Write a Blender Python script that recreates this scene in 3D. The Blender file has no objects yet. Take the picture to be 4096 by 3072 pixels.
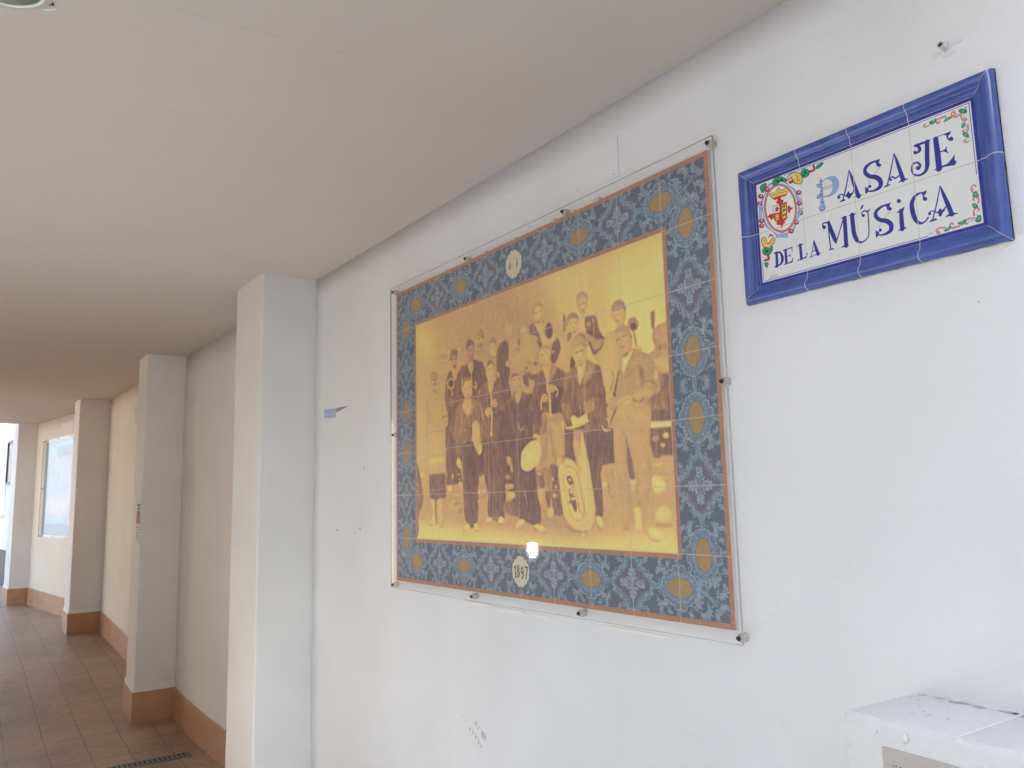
import bpy, bmesh, math, random
import numpy as np
from mathutils import Vector, Matrix
# ------------------------------------------------------------------ camera, world, sun, exposure
scene = bpy.context.scene
col = scene.collection
ZO = 1.48                                   # eye-relative survey heights -> metres above the lower floor
cam_d = bpy.data.cameras.new("camera"); cam = bpy.data.objects.new("camera", cam_d); col.objects.link(cam)
cr, cu, cf = Vector((0.8119, -0.5834, -0.0223)), Vector((-0.0641, -0.1271, 0.9898)), Vector((0.5803, 0.8022, 0.1406))
m = Matrix.Identity(4)
for i in range(3):
    m[i][0], m[i][1], m[i][2] = cr[i], cu[i], -cf[i]
m[0][3], m[1][3], m[2][3] = -1.8281, -1.4982, 0.3772 + ZO
cam.matrix_world = m
cam_d.sensor_width = 36.0; cam_d.lens = 36.0 * 3201.8 / 4096
cam_d.clip_start = 0.05; cam_d.clip_end = 2000
scene.camera = cam
SUN_EL = math.radians(33)
SUN_AZ = math.atan2(0.12, -0.99); sdir = Vector((0.12 * math.cos(SUN_EL), -0.99 * math.cos(SUN_EL), math.sin(SUN_EL))).normalized()
w = bpy.data.worlds.new("World"); scene.world = w; w.use_nodes = True
nt = w.node_tree; bg = nt.nodes["Background"]; sky = nt.nodes.new("ShaderNodeTexSky")
sky.sky_type = 'NISHITA'; sky.sun_disc = False; sky.sun_elevation = SUN_EL; sky.sun_rotation = SUN_AZ
nt.links.new(sky.outputs[0], bg.inputs[0]); bg.inputs[1].default_value = 0.15
sd = bpy.data.lights.new("sun", 'SUN'); sd.energy = 5.0; sd.angle = math.radians(0.5); sd.color = (1.0, 0.985, 0.96)
so = bpy.data.objects.new("sun", sd); col.objects.link(so); so.rotation_euler = (-sdir).to_track_quat('-Z', 'Y').to_euler()
scene.view_settings.view_transform = 'Standard'; scene.view_settings.look = 'None'
scene.view_settings.exposure = 2.33; scene.view_settings.gamma = 1.0
scene.render.engine = 'CYCLES'
scene.cycles.max_bounces = 14; scene.cycles.diffuse_bounces = 10; scene.cycles.glossy_bounces = 6
scene.cycles.transparent_max_bounces = 12; scene.cycles.sample_clamp_indirect = 6.0
scene.cycles.caustics_reflective = False; scene.cycles.caustics_refractive = False
scene.cycles.use_denoising = True
rnd = random.Random(7)
# ------------------------------------------------------------------ helpers
def tag(o, label=None, cat=None, group=None, kind=None):
    if label: o['label'] = label
    if cat: o['category'] = cat
    if group: o['group'] = group
    if kind: o['kind'] = kind
    return o
def empty(name, loc=(0, 0, 0)):
    o = bpy.data.objects.new(name, None); col.objects.link(o); o.location = loc; o.empty_display_size = 0.1
    return o
def place(name, bm, mats, parent=None, smooth=False):
    """link a bmesh (world coordinates) as one object; geometry is re-based on its own centre"""
    me = bpy.data.meshes.new(name)
    bm.normal_update()
    bb = [v.co for v in bm.verts]
    c = Vector([(min(v[i] for v in bb) + max(v[i] for v in bb)) / 2 for i in range(3)])
    bmesh.ops.translate(bm, verts=bm.verts, vec=-c)
    bm.to_mesh(me); bm.free()
    for mt in (mats if isinstance(mats, (list, tuple)) else [mats]): me.materials.append(mt)
    if smooth:
        for p in me.polygons: p.use_smooth = True
    o = bpy.data.objects.new(name, me); col.objects.link(o)
    if parent is not None:
        o.parent = parent; o.location = c - parent.location
    else: o.location = c
    return o
def box(bm, a, b, mi=0):
    v = [bm.verts.new((x, y, z)) for x in (a[0], b[0]) for y in (a[1], b[1]) for z in (a[2], b[2])]
    fs = []
    for q in ((0, 1, 3, 2), (4, 6, 7, 5), (0, 4, 5, 1), (2, 3, 7, 6), (0, 2, 6, 4), (1, 5, 7, 3)):
        f = bm.faces.new([v[i] for i in q]); f.material_index = mi; fs.append(f)
    return fs
def prism(bm, pts, z0, z1, mi=0):
    """vertical prism on a ground polygon; z0/z1 numbers or lists"""
    n = len(pts); z0 = z0 if isinstance(z0, (list, tuple)) else [z0] * n; z1 = z1 if isinstance(z1, (list, tuple)) else [z1] * n
    lo = [bm.verts.new((p[0], p[1], z)) for p, z in zip(pts, z0)]; hi = [bm.verts.new((p[0], p[1], z)) for p, z in zip(pts, z1)]
    fs = [bm.faces.new(lo), bm.faces.new(hi)]
    for i in range(n):
        j = (i + 1) % n; fs.append(bm.faces.new((lo[i], lo[j], hi[j], hi[i])))
    for f in fs: f.material_index = mi
    bmesh.ops.recalc_face_normals(bm, faces=bm.faces)
def cyl(bm, c, axis, r, h, n=20, r2=None, mi=0, cap=True):
    axis = Vector(axis).normalized(); t = axis.orthogonal().normalized(); b = axis.cross(t); r2 = r if r2 is None else r2
    A = [bm.verts.new(Vector(c) + r * (t * math.cos(a) + b * math.sin(a))) for a in [2 * math.pi * i / n for i in range(n)]]
    B = [bm.verts.new(Vector(c) + axis * h + r2 * (t * math.cos(a) + b * math.sin(a))) for a in [2 * math.pi * i / n for i in range(n)]]
    for i in range(n):
        f = bm.faces.new((A[i], A[(i + 1) % n], B[(i + 1) % n], B[i])); f.material_index = mi
    if cap:
        bm.faces.new(A[::-1]).material_index = mi; bm.faces.new(B).material_index = mi
def bevel(bm, w, seg=2):
    bmesh.ops.bevel(bm, geom=[e for e in bm.edges if len(e.link_faces) == 2 and e.calc_face_angle(0) > 0.5], offset=w, segments=seg, profile=0.5, affect='EDGES')
# ------------------------------------------------------------------ materials
def mat(name, rgb=(.8, .8, .8), rough=.6, spec=.5, metal=0.0):
    m = bpy.data.materials.new(name); m.use_nodes = True; b = m.node_tree.nodes["Principled BSDF"]
    b.inputs["Base Color"].default_value = (*rgb, 1); b.inputs["Roughness"].default_value = rough
    b.inputs["Specular IOR Level"].default_value = spec; b.inputs["Metallic"].default_value = metal
    return m, m.node_tree, b
def N(nt, t, **kw):
    n = nt.nodes.new(t)
    for k, v in kw.items():
        if k in n.inputs: n.inputs[k].default_value = v
        else: setattr(n, k, v)
    return n
def wpos(nt):
    return nt.nodes.new("ShaderNodeNewGeometry").outputs["Position"]
def ramp(nt, src, stops):
    r = nt.nodes.new("ShaderNodeValToRGB"); nt.links.new(src, r.inputs[0]); e = r.color_ramp.elements
    while len(e) < len(stops): e.new(0.5)
    for k, (p, c) in zip(e, stops):
        k.position = p; k.color = (*c, 1) if len(c) == 3 else c
    return r.outputs[0]
def plaster(name, rgb, bump=.25, drops=.5, rough=.75, scale=1.0, var=1.0):
    m, nt, b = mat(name, rgb, rough, .25)
    P = wpos(nt)
    n1 = N(nt, "ShaderNodeTexNoise", Scale=2.2 * scale, Detail=4.0); nt.links.new(P, n1.inputs["Vector"])
    c = ramp(nt, n1.outputs[0], [(.3, tuple(x * (1 - .045 * var) for x in rgb)), (.7, tuple(min(1, x * (1 + .02 * var)) for x in rgb))])
    nt.links.new(c, b.inputs["Base Color"])
    n2 = N(nt, "ShaderNodeTexNoise", Scale=260 * scale, Detail=3.0, Roughness=.6); nt.links.new(P, n2.inputs["Vector"])
    n3 = N(nt, "ShaderNodeTexNoise", Scale=38 * scale, Detail=3.0); nt.links.new(P, n3.inputs["Vector"])
    vo = N(nt, "ShaderNodeTexVoronoi", Scale=75 * scale, Randomness=1.0); nt.links.new(P, vo.inputs["Vector"])
    dr = ramp(nt, vo.outputs["Distance"], [(.0, (1, 1, 1)), (.22, (0, 0, 0))])
    msk = ramp(nt, n3.outputs[0], [(.56, (0, 0, 0)), (.66, (1, 1, 1))])
    mu = N(nt, "ShaderNodeMath", operation='MULTIPLY'); nt.links.new(dr, mu.inputs[0]); nt.links.new(msk, mu.inputs[1])
    a1 = N(nt, "ShaderNodeMath", operation='MULTIPLY_ADD'); nt.links.new(mu.outputs[0], a1.inputs[0]); a1.inputs[1].default_value = drops
    nt.links.new(n2.outputs[0], a1.inputs[2])
    a2 = N(nt, "ShaderNodeMath", operation='MULTIPLY_ADD'); nt.links.new(n3.outputs[0], a2.inputs[0]); a2.inputs[1].default_value = .6; nt.links.new(a1.outputs[0], a2.inputs[2])
    bp = N(nt, "ShaderNodeBump", Strength=bump, Distance=.0022); nt.links.new(a2.outputs[0], bp.inputs["Height"])
    nt.links.new(bp.outputs[0], b.inputs["Normal"])
    return m
M_WALL = plaster("white_wall_paint", (.80, .80, .805), .9, .35)
M_PIER = plaster("pier_paint", (.80, .79, .77), .6, .6)
M_WARM_BOUNCE = plaster("warm_bounce_wall_paint", (.80, .74, .64), .6, .6)  # warm bounce from the floor put into the wall colour
M_CEIL = plaster("shaded_ceiling_paint", (.585, .53, .475), .5, .3, var=.4)  # ceiling shade put into the colour, darker than the white walls
M_BOX = plaster("thick_box_paint", (.81, .81, .81), 1.0, 1.0, .55)
M_OPP = plaster("stone_grey_paint", (.62, .57, .50), .6, .6)
M_OUT = plaster("outdoor_render", (.82, .82, .80), .4, .5)
def tiles(name, c1, c2, grout, sx, sy, rough=.4, mort=.006, rot=0.0, bump=.4):
    m, nt, b = mat(name, c1, rough, .5)
    P = wpos(nt); mp = N(nt, "ShaderNodeMapping"); nt.links.new(P, mp.inputs[0]); mp.inputs["Rotation"].default_value = (0, 0, rot)
    mp.inputs["Location"].default_value = (0.03, 0.0, 0)
    n0 = N(nt, "ShaderNodeTexNoise", Scale=7.0, Detail=2.0); nt.links.new(P, n0.inputs["Vector"])
    vm = N(nt, "ShaderNodeVectorMath", operation='MULTIPLY_ADD'); nt.links.new(n0.outputs["Color"], vm.inputs[0]); vm.inputs[1].default_value = (.006, .006, 0); nt.links.new(mp.outputs[0], vm.inputs[2])
    br = N(nt, "ShaderNodeTexBrick", offset=0.0, offset_frequency=2, squash=1.0)
    br.inputs["Color1"].default_value = (*c1, 1); br.inputs["Color2"].default_value = (*c2, 1); br.inputs["Mortar"].default_value = (*grout, 1)
    br.inputs["Scale"].default_value = 1.0; br.inputs["Mortar Size"].default_value = mort; br.inputs["Mortar Smooth"].default_value = .3
    br.inputs["Bias"].default_value = 0.0; br.inputs["Brick Width"].default_value = sx; br.inputs["Row Height"].default_value = sy
    nt.links.new(vm.outputs[0], br.inputs["Vector"])
    n1 = N(nt, "ShaderNodeTexNoise", Scale=1.6, Detail=6.0, Roughness=.65); nt.links.new(P, n1.inputs["Vector"])
    n4 = N(nt, "ShaderNodeTexNoise", Scale=30, Detail=4.0, Roughness=.65); nt.links.new(P, n4.inputs["Vector"])
    mx = N(nt, "ShaderNodeMix", data_type='RGBA', blend_type='MULTIPLY'); mx.inputs[0].default_value = 1.0
    nt.links.new(br.outputs[0], mx.inputs[6]); nt.links.new(ramp(nt, n1.outputs[0], [(.3, (.62, .62, .62)), (.7, (1.15, 1.12, 1.1))]), mx.inputs[7])
    m2 = N(nt, "ShaderNodeMix", data_type='RGBA', blend_type='MULTIPLY'); m2.inputs[0].default_value = 1.0
    nt.links.new(mx.outputs[2], m2.inputs[6]); nt.links.new(ramp(nt, n4.outputs[0], [(.3, (.8, .8, .8)), (.7, (1.08, 1.08, 1.08))]), m2.inputs[7])
    nt.links.new(m2.outputs[2], b.inputs["Base Color"])
    rr = N(nt, "ShaderNodeMath", operation='MULTIPLY_ADD'); nt.links.new(n1.outputs[0], rr.inputs[0]); rr.inputs[1].default_value = .35; rr.inputs[2].default_value = rough - .15; nt.links.new(rr.outputs[0], b.inputs["Roughness"])
    inv = N(nt, "ShaderNodeMath", operation='MULTIPLY_ADD'); nt.links.new(br.outputs[1], inv.inputs[0]); inv.inputs[1].default_value = -1.0; nt.links.new(n4.outputs[0], inv.inputs[2])
    bp = N(nt, "ShaderNodeBump", Strength=bump, Distance=.003); nt.links.new(inv.outputs[0], bp.inputs["Height"]); nt.links.new(bp.outputs[0], b.inputs["Normal"])
    return m
M_FLOOR = tiles("floor_tiles", (.49, .355, .255), (.44, .315, .225), (.27, .205, .155), .262, .30, .40, .006, math.radians(0.9))
M_PAVE = tiles("outdoor_paving", (.36, .38, .41), (.33, .35, .38), (.2, .19, .18), .4, .4, .7, .008)
M_FAR = tiles("far_paving", (.62, .47, .35), (.56, .42, .31), (.3, .24, .2), .4, .4, .7, .008)
M_FORE = tiles("forecourt_paving", (.53, .56, .585), (.49, .52, .545), (.28, .26, .24), .4, .4, .7, .008)
def skirt_mat():
    m, nt, b = mat("skirting_tile", (.30, .155, .085), .38, .5); P = wpos(nt)
    n = N(nt, "ShaderNodeTexNoise", Scale=5, Detail=6.0, Roughness=.6); nt.links.new(P, n.inputs["Vector"])
    nt.links.new(ramp(nt, n.outputs[0], [(.3, (.44, .25, .145)), (.7, (.55, .335, .205))]), b.inputs["Base Color"])
    bp = N(nt, "ShaderNodeBump", Strength=.2, Distance=.002); nt.links.new(n.outputs[0], bp.inputs["Height"]); nt.links.new(bp.outputs[0], b.inputs["Normal"])
    return m
M_SKIRT = skirt_mat()
M_SKJ, _, _ = mat("skirting_joint", (.42, .32, .24), .8)
def acrylic():
    m = bpy.data.materials.new("acrylic_sheet"); m.use_nodes = True; nt = m.node_tree; nt.nodes.clear()
    out = nt.nodes.new("ShaderNodeOutputMaterial"); tr = N(nt, "ShaderNodeBsdfTransparent"); tr.inputs[0].default_value = (.998, .998, .995, 1)
    gl = N(nt, "ShaderNodeBsdfGlossy"); gl.inputs["Roughness"].default_value = .03; df = N(nt, "ShaderNodeBsdfDiffuse"); df.inputs[0].default_value = (.86, .82, .76, 1)
    lw = N(nt, "ShaderNodeLayerWeight"); lw.inputs[0].default_value = .5
    pw = N(nt, "ShaderNodeMath", operation='POWER'); nt.links.new(lw.outputs["Facing"], pw.inputs[0]); pw.inputs[1].default_value = 5.0
    fr = N(nt, "ShaderNodeMath", operation='MULTIPLY_ADD'); nt.links.new(pw.outputs[0], fr.inputs[0]); fr.inputs[1].default_value = .96; fr.inputs[2].default_value = .045
    ge = nt.nodes.new("ShaderNodeNewGeometry"); fb = N(nt, "ShaderNodeMath", operation='SUBTRACT'); fb.inputs[0].default_value = 1.0; nt.links.new(ge.outputs["Backfacing"], fb.inputs[1])
    f2 = N(nt, "ShaderNodeMath", operation='MULTIPLY'); nt.links.new(fr.outputs[0], f2.inputs[0]); nt.links.new(fb.outputs[0], f2.inputs[1]); fr = f2
    n = N(nt, "ShaderNodeTexNoise", Scale=1.8, Detail=5.0); nt.links.new(wpos(nt), n.inputs["Vector"])
    du = ramp(nt, n.outputs[0], [(.3, (.045,) * 3), (.75, (.085,) * 3)])  # dust plus a milky haze, mixed in as pale diffuse colour
    m1 = nt.nodes.new("ShaderNodeMixShader"); fd = N(nt, "ShaderNodeMath", operation='MULTIPLY'); nt.links.new(du, fd.inputs[0]); DUST_HAZE = fd; nt.links.new(fd.outputs[0], m1.inputs[0]); nt.links.new(tr.outputs[0], m1.inputs[1]); nt.links.new(df.outputs[0], m1.inputs[2])
    nt.links.new(fb.outputs[0], DUST_HAZE.inputs[1]); m2 = nt.nodes.new("ShaderNodeMixShader"); nt.links.new(fr.outputs[0], m2.inputs[0]); nt.links.new(m1.outputs[0], m2.inputs[1]); nt.links.new(gl.outputs[0], m2.inputs[2])
    nt.links.new(m2.outputs[0], out.inputs[0]); return m
M_ACR = acrylic()
def edge_mat():
    m = bpy.data.materials.new("acrylic_edge"); m.use_nodes = True; nt = m.node_tree; b = nt.nodes["Principled BSDF"]
    b.inputs["Base Color"].default_value = (.44, .41, .37, 1); b.inputs["Roughness"].default_value = .3
    b.inputs["Alpha"].default_value = .88; return m
M_AEDGE = edge_mat()
M_SPACER, _nt, _b = mat("clear_spacer", (.72, .66, .58), .25); _b.inputs["Alpha"].default_value = .55
M_DARK, _, _ = mat("dark_metal", (.03, .028, .025), .45)
M_STEEL, _, _ = mat("dull_steel", (.28, .27, .25), .45, .5, .7)
M_MORTAR, _, _ = mat("pale_mortar", (.62, .58, .53), .9)
M_GLAZE, gnt, gb = mat("cobalt_glaze", (.035, .075, .33), .16, .6)
_n = N(gnt, "ShaderNodeTexNoise", Scale=22, Detail=5.0); gnt.links.new(wpos(gnt), _n.inputs["Vector"])
gnt.links.new(ramp(gnt, _n.outputs[0], [(.3, (.042, .075, .27)), (.7, (.068, .115, .40))]), gb.inputs["Base Color"])
_bp = N(gnt, "ShaderNodeBump", Strength=.08, Distance=.002); gnt.links.new(_n.outputs[0], _bp.inputs["Height"]); gnt.links.new(_bp.outputs[0], gb.inputs["Normal"])
# ------------------------------------------------------------------ painting on glazed panels (pixels computed here)
def cat_rom(P, closed, k=5):
    P = np.asarray(P, float); n = len(P); out = []
    rng = range(n) if closed else range(n - 1)
    for i in rng:
        if closed: a, b, c, d = P[(i - 1) % n], P[i], P[(i + 1) % n], P[(i + 2) % n]
        else: a, b, c, d = P[max(i - 1, 0)], P[i], P[i + 1], P[min(i + 2, n - 1)]
        for t in np.arange(k) / k:
            out.append(.5 * (2 * b + (c - a) * t + (2 * a - 5 * b + 4 * c - d) * t * t + (3 * b - a - 3 * c + d) * t ** 3))
    if not closed: out.append(P[-1])
    return np.array(out)
class Canvas:
    def __init__(s, w, h, res, c):
        s.res = res; s.W, s.H = int(round(w / res)), int(round(h / res)); s.a = np.empty((s.H, s.W, 3), np.float32); s.a[:] = c
    def grid(s, P, pad):
        x0, y0 = np.floor((P.min(0)[:2] - pad) / s.res).astype(int); x1, y1 = np.ceil((P.max(0)[:2] + pad) / s.res).astype(int)
        x0, y0, x1, y1 = max(x0, 0), max(y0, 0), min(x1, s.W), min(y1, s.H)
        if x1 <= x0 or y1 <= y0: return None
        X, Y = np.meshgrid((np.arange(x0, x1) + .5) * s.res, (np.arange(y0, y1) + .5) * s.res)
        return x0, y0, x1, y1, X, Y
    def put(s, g, sd, soft, c, al=1.0):
        x0, y0, x1, y1 = g[:4]; t = np.clip(.5 - sd / max(soft, s.res), 0, 1); t = t * t * (3 - 2 * t) * al
        s.a[y0:y1, x0:x1] = s.a[y0:y1, x0:x1] * (1 - t[..., None]) + np.asarray(c, np.float32) * t[..., None]
    def poly(s, P, c, soft=0, smooth=True, al=1.0, model=0.0):
        P = np.asarray(P, float).reshape(-1, 2); P = cat_rom(P, True, 4) if smooth else P
        g = s.grid(P, soft + s.res)
        if g is None: return
        X, Y = g[4:]; d = np.full(X.shape, 1e9); ins = np.zeros(X.shape, bool); n = len(P)
        for i in range(n):
            ax, ay = P[i]; bx, by = P[(i + 1) % n]; ex, ey = bx - ax, by - ay; L = ex * ex + ey * ey + 1e-9
            t = np.clip(((X - ax) * ex + (Y - ay) * ey) / L, 0, 1)
            d = np.minimum(d, (X - ax - t * ex) ** 2 + (Y - ay - t * ey) ** 2)
            if abs(ey) > 1e-12: ins ^= ((ay > Y) != (by > Y)) & (X < ex * (Y - ay) / ey + ax)
        sd = np.where(ins, -1, 1) * np.sqrt(d)
        if model:        # rounded modelling inside a tone patch, like a lit form in a photograph
            mx = max(6.0, -sd.min()); f = np.clip(-sd / mx, 0, 1) ** .7 - .5; side = (X - P[:, 0].mean()) / (np.ptp(P[:, 0]) + 1e-6)
            c = c[0] + model * f - .05 * side; c = np.repeat(c[..., None], 3, 2)
        s.put(g, sd, soft, c, al)
    def stroke(s, P, c, soft=0, al=1.0, raw=False):
        P = np.asarray(P, float).reshape(-1, 3); P = P if (len(P) < 3 or raw) else cat_rom(P, False, 5)
        g = s.grid(P, P[:, 2].max() + soft + s.res)
        if g is None: return
        X, Y = g[4:]; d = np.full(X.shape, 1e9)
        for i in range(len(P) - 1):
            ax, ay, ar = P[i]; bx, by, br = P[i + 1]; ex, ey = bx - ax, by - ay; L = ex * ex + ey * ey + 1e-9
            t = np.clip(((X - ax) * ex + (Y - ay) * ey) / L, 0, 1)
            d = np.minimum(d, np.hypot(X - ax - t * ex, Y - ay - t * ey) - (ar + (br - ar) * t))
        s.put(g, d, soft, c, al)
def srgb(c):
    c = np.asarray(c, np.float64) / 255; return np.where(c <= .04045, c / 12.92, ((c + .055) / 1.055) ** 2.4)
def vnoise(h, w, cell, seed, octs=3):
    r = np.random.RandomState(seed); out = np.zeros((h, w)); amp = 1; tot = 0
    for o in range(octs):
        n0, n1 = int(h / cell) + 3, int(w / cell) + 3; g = r.rand(n0, n1)
        y = np.arange(h) / cell; x = np.arange(w) / cell; yi = y.astype(int); xi = x.astype(int); fy = y - yi; fx = x - xi
        fy = fy * fy * (3 - 2 * fy); fx = fx * fx * (3 - 2 * fx)
        a = g[yi][:, xi]; b = g[yi][:, xi + 1]; c = g[yi + 1][:, xi]; d = g[yi + 1][:, xi + 1]
        out += amp * ((a * (1 - fx) + b * fx) * (1 - fy[:, None]) + (c * (1 - fx) + d * fx) * fy[:, None]); tot += amp
        amp *= .55; cell = max(cell / 2.1, 1.01)
    return out / tot
def painted_material(name, rgb_lin, rough=.2, spec=.5):
    """rgb_lin: H x W x 3 linear albedo, row 0 = top"""
    H, W = rgb_lin.shape[:2]; im = bpy.data.images.new(name, W, H, alpha=False, float_buffer=False)
    a = np.clip(rgb_lin[::-1], 0, 1); s = np.where(a <= .0031308, a * 12.92, 1.055 * np.power(np.maximum(a, 1e-9), 1 / 2.4) - .055)
    px = np.ones((H, W, 4), np.float32); px[..., :3] = s; im.pixels.foreach_set(px.ravel()); im.update(); im.pack()
    m, nt, b = mat(name, (.5, .5, .5), rough, spec); t = nt.nodes.new("ShaderNodeTexImage"); t.image = im; t.interpolation = 'Cubic'; t.extension = 'EXTEND'
    nt.links.new(t.outputs[0], b.inputs["Base Color"]); return m
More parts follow.
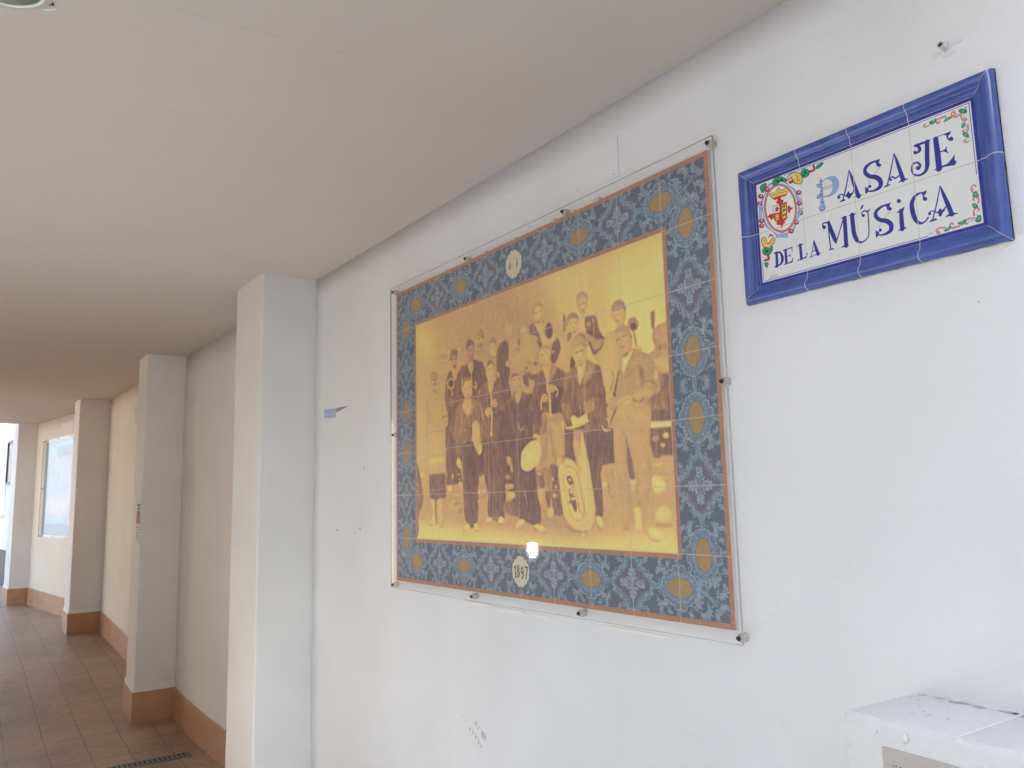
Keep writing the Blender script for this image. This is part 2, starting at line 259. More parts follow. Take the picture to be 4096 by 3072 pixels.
MURAL_SHAPES=[
('q',0.93,105.8,[1274.4,192.8,1919.4,172.1,1876.5,782.4,1579.8,678.2,1454.2,470.2,1293.7,394.9]),
('q',0.8,137.1,[1140.3,119.8,1537.5,133.9,1518.6,464.4,1306.5,425.2,1195,289.4]),
('p',0.8,183.2,[421.1,353.9,406.6,421.4,368.5,472,313.2,496.1,250.9,488.1,193.6,448.4,153.3,383.9,139.3,307.7,154.8,235.9,196.5,184.1,255.1,162.7,318.1,175.3,372.8,218,409.2,281.7]),
('p',0.56,162.5,[1095.8,415.6,1072.3,483.8,1011.4,532.8,922.4,553.3,820.1,539.6,724.3,492,656.1,418.2,632.6,333.6,660.4,257.7,732.7,207.8,831.5,193.9,934.7,216.7,1021.9,269.2,1078.3,339.8]),
('p',0.72,148.3,[370.5,690,357.3,816.4,324.5,916.6,278,971.9,226.4,970.8,179.4,911.6,146.9,804.3,135.9,669.8,149.4,536.1,184.6,431.9,233.7,378.8,286.4,386.8,331.9,452.3,361.6,560.5]),
('q',0.88,66.9,[131.8,1121.4,611.7,1131.9,1033.4,1149.3,1324.4,1164.8,1793.4,1119.1,1844.9,1230.8,130.6,1253.5]),
('q',0.58,89.8,[494.3,973,1372,1019.1,1379.2,1129.6,592.3,1121.8]),
('p',0.56,2.3,[1742.8,510.6,1763.3,497.4,1796,491.5,1820.9,498.7,1809.3,760.4,1746.5,753.8,1723.5,604.7,1718.3,582,1748.9,567.6,1739.4,536.8]),
('p',0.45,6.9,[1808.5,566.1,1807.7,570.5,1802.4,574.6,1793.5,577.4,1782.7,578.6,1772.2,577.8,1764.1,575.1,1760.1,571.2,1760.8,566.7,1766.3,562.7,1775.4,559.8,1786.2,558.7,1796.6,559.6,1804.5,562.2]),
('p',0.66,2.2,[1733.3,606.2,1757.1,641,1807.4,651.7,1813.5,606.6,1772.7,600.3]),
('p',0.48,2.8,[1736.4,455.5,1748.7,445.7,1756.6,451,1749.8,504.6,1738.7,497.6]),
('q',0.38,8.3,[1763.1,649,1810.2,655.6,1809.3,760.4,1746.5,753.8]),
('q',0.34,4.9,[1711.6,720.3,1808.4,731.3,1803.5,802.8,1716.8,798]),
('q',0.34,8.3,[1709.6,815.1,1802.4,820,1805.9,908.6,1757.7,906,1721.5,912.7,1706.4,865]),
('p',0.76,4.7,[1789.8,846.2,1788.3,850.3,1784.7,853.5,1779.6,855,1774,854.6,1769.2,852.3,1765.9,848.7,1765,844.4,1766.5,840.2,1770.2,837.1,1775.3,835.6,1780.8,836,1785.7,838.3,1788.9,841.9]),
('p',0.62,5.4,[1774.7,875.3,1773.4,878.2,1770.2,880.4,1765.7,881.5,1760.9,881.2,1756.5,879.6,1753.7,877,1752.8,873.9,1754.1,871,1757.3,868.8,1761.8,867.7,1766.6,868,1770.9,869.7,1773.8,872.3]),
('p',0.5,4.8,[1749.4,853.4,1747.6,857,1743,859.7,1736.5,861,1729.4,860.5,1723.1,858.3,1718.8,855,1717.4,851.1,1719.3,847.4,1723.9,844.7,1730.5,843.4,1737.6,844,1743.9,846.1,1748,849.5]),
('p',0.42,4.8,[1753.8,905.7,1751.6,909.4,1746,912.1,1737.9,913.4,1729.1,912.9,1721.2,910.8,1715.8,907.5,1714,903.6,1716.3,899.9,1722,897.2,1730.2,895.9,1739,896.5,1746.8,898.6,1752.1,901.9]),
('q',0.93,2.1,[1712.7,798.5,1803.6,802.3,1802.4,820,1715.6,817.1]),
('p',0.72,3.1,[1510,491.5,1567.1,475.8,1606.7,483.1,1591.9,610.1,1521.3,689.8,1507.9,662.6,1489.6,582.3]),
('p',0.73,1.9,[1553.6,421.4,1561,391.6,1580.3,377.5,1598.6,377.6,1616.1,387.8,1625.5,410.3,1624.1,432.9,1615.4,459.3,1596.8,468.5,1578.9,462.6,1561.9,438.6]),
('p',0.5,2.2,[1556.2,410.2,1561.1,389.1,1580.3,377.5,1598.6,377.6,1616.2,386.5,1625.6,407.7,1622.8,425,1614.7,410.6,1592.9,411.2,1571,410.6]),
('p',0.45,1.8,[1582.7,426.1,1582.4,426.9,1580.9,427.5,1578.6,427.8,1575.9,427.8,1573.4,427.4,1571.5,426.8,1570.6,425.9,1571,425.1,1572.5,424.5,1574.8,424.2,1577.5,424.2,1580,424.6,1581.9,425.3]),
('p',0.45,1.8,[1596.7,425.3,1596.4,426,1595.3,426.5,1593.6,426.8,1591.5,426.8,1589.6,426.4,1588.2,425.9,1587.5,425.2,1587.8,424.5,1588.9,424,1590.6,423.7,1592.7,423.7,1594.6,424,1596,424.6]),
('p',0.55,1.8,[1595,450.2,1594.1,451.6,1591.8,452.4,1588.6,452.5,1585.1,451.8,1581.9,450.5,1579.8,448.8,1579.1,447.1,1580,445.8,1582.3,444.9,1585.5,444.9,1589,445.6,1592.2,446.9,1594.3,448.5]),
('s',0.48,2.4,[1624.8,410.1,1.2,1623.2,435.3,1.2,1615.4,459.3,1.2]),
('p',0.4,4,[1416.8,404.9,1449,400.5,1479.9,412,1496.2,465.4,1517.3,498,1496.3,531.1,1460.8,543.8,1439,511.1,1425.5,465.9]),
('p',0.52,3.3,[1451.2,433.1,1449.8,437.5,1446.3,440.6,1441.5,441.7,1436.2,440.7,1431.6,437.8,1428.5,433.5,1427.6,428.6,1429,424.2,1432.5,421.1,1437.4,420,1442.6,421,1447.2,424,1450.3,428.3]),
('p',0.5,3.2,[1471.5,421,1470.6,424.3,1468.3,426.6,1465.1,427.5,1461.6,426.9,1458.6,424.7,1456.6,421.6,1456,418,1457,414.7,1459.3,412.3,1462.5,411.4,1465.9,412.1,1469,414.2,1471,417.4]),
('p',0.32,3.9,[1461.2,467,1459.4,471.3,1454.9,474.2,1448.5,475.1,1441.5,473.9,1435.3,470.7,1431.1,466.2,1429.8,461.3,1431.6,457,1436.2,454.1,1442.6,453.2,1449.6,454.5,1455.8,457.7,1459.9,462.1]),
('p',0.655,2.4,[1376.7,339.2,1384.3,313.3,1405.2,306.9,1429.2,315.1,1440,339.2,1436.8,360.2,1425.4,384.9,1412.9,393.2,1397,384.6,1381.6,365]),
('p',0.54,2.7,[1377,333.8,1384.4,311.9,1405.3,306.4,1429.2,314.5,1440,339.2,1424.5,327.6,1400.2,325]),
('p',0.36,1.7,[1402.3,352.6,1401.8,353.6,1400.1,354.2,1397.4,354.3,1394.4,354.1,1391.6,353.4,1389.5,352.4,1388.6,351.4,1389.1,350.5,1390.9,349.8,1393.5,349.7,1396.6,350,1399.4,350.6,1401.4,351.6]),
('p',0.36,1.7,[1423.4,353.7,1423,354.6,1421.5,355.2,1419.2,355.4,1416.6,355.2,1414.1,354.5,1412.3,353.6,1411.5,352.5,1411.9,351.6,1413.4,351,1415.7,350.8,1418.3,351,1420.8,351.7,1422.6,352.6]),
('p',0.48,2.6,[1418.9,376.3,1418.1,377.7,1415.2,378.6,1410.9,378.8,1405.9,378.4,1401.3,377.4,1397.9,375.9,1396.5,374.4,1397.3,373,1400.2,372.1,1404.6,371.8,1409.6,372.3,1414.2,373.3,1417.5,374.7]),
('q',0.76,2.7,[1396.4,396.8,1420.6,400.2,1414,447.7,1397.4,455.4]),
('p',0.56,2,[1394.1,449.4,1425.8,460.6,1479.3,491.4,1513.7,494.8,1504.9,514.2,1477.3,528,1454.4,518.9,1447.7,496.6,1401.2,469.7]),
('s',0.3,1.9,[1471.9,484.8,1.92,1495.3,482.4,1.92,1517.4,495.5,1.92]),
('s',0.33,1.9,[1437.8,497.5,2.27,1450.3,520.9,2.27,1464.9,541.8,2.27]),
('s',0.52,1.8,[1657.3,494.9,2.94,1664.4,548.6,2.94]),
('s',0.4,1.5,[1662.2,500.8,1.47,1671.4,547.3,1.47]),
('p',0.52,4.1,[1682.3,477.1,1679.2,486.7,1671.7,493.5,1661.3,496.1,1649.9,494,1639.9,487.6,1633.2,478.1,1631.3,467.4,1634.4,457.7,1642.1,450.9,1652.7,448.4,1664.1,450.6,1674,457.1,1680.5,466.6]),
('p',0.26,4.1,[1672.3,483.2,1670.5,488.5,1666.3,492.2,1660.3,493.7,1653.9,492.5,1648.2,488.9,1644.4,483.7,1643.3,477.8,1645.1,472.4,1649.5,468.7,1655.4,467.3,1661.9,468.5,1667.5,472.1,1671.2,477.4]),
('p',0.72,1.7,[1692.7,564.6,1689.8,565.1,1685.4,564,1680.5,561.4,1676.1,557.8,1673,554,1671.8,550.7,1672.8,548.6,1675.8,548.1,1680.2,549.3,1685,551.9,1689.5,555.5,1692.5,559.3,1693.7,562.5]),
('p',0.67,2.8,[1279.5,456.5,1318.7,446.8,1346.3,484.7,1339.7,532.9,1329.3,572.3,1303.5,579.6,1257.2,556.4,1267.9,516.1]),
('p',0.46,3.5,[1303.4,365.7,1315.4,384.9,1315.6,424,1302.1,435.4,1296.7,414.9]),
('p',0.715,1.7,[1320.6,408.2,1321.9,383.4,1343.6,373.8,1364.5,375.3,1384.4,390.3,1387.2,415.5,1381.7,441.7,1360.1,459.7,1339.8,447.8,1326.1,425.9]),
('p',0.5,2.1,[1317.5,410.4,1322,380.7,1343.6,372.5,1366.6,374.3,1385.3,389.1,1384.1,412.1,1371.7,396,1338.3,395,1326.5,417.7]),
('p',0.38,1.7,[1351.7,411.2,1351.2,412,1349.5,412.5,1346.9,412.7,1344,412.5,1341.3,411.9,1339.3,411.1,1338.5,410.2,1338.9,409.4,1340.6,408.8,1343.2,408.6,1346.1,408.9,1348.9,409.4,1350.8,410.3]),
('p',0.38,1.7,[1373.3,412.1,1372.9,412.9,1371.5,413.5,1369.3,413.7,1366.7,413.5,1364.3,413,1362.6,412.2,1361.9,411.3,1362.3,410.4,1363.7,409.9,1365.9,409.7,1368.5,409.9,1370.8,410.4,1372.5,411.2]),
('p',0.5,1.7,[1364.1,431.6,1363.4,432.3,1361.5,432.6,1358.8,432.5,1355.9,432,1353.3,431.1,1351.5,430.1,1350.8,429.1,1351.5,428.4,1353.4,428.1,1356.1,428.2,1359,428.8,1361.7,429.7,1363.5,430.7]),
('p',0.4,2.4,[1370.7,443.5,1370.3,444.6,1368,445.7,1364.3,446.6,1360,447.2,1355.7,447.2,1352.5,446.8,1351,446,1351.4,444.9,1353.7,443.8,1357.4,442.8,1361.8,442.3,1366,442.2,1369.2,442.7]),
('p',0.42,4.1,[1323,444.8,1344.3,441.7,1341.2,461.8,1323.8,472.6]),
('p',0.3,2.7,[1342,529.1,1360.3,552.4,1350.1,572.6,1329.4,570.1]),
('s',0.3,1.7,[1385.1,455.9,2.33,1401.1,462.9,2.33,1416.8,471.1,2.33]),
('p',0.42,2.6,[1427.1,484.6,1424.4,486,1419.2,485.8,1412.7,484.2,1406.1,481.4,1400.7,478,1397.7,474.7,1397.5,472.1,1400.3,470.7,1405.5,470.9,1412,472.6,1418.6,475.4,1423.9,478.8,1427,482.1]),
('p',0.38,3.8,[1092.9,376.7,1129.1,368.8,1159.8,418.3,1176.2,464.4,1157.6,467.1,1121.3,440.6,1089.3,405.6]),
('p',0.33,2.8,[1231,456.6,1258.3,441.6,1282.4,485,1267.9,516.1,1240.2,542.7,1216.8,519.4,1220,500.1,1229.9,479.1]),
('q',0.72,3,[1129,371.7,1159.8,418.3,1180.8,465.2,1212.5,467.6,1202.2,397.2,1180.3,375.7]),
('p',0.715,2.2,[1121.6,323.2,1127.5,297.8,1151.4,291.1,1174.5,298.9,1182.9,318.2,1181.7,344.1,1162.1,366.4,1143.4,365.7,1130,348.4]),
('p',0.57,3,[1119.1,325.6,1125.2,294.4,1151.6,287.6,1179.1,299.9,1183.5,324.1,1164.7,308.6,1141.2,309.5,1126.3,324.1]),
('p',0.38,1.5,[1149.2,329.7,1148.6,330.7,1146.2,331.4,1142.5,331.8,1138.1,331.8,1133.9,331.4,1130.8,330.7,1129.4,329.7,1130,328.8,1132.5,328,1136.2,327.6,1140.7,327.6,1144.8,328.1,1147.8,328.8]),
('p',0.38,1.5,[1172.8,326.4,1172.4,327.4,1170.5,328.1,1167.5,328.5,1164,328.5,1160.6,328.1,1158,327.3,1156.9,326.4,1157.2,325.5,1159.2,324.7,1162.2,324.3,1165.7,324.3,1169.1,324.8,1171.6,325.5]),
('p',0.5,2.9,[1164.6,368.7,1163.4,370.1,1159.4,371,1153.3,371.2,1146.3,370.6,1139.9,369.4,1135.2,367.8,1133.3,366.1,1134.5,364.6,1138.6,363.7,1144.7,363.6,1151.7,364.1,1158.1,365.4,1162.7,367]),
('p',0.42,3,[1126.8,324.2,1126.2,327.4,1124.9,329.9,1123.2,331,1121.3,330.6,1119.6,328.8,1118.6,325.9,1118.3,322.5,1118.8,319.3,1120.1,316.9,1121.9,315.8,1123.8,316.1,1125.5,318,1126.5,320.9]),
('p',0.5,2.5,[1191.3,375,1190.6,376.8,1188.8,378.1,1186.2,378.5,1183.3,377.9,1180.8,376.5,1179.1,374.6,1178.6,372.5,1179.3,370.6,1181.1,369.4,1183.7,369,1186.6,369.5,1189.1,370.9,1190.8,372.8]),
('p',0.7,2.9,[1179.5,392.9,1202.7,385.8,1246.8,405.5,1262.7,442.3,1239.6,463.7,1212.5,467.6,1180.8,465.2,1163.7,436.3]),
('p',0.28,5.7,[1239.9,418.4,1236.9,431.7,1229.8,441.5,1219.8,445.9,1209.1,444,1199.6,436.2,1193.4,423.9,1191.6,409.6,1194.6,396.2,1201.9,386.3,1212,382,1222.7,384.1,1232.1,392.1,1238.2,404.3]),
('p',0.75,3,[1144.8,430.7,1142.2,435.5,1135.3,438.6,1125.4,439.3,1114.5,437.4,1104.7,433.3,1098,427.9,1095.8,422.1,1098.5,417.2,1105.5,414.2,1115.5,413.6,1126.4,415.5,1136.1,419.6,1142.6,425]),
('s',0.42,1.5,[1112.6,421.5,1.49,1136.4,419.9,1.49]),
('s',0.42,1.5,[1114.6,429.2,1.49,1140.6,429.4,1.49]),
('s',0.38,1.5,[1119,437.3,1.3,1137.9,437.7,1.3]),
('p',0.55,2.1,[1230.6,473.5,1229.8,477.1,1227.7,479.7,1224.7,480.8,1221.6,480.3,1218.8,478.2,1216.9,474.9,1216.4,471.1,1217.3,467.6,1219.4,465,1222.3,463.8,1225.5,464.4,1228.3,466.5,1230.1,469.8]),
('p',0.55,2.1,[1245.5,497.1,1244.4,499.2,1241.7,500.5,1237.8,500.8,1233.4,500.1,1229.6,498.5,1227,496.4,1226.1,494,1227.2,492,1230,490.7,1233.9,490.3,1238.2,491,1242.1,492.6,1244.7,494.8]),
('p',0.33,5.7,[885.2,425,917.9,399.6,944.1,401.1,958,443.1,951.3,484.6,962.9,519.6,952.9,578.6,968.8,631.4,902.6,678.3,817.3,669.7,820.4,577.1,864.7,551.8,872.7,475.7]),
('p',0.64,4.8,[989.5,357.4,986.1,373.9,977.8,386.1,966.3,391.7,953.7,389.5,942.6,379.8,935.2,364.6,933,346.8,936.5,330,944.9,317.7,956.6,312.2,969.2,314.7,980.2,324.6,987.4,339.8]),
('p',0.56,4.8,[988.1,326.6,985.4,331.4,978.2,334.2,967.9,334.6,956.4,332.4,946.2,328.1,939.1,322.4,936.7,316.6,939.5,311.8,946.9,308.9,957.3,308.6,968.8,310.9,978.9,315.3,985.8,320.9]),
('s',0.45,2,[941.1,339.7,1.4,977.4,339.8,1.4]),
('p',0.63,3.9,[964.4,410.7,1030.4,407.1,1103.6,408.2,1153.2,463.4,1156,504.3,1172.4,549.7,1134.6,567.4,1059.3,542.3,1009.6,553.1,975,536.4,955.8,503.5,958,443.1]),
('p',0.65,3,[1095.8,389.1,1092.4,400.8,1084,409.1,1072.2,412.5,1059.2,410.2,1047.7,402.7,1039.9,391.3,1037.5,378.3,1040.9,366.5,1049.5,358.1,1061.5,354.8,1074.5,357.3,1085.9,365,1093.4,376.3]),
('p',0.56,3.8,[1041.7,373.1,1052.3,354.1,1076.9,354.4,1096.4,374.4,1090,388,1066.6,367.3]),
('p',0.42,1.9,[1062.6,398.3,1062.1,399.2,1060.1,399.8,1056.9,400.1,1053.3,399.9,1049.9,399.3,1047.4,398.5,1046.3,397.5,1046.9,396.6,1048.9,396,1052.1,395.7,1055.7,395.9,1059.1,396.5,1061.6,397.3]),
('p',0.42,1.9,[1087,399,1086.5,399.9,1084.8,400.5,1082.1,400.8,1078.9,400.6,1075.9,400.1,1073.7,399.2,1072.8,398.2,1073.2,397.4,1075,396.7,1077.7,396.4,1080.9,396.6,1083.8,397.2,1086,398]),
('p',0.46,5.4,[1036.1,426,1034.9,432.3,1032.3,437.1,1028.6,439.3,1024.6,438.7,1021.2,435.2,1018.9,429.6,1018.3,423,1019.4,416.6,1022.1,411.9,1025.8,409.6,1029.7,410.3,1033.2,413.8,1035.4,419.4]),
('p',0.7,2.4,[978.8,502.4,976.3,508,969.8,511.9,960.5,513.2,950.3,511.7,941.1,507.7,934.9,501.9,932.8,495.5,935.3,489.8,941.9,485.9,951.3,484.7,961.6,486.2,970.7,490.3,976.8,496]),
('s',0.45,1.6,[940.7,492.1,1.39,966.5,490,1.39]),
('s',0.45,1.6,[937.8,499.3,1.39,968.7,500.8,1.39]),
('s',0.45,1.6,[940.1,507.2,1.19,965.8,509.5,1.19]),
('p',0.36,2.3,[1082.4,533.9,1081.3,535.8,1078.3,537,1074,537.2,1069.3,536.6,1065.1,535.1,1062.2,533,1061.3,530.8,1062.4,529,1065.4,527.8,1069.7,527.5,1074.4,528.2,1078.6,529.7,1081.5,531.7]),
('p',0.4,2.9,[1141.5,525.7,1140.2,529.3,1136.7,531.8,1131.8,532.7,1126.4,531.9,1121.6,529.5,1118.3,526,1117.3,522.1,1118.6,518.5,1122.2,516,1127.1,515.1,1132.5,515.9,1137.3,518.3,1140.5,521.8]),
('s',0.45,1.9,[1080.7,495.5,1.69,1108.1,526,1.69]),
('s',0.45,1.9,[1075.4,506.5,1.69,1093.8,525.3,1.69]),
('s',0.45,1.9,[1042.2,542.8,1.71,1078.4,549.4,1.71,1097,562.2,1.71]),
('p',0.55,6.2,[1033.4,455.4,1031.2,460.3,1025.6,463.5,1017.6,464.5,1008.7,463.1,1000.8,459.5,995.4,454.4,993.6,448.9,995.8,444,1001.5,440.8,1009.6,439.8,1018.5,441.3,1026.3,444.9,1031.7,450]),
('p',0.36,6.1,[1048.9,558.5,1092.7,552.9,1115,584.9,1080.7,609.5,1047.8,584.8]),
('p',0.63,6.3,[613.5,376.2,610.7,387.9,603.3,396.4,592.9,400.1,581.4,398.3,571.1,391.2,564.1,380.3,561.8,367.6,564.6,355.9,572.1,347.3,582.7,343.7,594.2,345.7,604.4,352.9,611.3,363.8]),
('s',0.48,2.3,[569.3,366.2,1.83,591.1,364.2,1.83]),
('p',0.57,6.3,[612.4,346.2,610.2,351,604.4,354.1,596,355,586.7,353.4,578.3,349.7,572.5,344.5,570.6,338.9,572.8,334,578.7,330.9,587.2,330,596.5,331.7,604.8,335.5,610.5,340.6]),
('p',0.63,6.6,[496.5,418.1,492.9,430.8,483.4,440,469.8,443.9,454.7,441.8,441.2,433.8,431.9,421.7,428.8,407.8,432.4,394.9,442.2,385.6,456,381.8,471,384.2,484.4,392.3,493.5,404.3]),
('p',0.56,7.6,[486,396,482.7,401.4,473.6,404.8,460.5,405.4,446,403.2,432.8,398.5,423.7,392.3,420.5,385.8,423.9,380.3,433.2,377,446.5,376.4,461.1,378.8,474.1,383.5,482.9,389.6]),
('s',0.48,2.4,[446.3,421.4,1.9,475.8,420,1.9]),
('p',0.6,5.7,[422.1,479.1,461.7,470.8,493.9,478.6,479.9,534.2,453.2,568.2,407.5,545.8]),
('p',0.34,4.7,[459.7,569,487.4,481.1,519.8,465.4,544,508.9,582.1,477.5,619.4,453.2,605.6,517.1,627.8,594.9,565.7,643.8,544.1,772.8,455.7,766.6,486.6,669.2,465.4,610.1]),
('q',0.6,3.7,[532.4,467.2,567.2,452.1,572.8,479.5,550.1,516.4]),
('p',0.56,3.2,[514.5,417.4,512,383.2,540.9,370.9,571.8,389.4,571,426,557.7,457.4,538.9,458.1,520.4,438.5]),
('p',0.42,3.7,[510.2,410,514,380.1,540.9,370.3,568.9,382.2,572.5,412.9,540.1,404.5,520.7,421.7]),
('p',0.34,2.3,[539,417.5,538.5,418.5,536.4,419.3,533.1,419.6,529.3,419.4,525.6,418.8,522.9,417.9,521.7,416.8,522.2,415.8,524.3,415,527.6,414.7,531.5,414.8,535.1,415.4,537.8,416.4]),
('p',0.34,2.3,[562.9,417.3,562.6,418.3,560.8,419.1,558,419.4,554.8,419.3,551.7,418.7,549.3,417.8,548.2,416.7,548.6,415.7,550.3,414.9,553.1,414.5,556.4,414.7,559.5,415.3,561.8,416.2]),
('p',0.42,3.2,[560.4,451.1,558.9,452.9,554.7,454,548.6,454,542,453,535.9,451.2,531.8,449,530.3,446.7,531.9,444.9,536.1,443.9,542.2,443.9,548.9,444.9,554.8,446.7,559,448.9]),
('p',0.64,2.8,[546.7,527.6,543.4,537.8,534.5,545.3,521.8,548.5,507.7,546.8,495,540.4,486.3,530.7,483.4,519.5,486.8,509.1,495.9,501.6,508.8,498.5,522.9,500.4,535.4,506.8,543.9,516.5]),
('p',0.25,3.7,[538,524.1,535.6,531.3,529.2,536.6,520,538.8,509.9,537.5,500.8,533,494.5,526.1,492.4,518.3,494.9,511,501.4,505.7,510.6,503.6,520.8,504.9,529.8,509.5,535.9,516.3]),
('s',0.58,1.8,[521,549.4,5.97,523.7,573,5.05,516.9,592.3,3.21,522.8,609.6,1.84]),
('s',0.55,1.8,[507.1,604.5,1.84,522.5,622.8,1.84,538.5,611.3,1.84]),
('p',0.3,1.8,[529.7,583.7,529.1,585.7,527.3,587.1,524.7,587.7,521.9,587.4,519.4,586.2,517.7,584.4,517.1,582.3,517.8,580.3,519.6,578.9,522.1,578.3,524.9,578.6,527.4,579.8,529.1,581.6]),
('p',0.32,3.6,[603.5,480.6,649.7,447.9,679.4,449.1,703.1,443,760.1,461.3,782,483.6,802.4,543.1,779.5,562.1,733.6,584.8,715.3,620.8,663,615.1,610.9,550.5]),
('q',0.62,2.7,[648.5,447.7,698.2,448.7,697.4,477.6,684.9,504.9,675.6,500.4,658,471.9]),
('p',0.52,2.2,[645.4,384.8,652.2,356.3,682.1,354.9,705,375.2,704.9,420.6,691.3,444.4,673.5,448.2,650.3,425]),
('p',0.38,2.7,[641.6,390.8,651,354.5,685,354.1,707.5,372.4,707.8,401.6,690.3,376,657.4,383.5]),
('p',0.33,1.8,[672.3,400.1,671.7,401.1,669.3,401.8,665.7,402,661.5,401.7,657.6,401,654.8,400,653.6,398.9,654.2,397.9,656.6,397.3,660.3,397.1,664.4,397.4,668.3,398.1,671.1,399.1]),
('p',0.33,1.7,[697.7,401.8,697.2,402.7,695.2,403.4,692,403.6,688.4,403.4,685.1,402.8,682.6,401.8,681.5,400.7,682,399.7,684,399.1,687.2,398.8,690.8,399.1,694.2,399.7,696.6,400.7]),
('p',0.4,2.2,[685.8,426.4,684.9,427.3,681.9,427.9,677.3,428,672.1,427.6,667.3,426.7,663.8,425.7,662.4,424.6,663.4,423.6,666.4,423.1,671.1,423,676.3,423.4,681.1,424.2,684.5,425.3]),
('p',0.61,4.3,[729.4,340.5,752.9,325.4,780.9,340.1,788.2,376.6,778.9,403.7,755.8,415.9,733.5,396.2,722.8,365.3]),
('p',0.5,3.9,[727.9,350,741.4,323.2,770,325.9,783.4,350.2,777.4,361.9,740.7,349]),
('p',0.36,1.7,[753.4,362.7,752.6,363.6,749.9,364.1,745.9,364.2,741.4,363.7,737.2,362.9,734.1,361.8,732.9,360.7,733.7,359.8,736.4,359.3,740.4,359.2,745,359.6,749.1,360.5,752.1,361.6]),
('p',0.36,1.7,[775.5,364.2,775,365.1,773,365.7,769.9,365.8,766.4,365.5,763.2,364.7,760.8,363.7,759.8,362.7,760.4,361.7,762.4,361.1,765.5,361,769,361.3,772.2,362.1,774.6,363.1]),
('p',0.5,6,[774.6,396.6,772.1,402.3,765.4,406,755.7,407.2,745.1,405.4,735.5,401.1,729,395.1,726.8,388.6,729.3,382.8,736.2,379.1,745.9,378,756.6,379.8,766,384.1,772.5,390.1]),
('p',0.62,4.2,[771.8,450.3,805.6,446,810,481.4,782,485.1]),
('p',0.35,4.9,[877,435.5,925.8,406.6,919.8,570.7,889,548.4,868.7,517.9]),
('p',0.665,2.9,[817.9,407,827.1,380.2,852,375.7,870.3,393.9,872,422.3,865.6,452.3,843.8,456.7,825.1,439.7]),
('p',0.5,3.8,[816.7,410,824.5,376.5,852,374.4,871.9,394.2,868.2,409.2,840.4,393.5]),
('p',0.42,1.7,[843.3,413,842.7,413.8,840.5,414.5,837.1,414.8,833,414.8,829.3,414.3,826.5,413.6,825.2,412.8,825.8,411.9,828,411.3,831.5,411,835.5,411,839.3,411.4,842,412.1]),
('p',0.42,1.6,[864.6,412.4,864.2,413.2,862.4,413.9,859.6,414.2,856.4,414.2,853.3,413.8,851,413.1,849.9,412.2,850.3,411.4,852,410.7,854.8,410.4,858.1,410.4,861.2,410.9,863.5,411.6]),
('p',0.45,2.9,[861.1,458.5,859.4,459.6,854.9,459.9,848.4,459.5,841.2,458.4,834.6,456.8,830.1,455,828.5,453.4,830.2,452.3,834.8,451.9,841.4,452.4,848.6,453.5,855.1,455.1,859.5,456.9]),
('s',0.64,1.3,[682.6,504.6,3.04,684.7,553.3,3.04,682.3,598,3.04]),
('p',0.56,2.6,[727,557,724.9,563.9,719.7,569,712.2,571.3,704,570.3,696.7,566.2,691.7,559.8,690,552.3,692.1,545.3,697.4,540.2,704.9,538,713.2,539,720.4,543.2,725.4,549.6]),
('s',0.33,1.7,[691.6,538.1,1.73,717.4,551,1.73]),
('p',0.3,2.2,[706.9,551.3,706.2,554.5,704.2,556.9,701.3,558.1,698.2,557.7,695.5,555.8,693.6,552.9,693,549.5,693.8,546.3,695.8,543.8,698.7,542.7,701.8,543.1,704.5,545,706.3,547.9]),
('p',0.6,2,[890.5,536.3,888.6,541.4,883.8,545,876.9,546.5,869.3,545.4,862.5,542.1,857.9,537.2,856.4,531.6,858.3,526.5,863.2,522.9,870.2,521.5,877.7,522.6,884.5,525.9,889,530.8]),
('s',0.34,1.6,[860.3,529.1,1.43,884.2,535.4,1.43]),
('s',0.34,1.6,[862.6,538.7,1.42,883.8,545.2,1.42]),
('p',0.66,4,[290.9,581,340,546.4,400.7,553.6,453.2,571.6,471.7,617.5,486.6,669.2,484,702.2,463.1,720.5,462.1,767.1,298.8,755.6,300.3,651.8]),
('p',0.6,3.4,[400.3,503.7,397.1,515.2,388.3,523.7,375.8,527.5,362,525.8,349.5,518.9,341,508.1,338,495.7,341.3,484,350.2,475.4,362.9,471.8,376.8,473.6,389.1,480.6,397.5,491.4]),
('p',0.5,3.9,[337.7,474.6,348.4,448.1,375.7,447.8,401.1,462.4,400.6,486.5,368.2,490.9,340.9,485.6]),
('p',0.34,1.9,[394.8,507.4,392.9,508.4,387,508.8,378.5,508.6,368.9,507.7,360.1,506.4,354,504.8,351.7,503.4,353.7,502.4,359.6,502,368.2,502.2,377.8,503.1,386.5,504.5,392.6,506]),
('p',0.42,2.9,[377.7,490.4,376.8,492.7,374.6,494.3,371.3,495,367.7,494.5,364.4,493,362.2,490.8,361.4,488.2,362.3,485.9,364.6,484.3,367.9,483.7,371.5,484.2,374.7,485.7,376.9,487.9]),
('p',0.5,5.8,[387.6,540,386.2,544.3,382.4,547.4,377,548.8,371,548.1,365.6,545.4,361.9,541.4,360.6,536.7,362,532.4,365.8,529.2,371.3,527.9,377.3,528.6,382.7,531.3,386.3,535.3]),
('s',0.42,2.4,[439.3,610.7,1.65,440.1,637.8,1.65,438.2,664.6,1.65]),
('s',0.36,2.3,[438.2,666.3,2.81,464.3,660.4,2.81,480.3,663.6,2.81]),
('p',0.4,2.4,[375.3,701.8,374.9,702.6,373.8,703.3,372.2,703.5,370.4,703.4,368.8,702.8,367.6,702,367.3,701.1,367.7,700.3,368.8,699.6,370.4,699.4,372.2,699.5,373.8,700.1,374.9,700.9]),
('p',0.4,2.4,[392,703.2,391.6,704,390.5,704.6,388.9,704.9,387.1,704.8,385.5,704.2,384.4,703.4,384,702.5,384.4,701.7,385.5,701,387.2,700.8,388.9,700.9,390.5,701.5,391.6,702.3]),
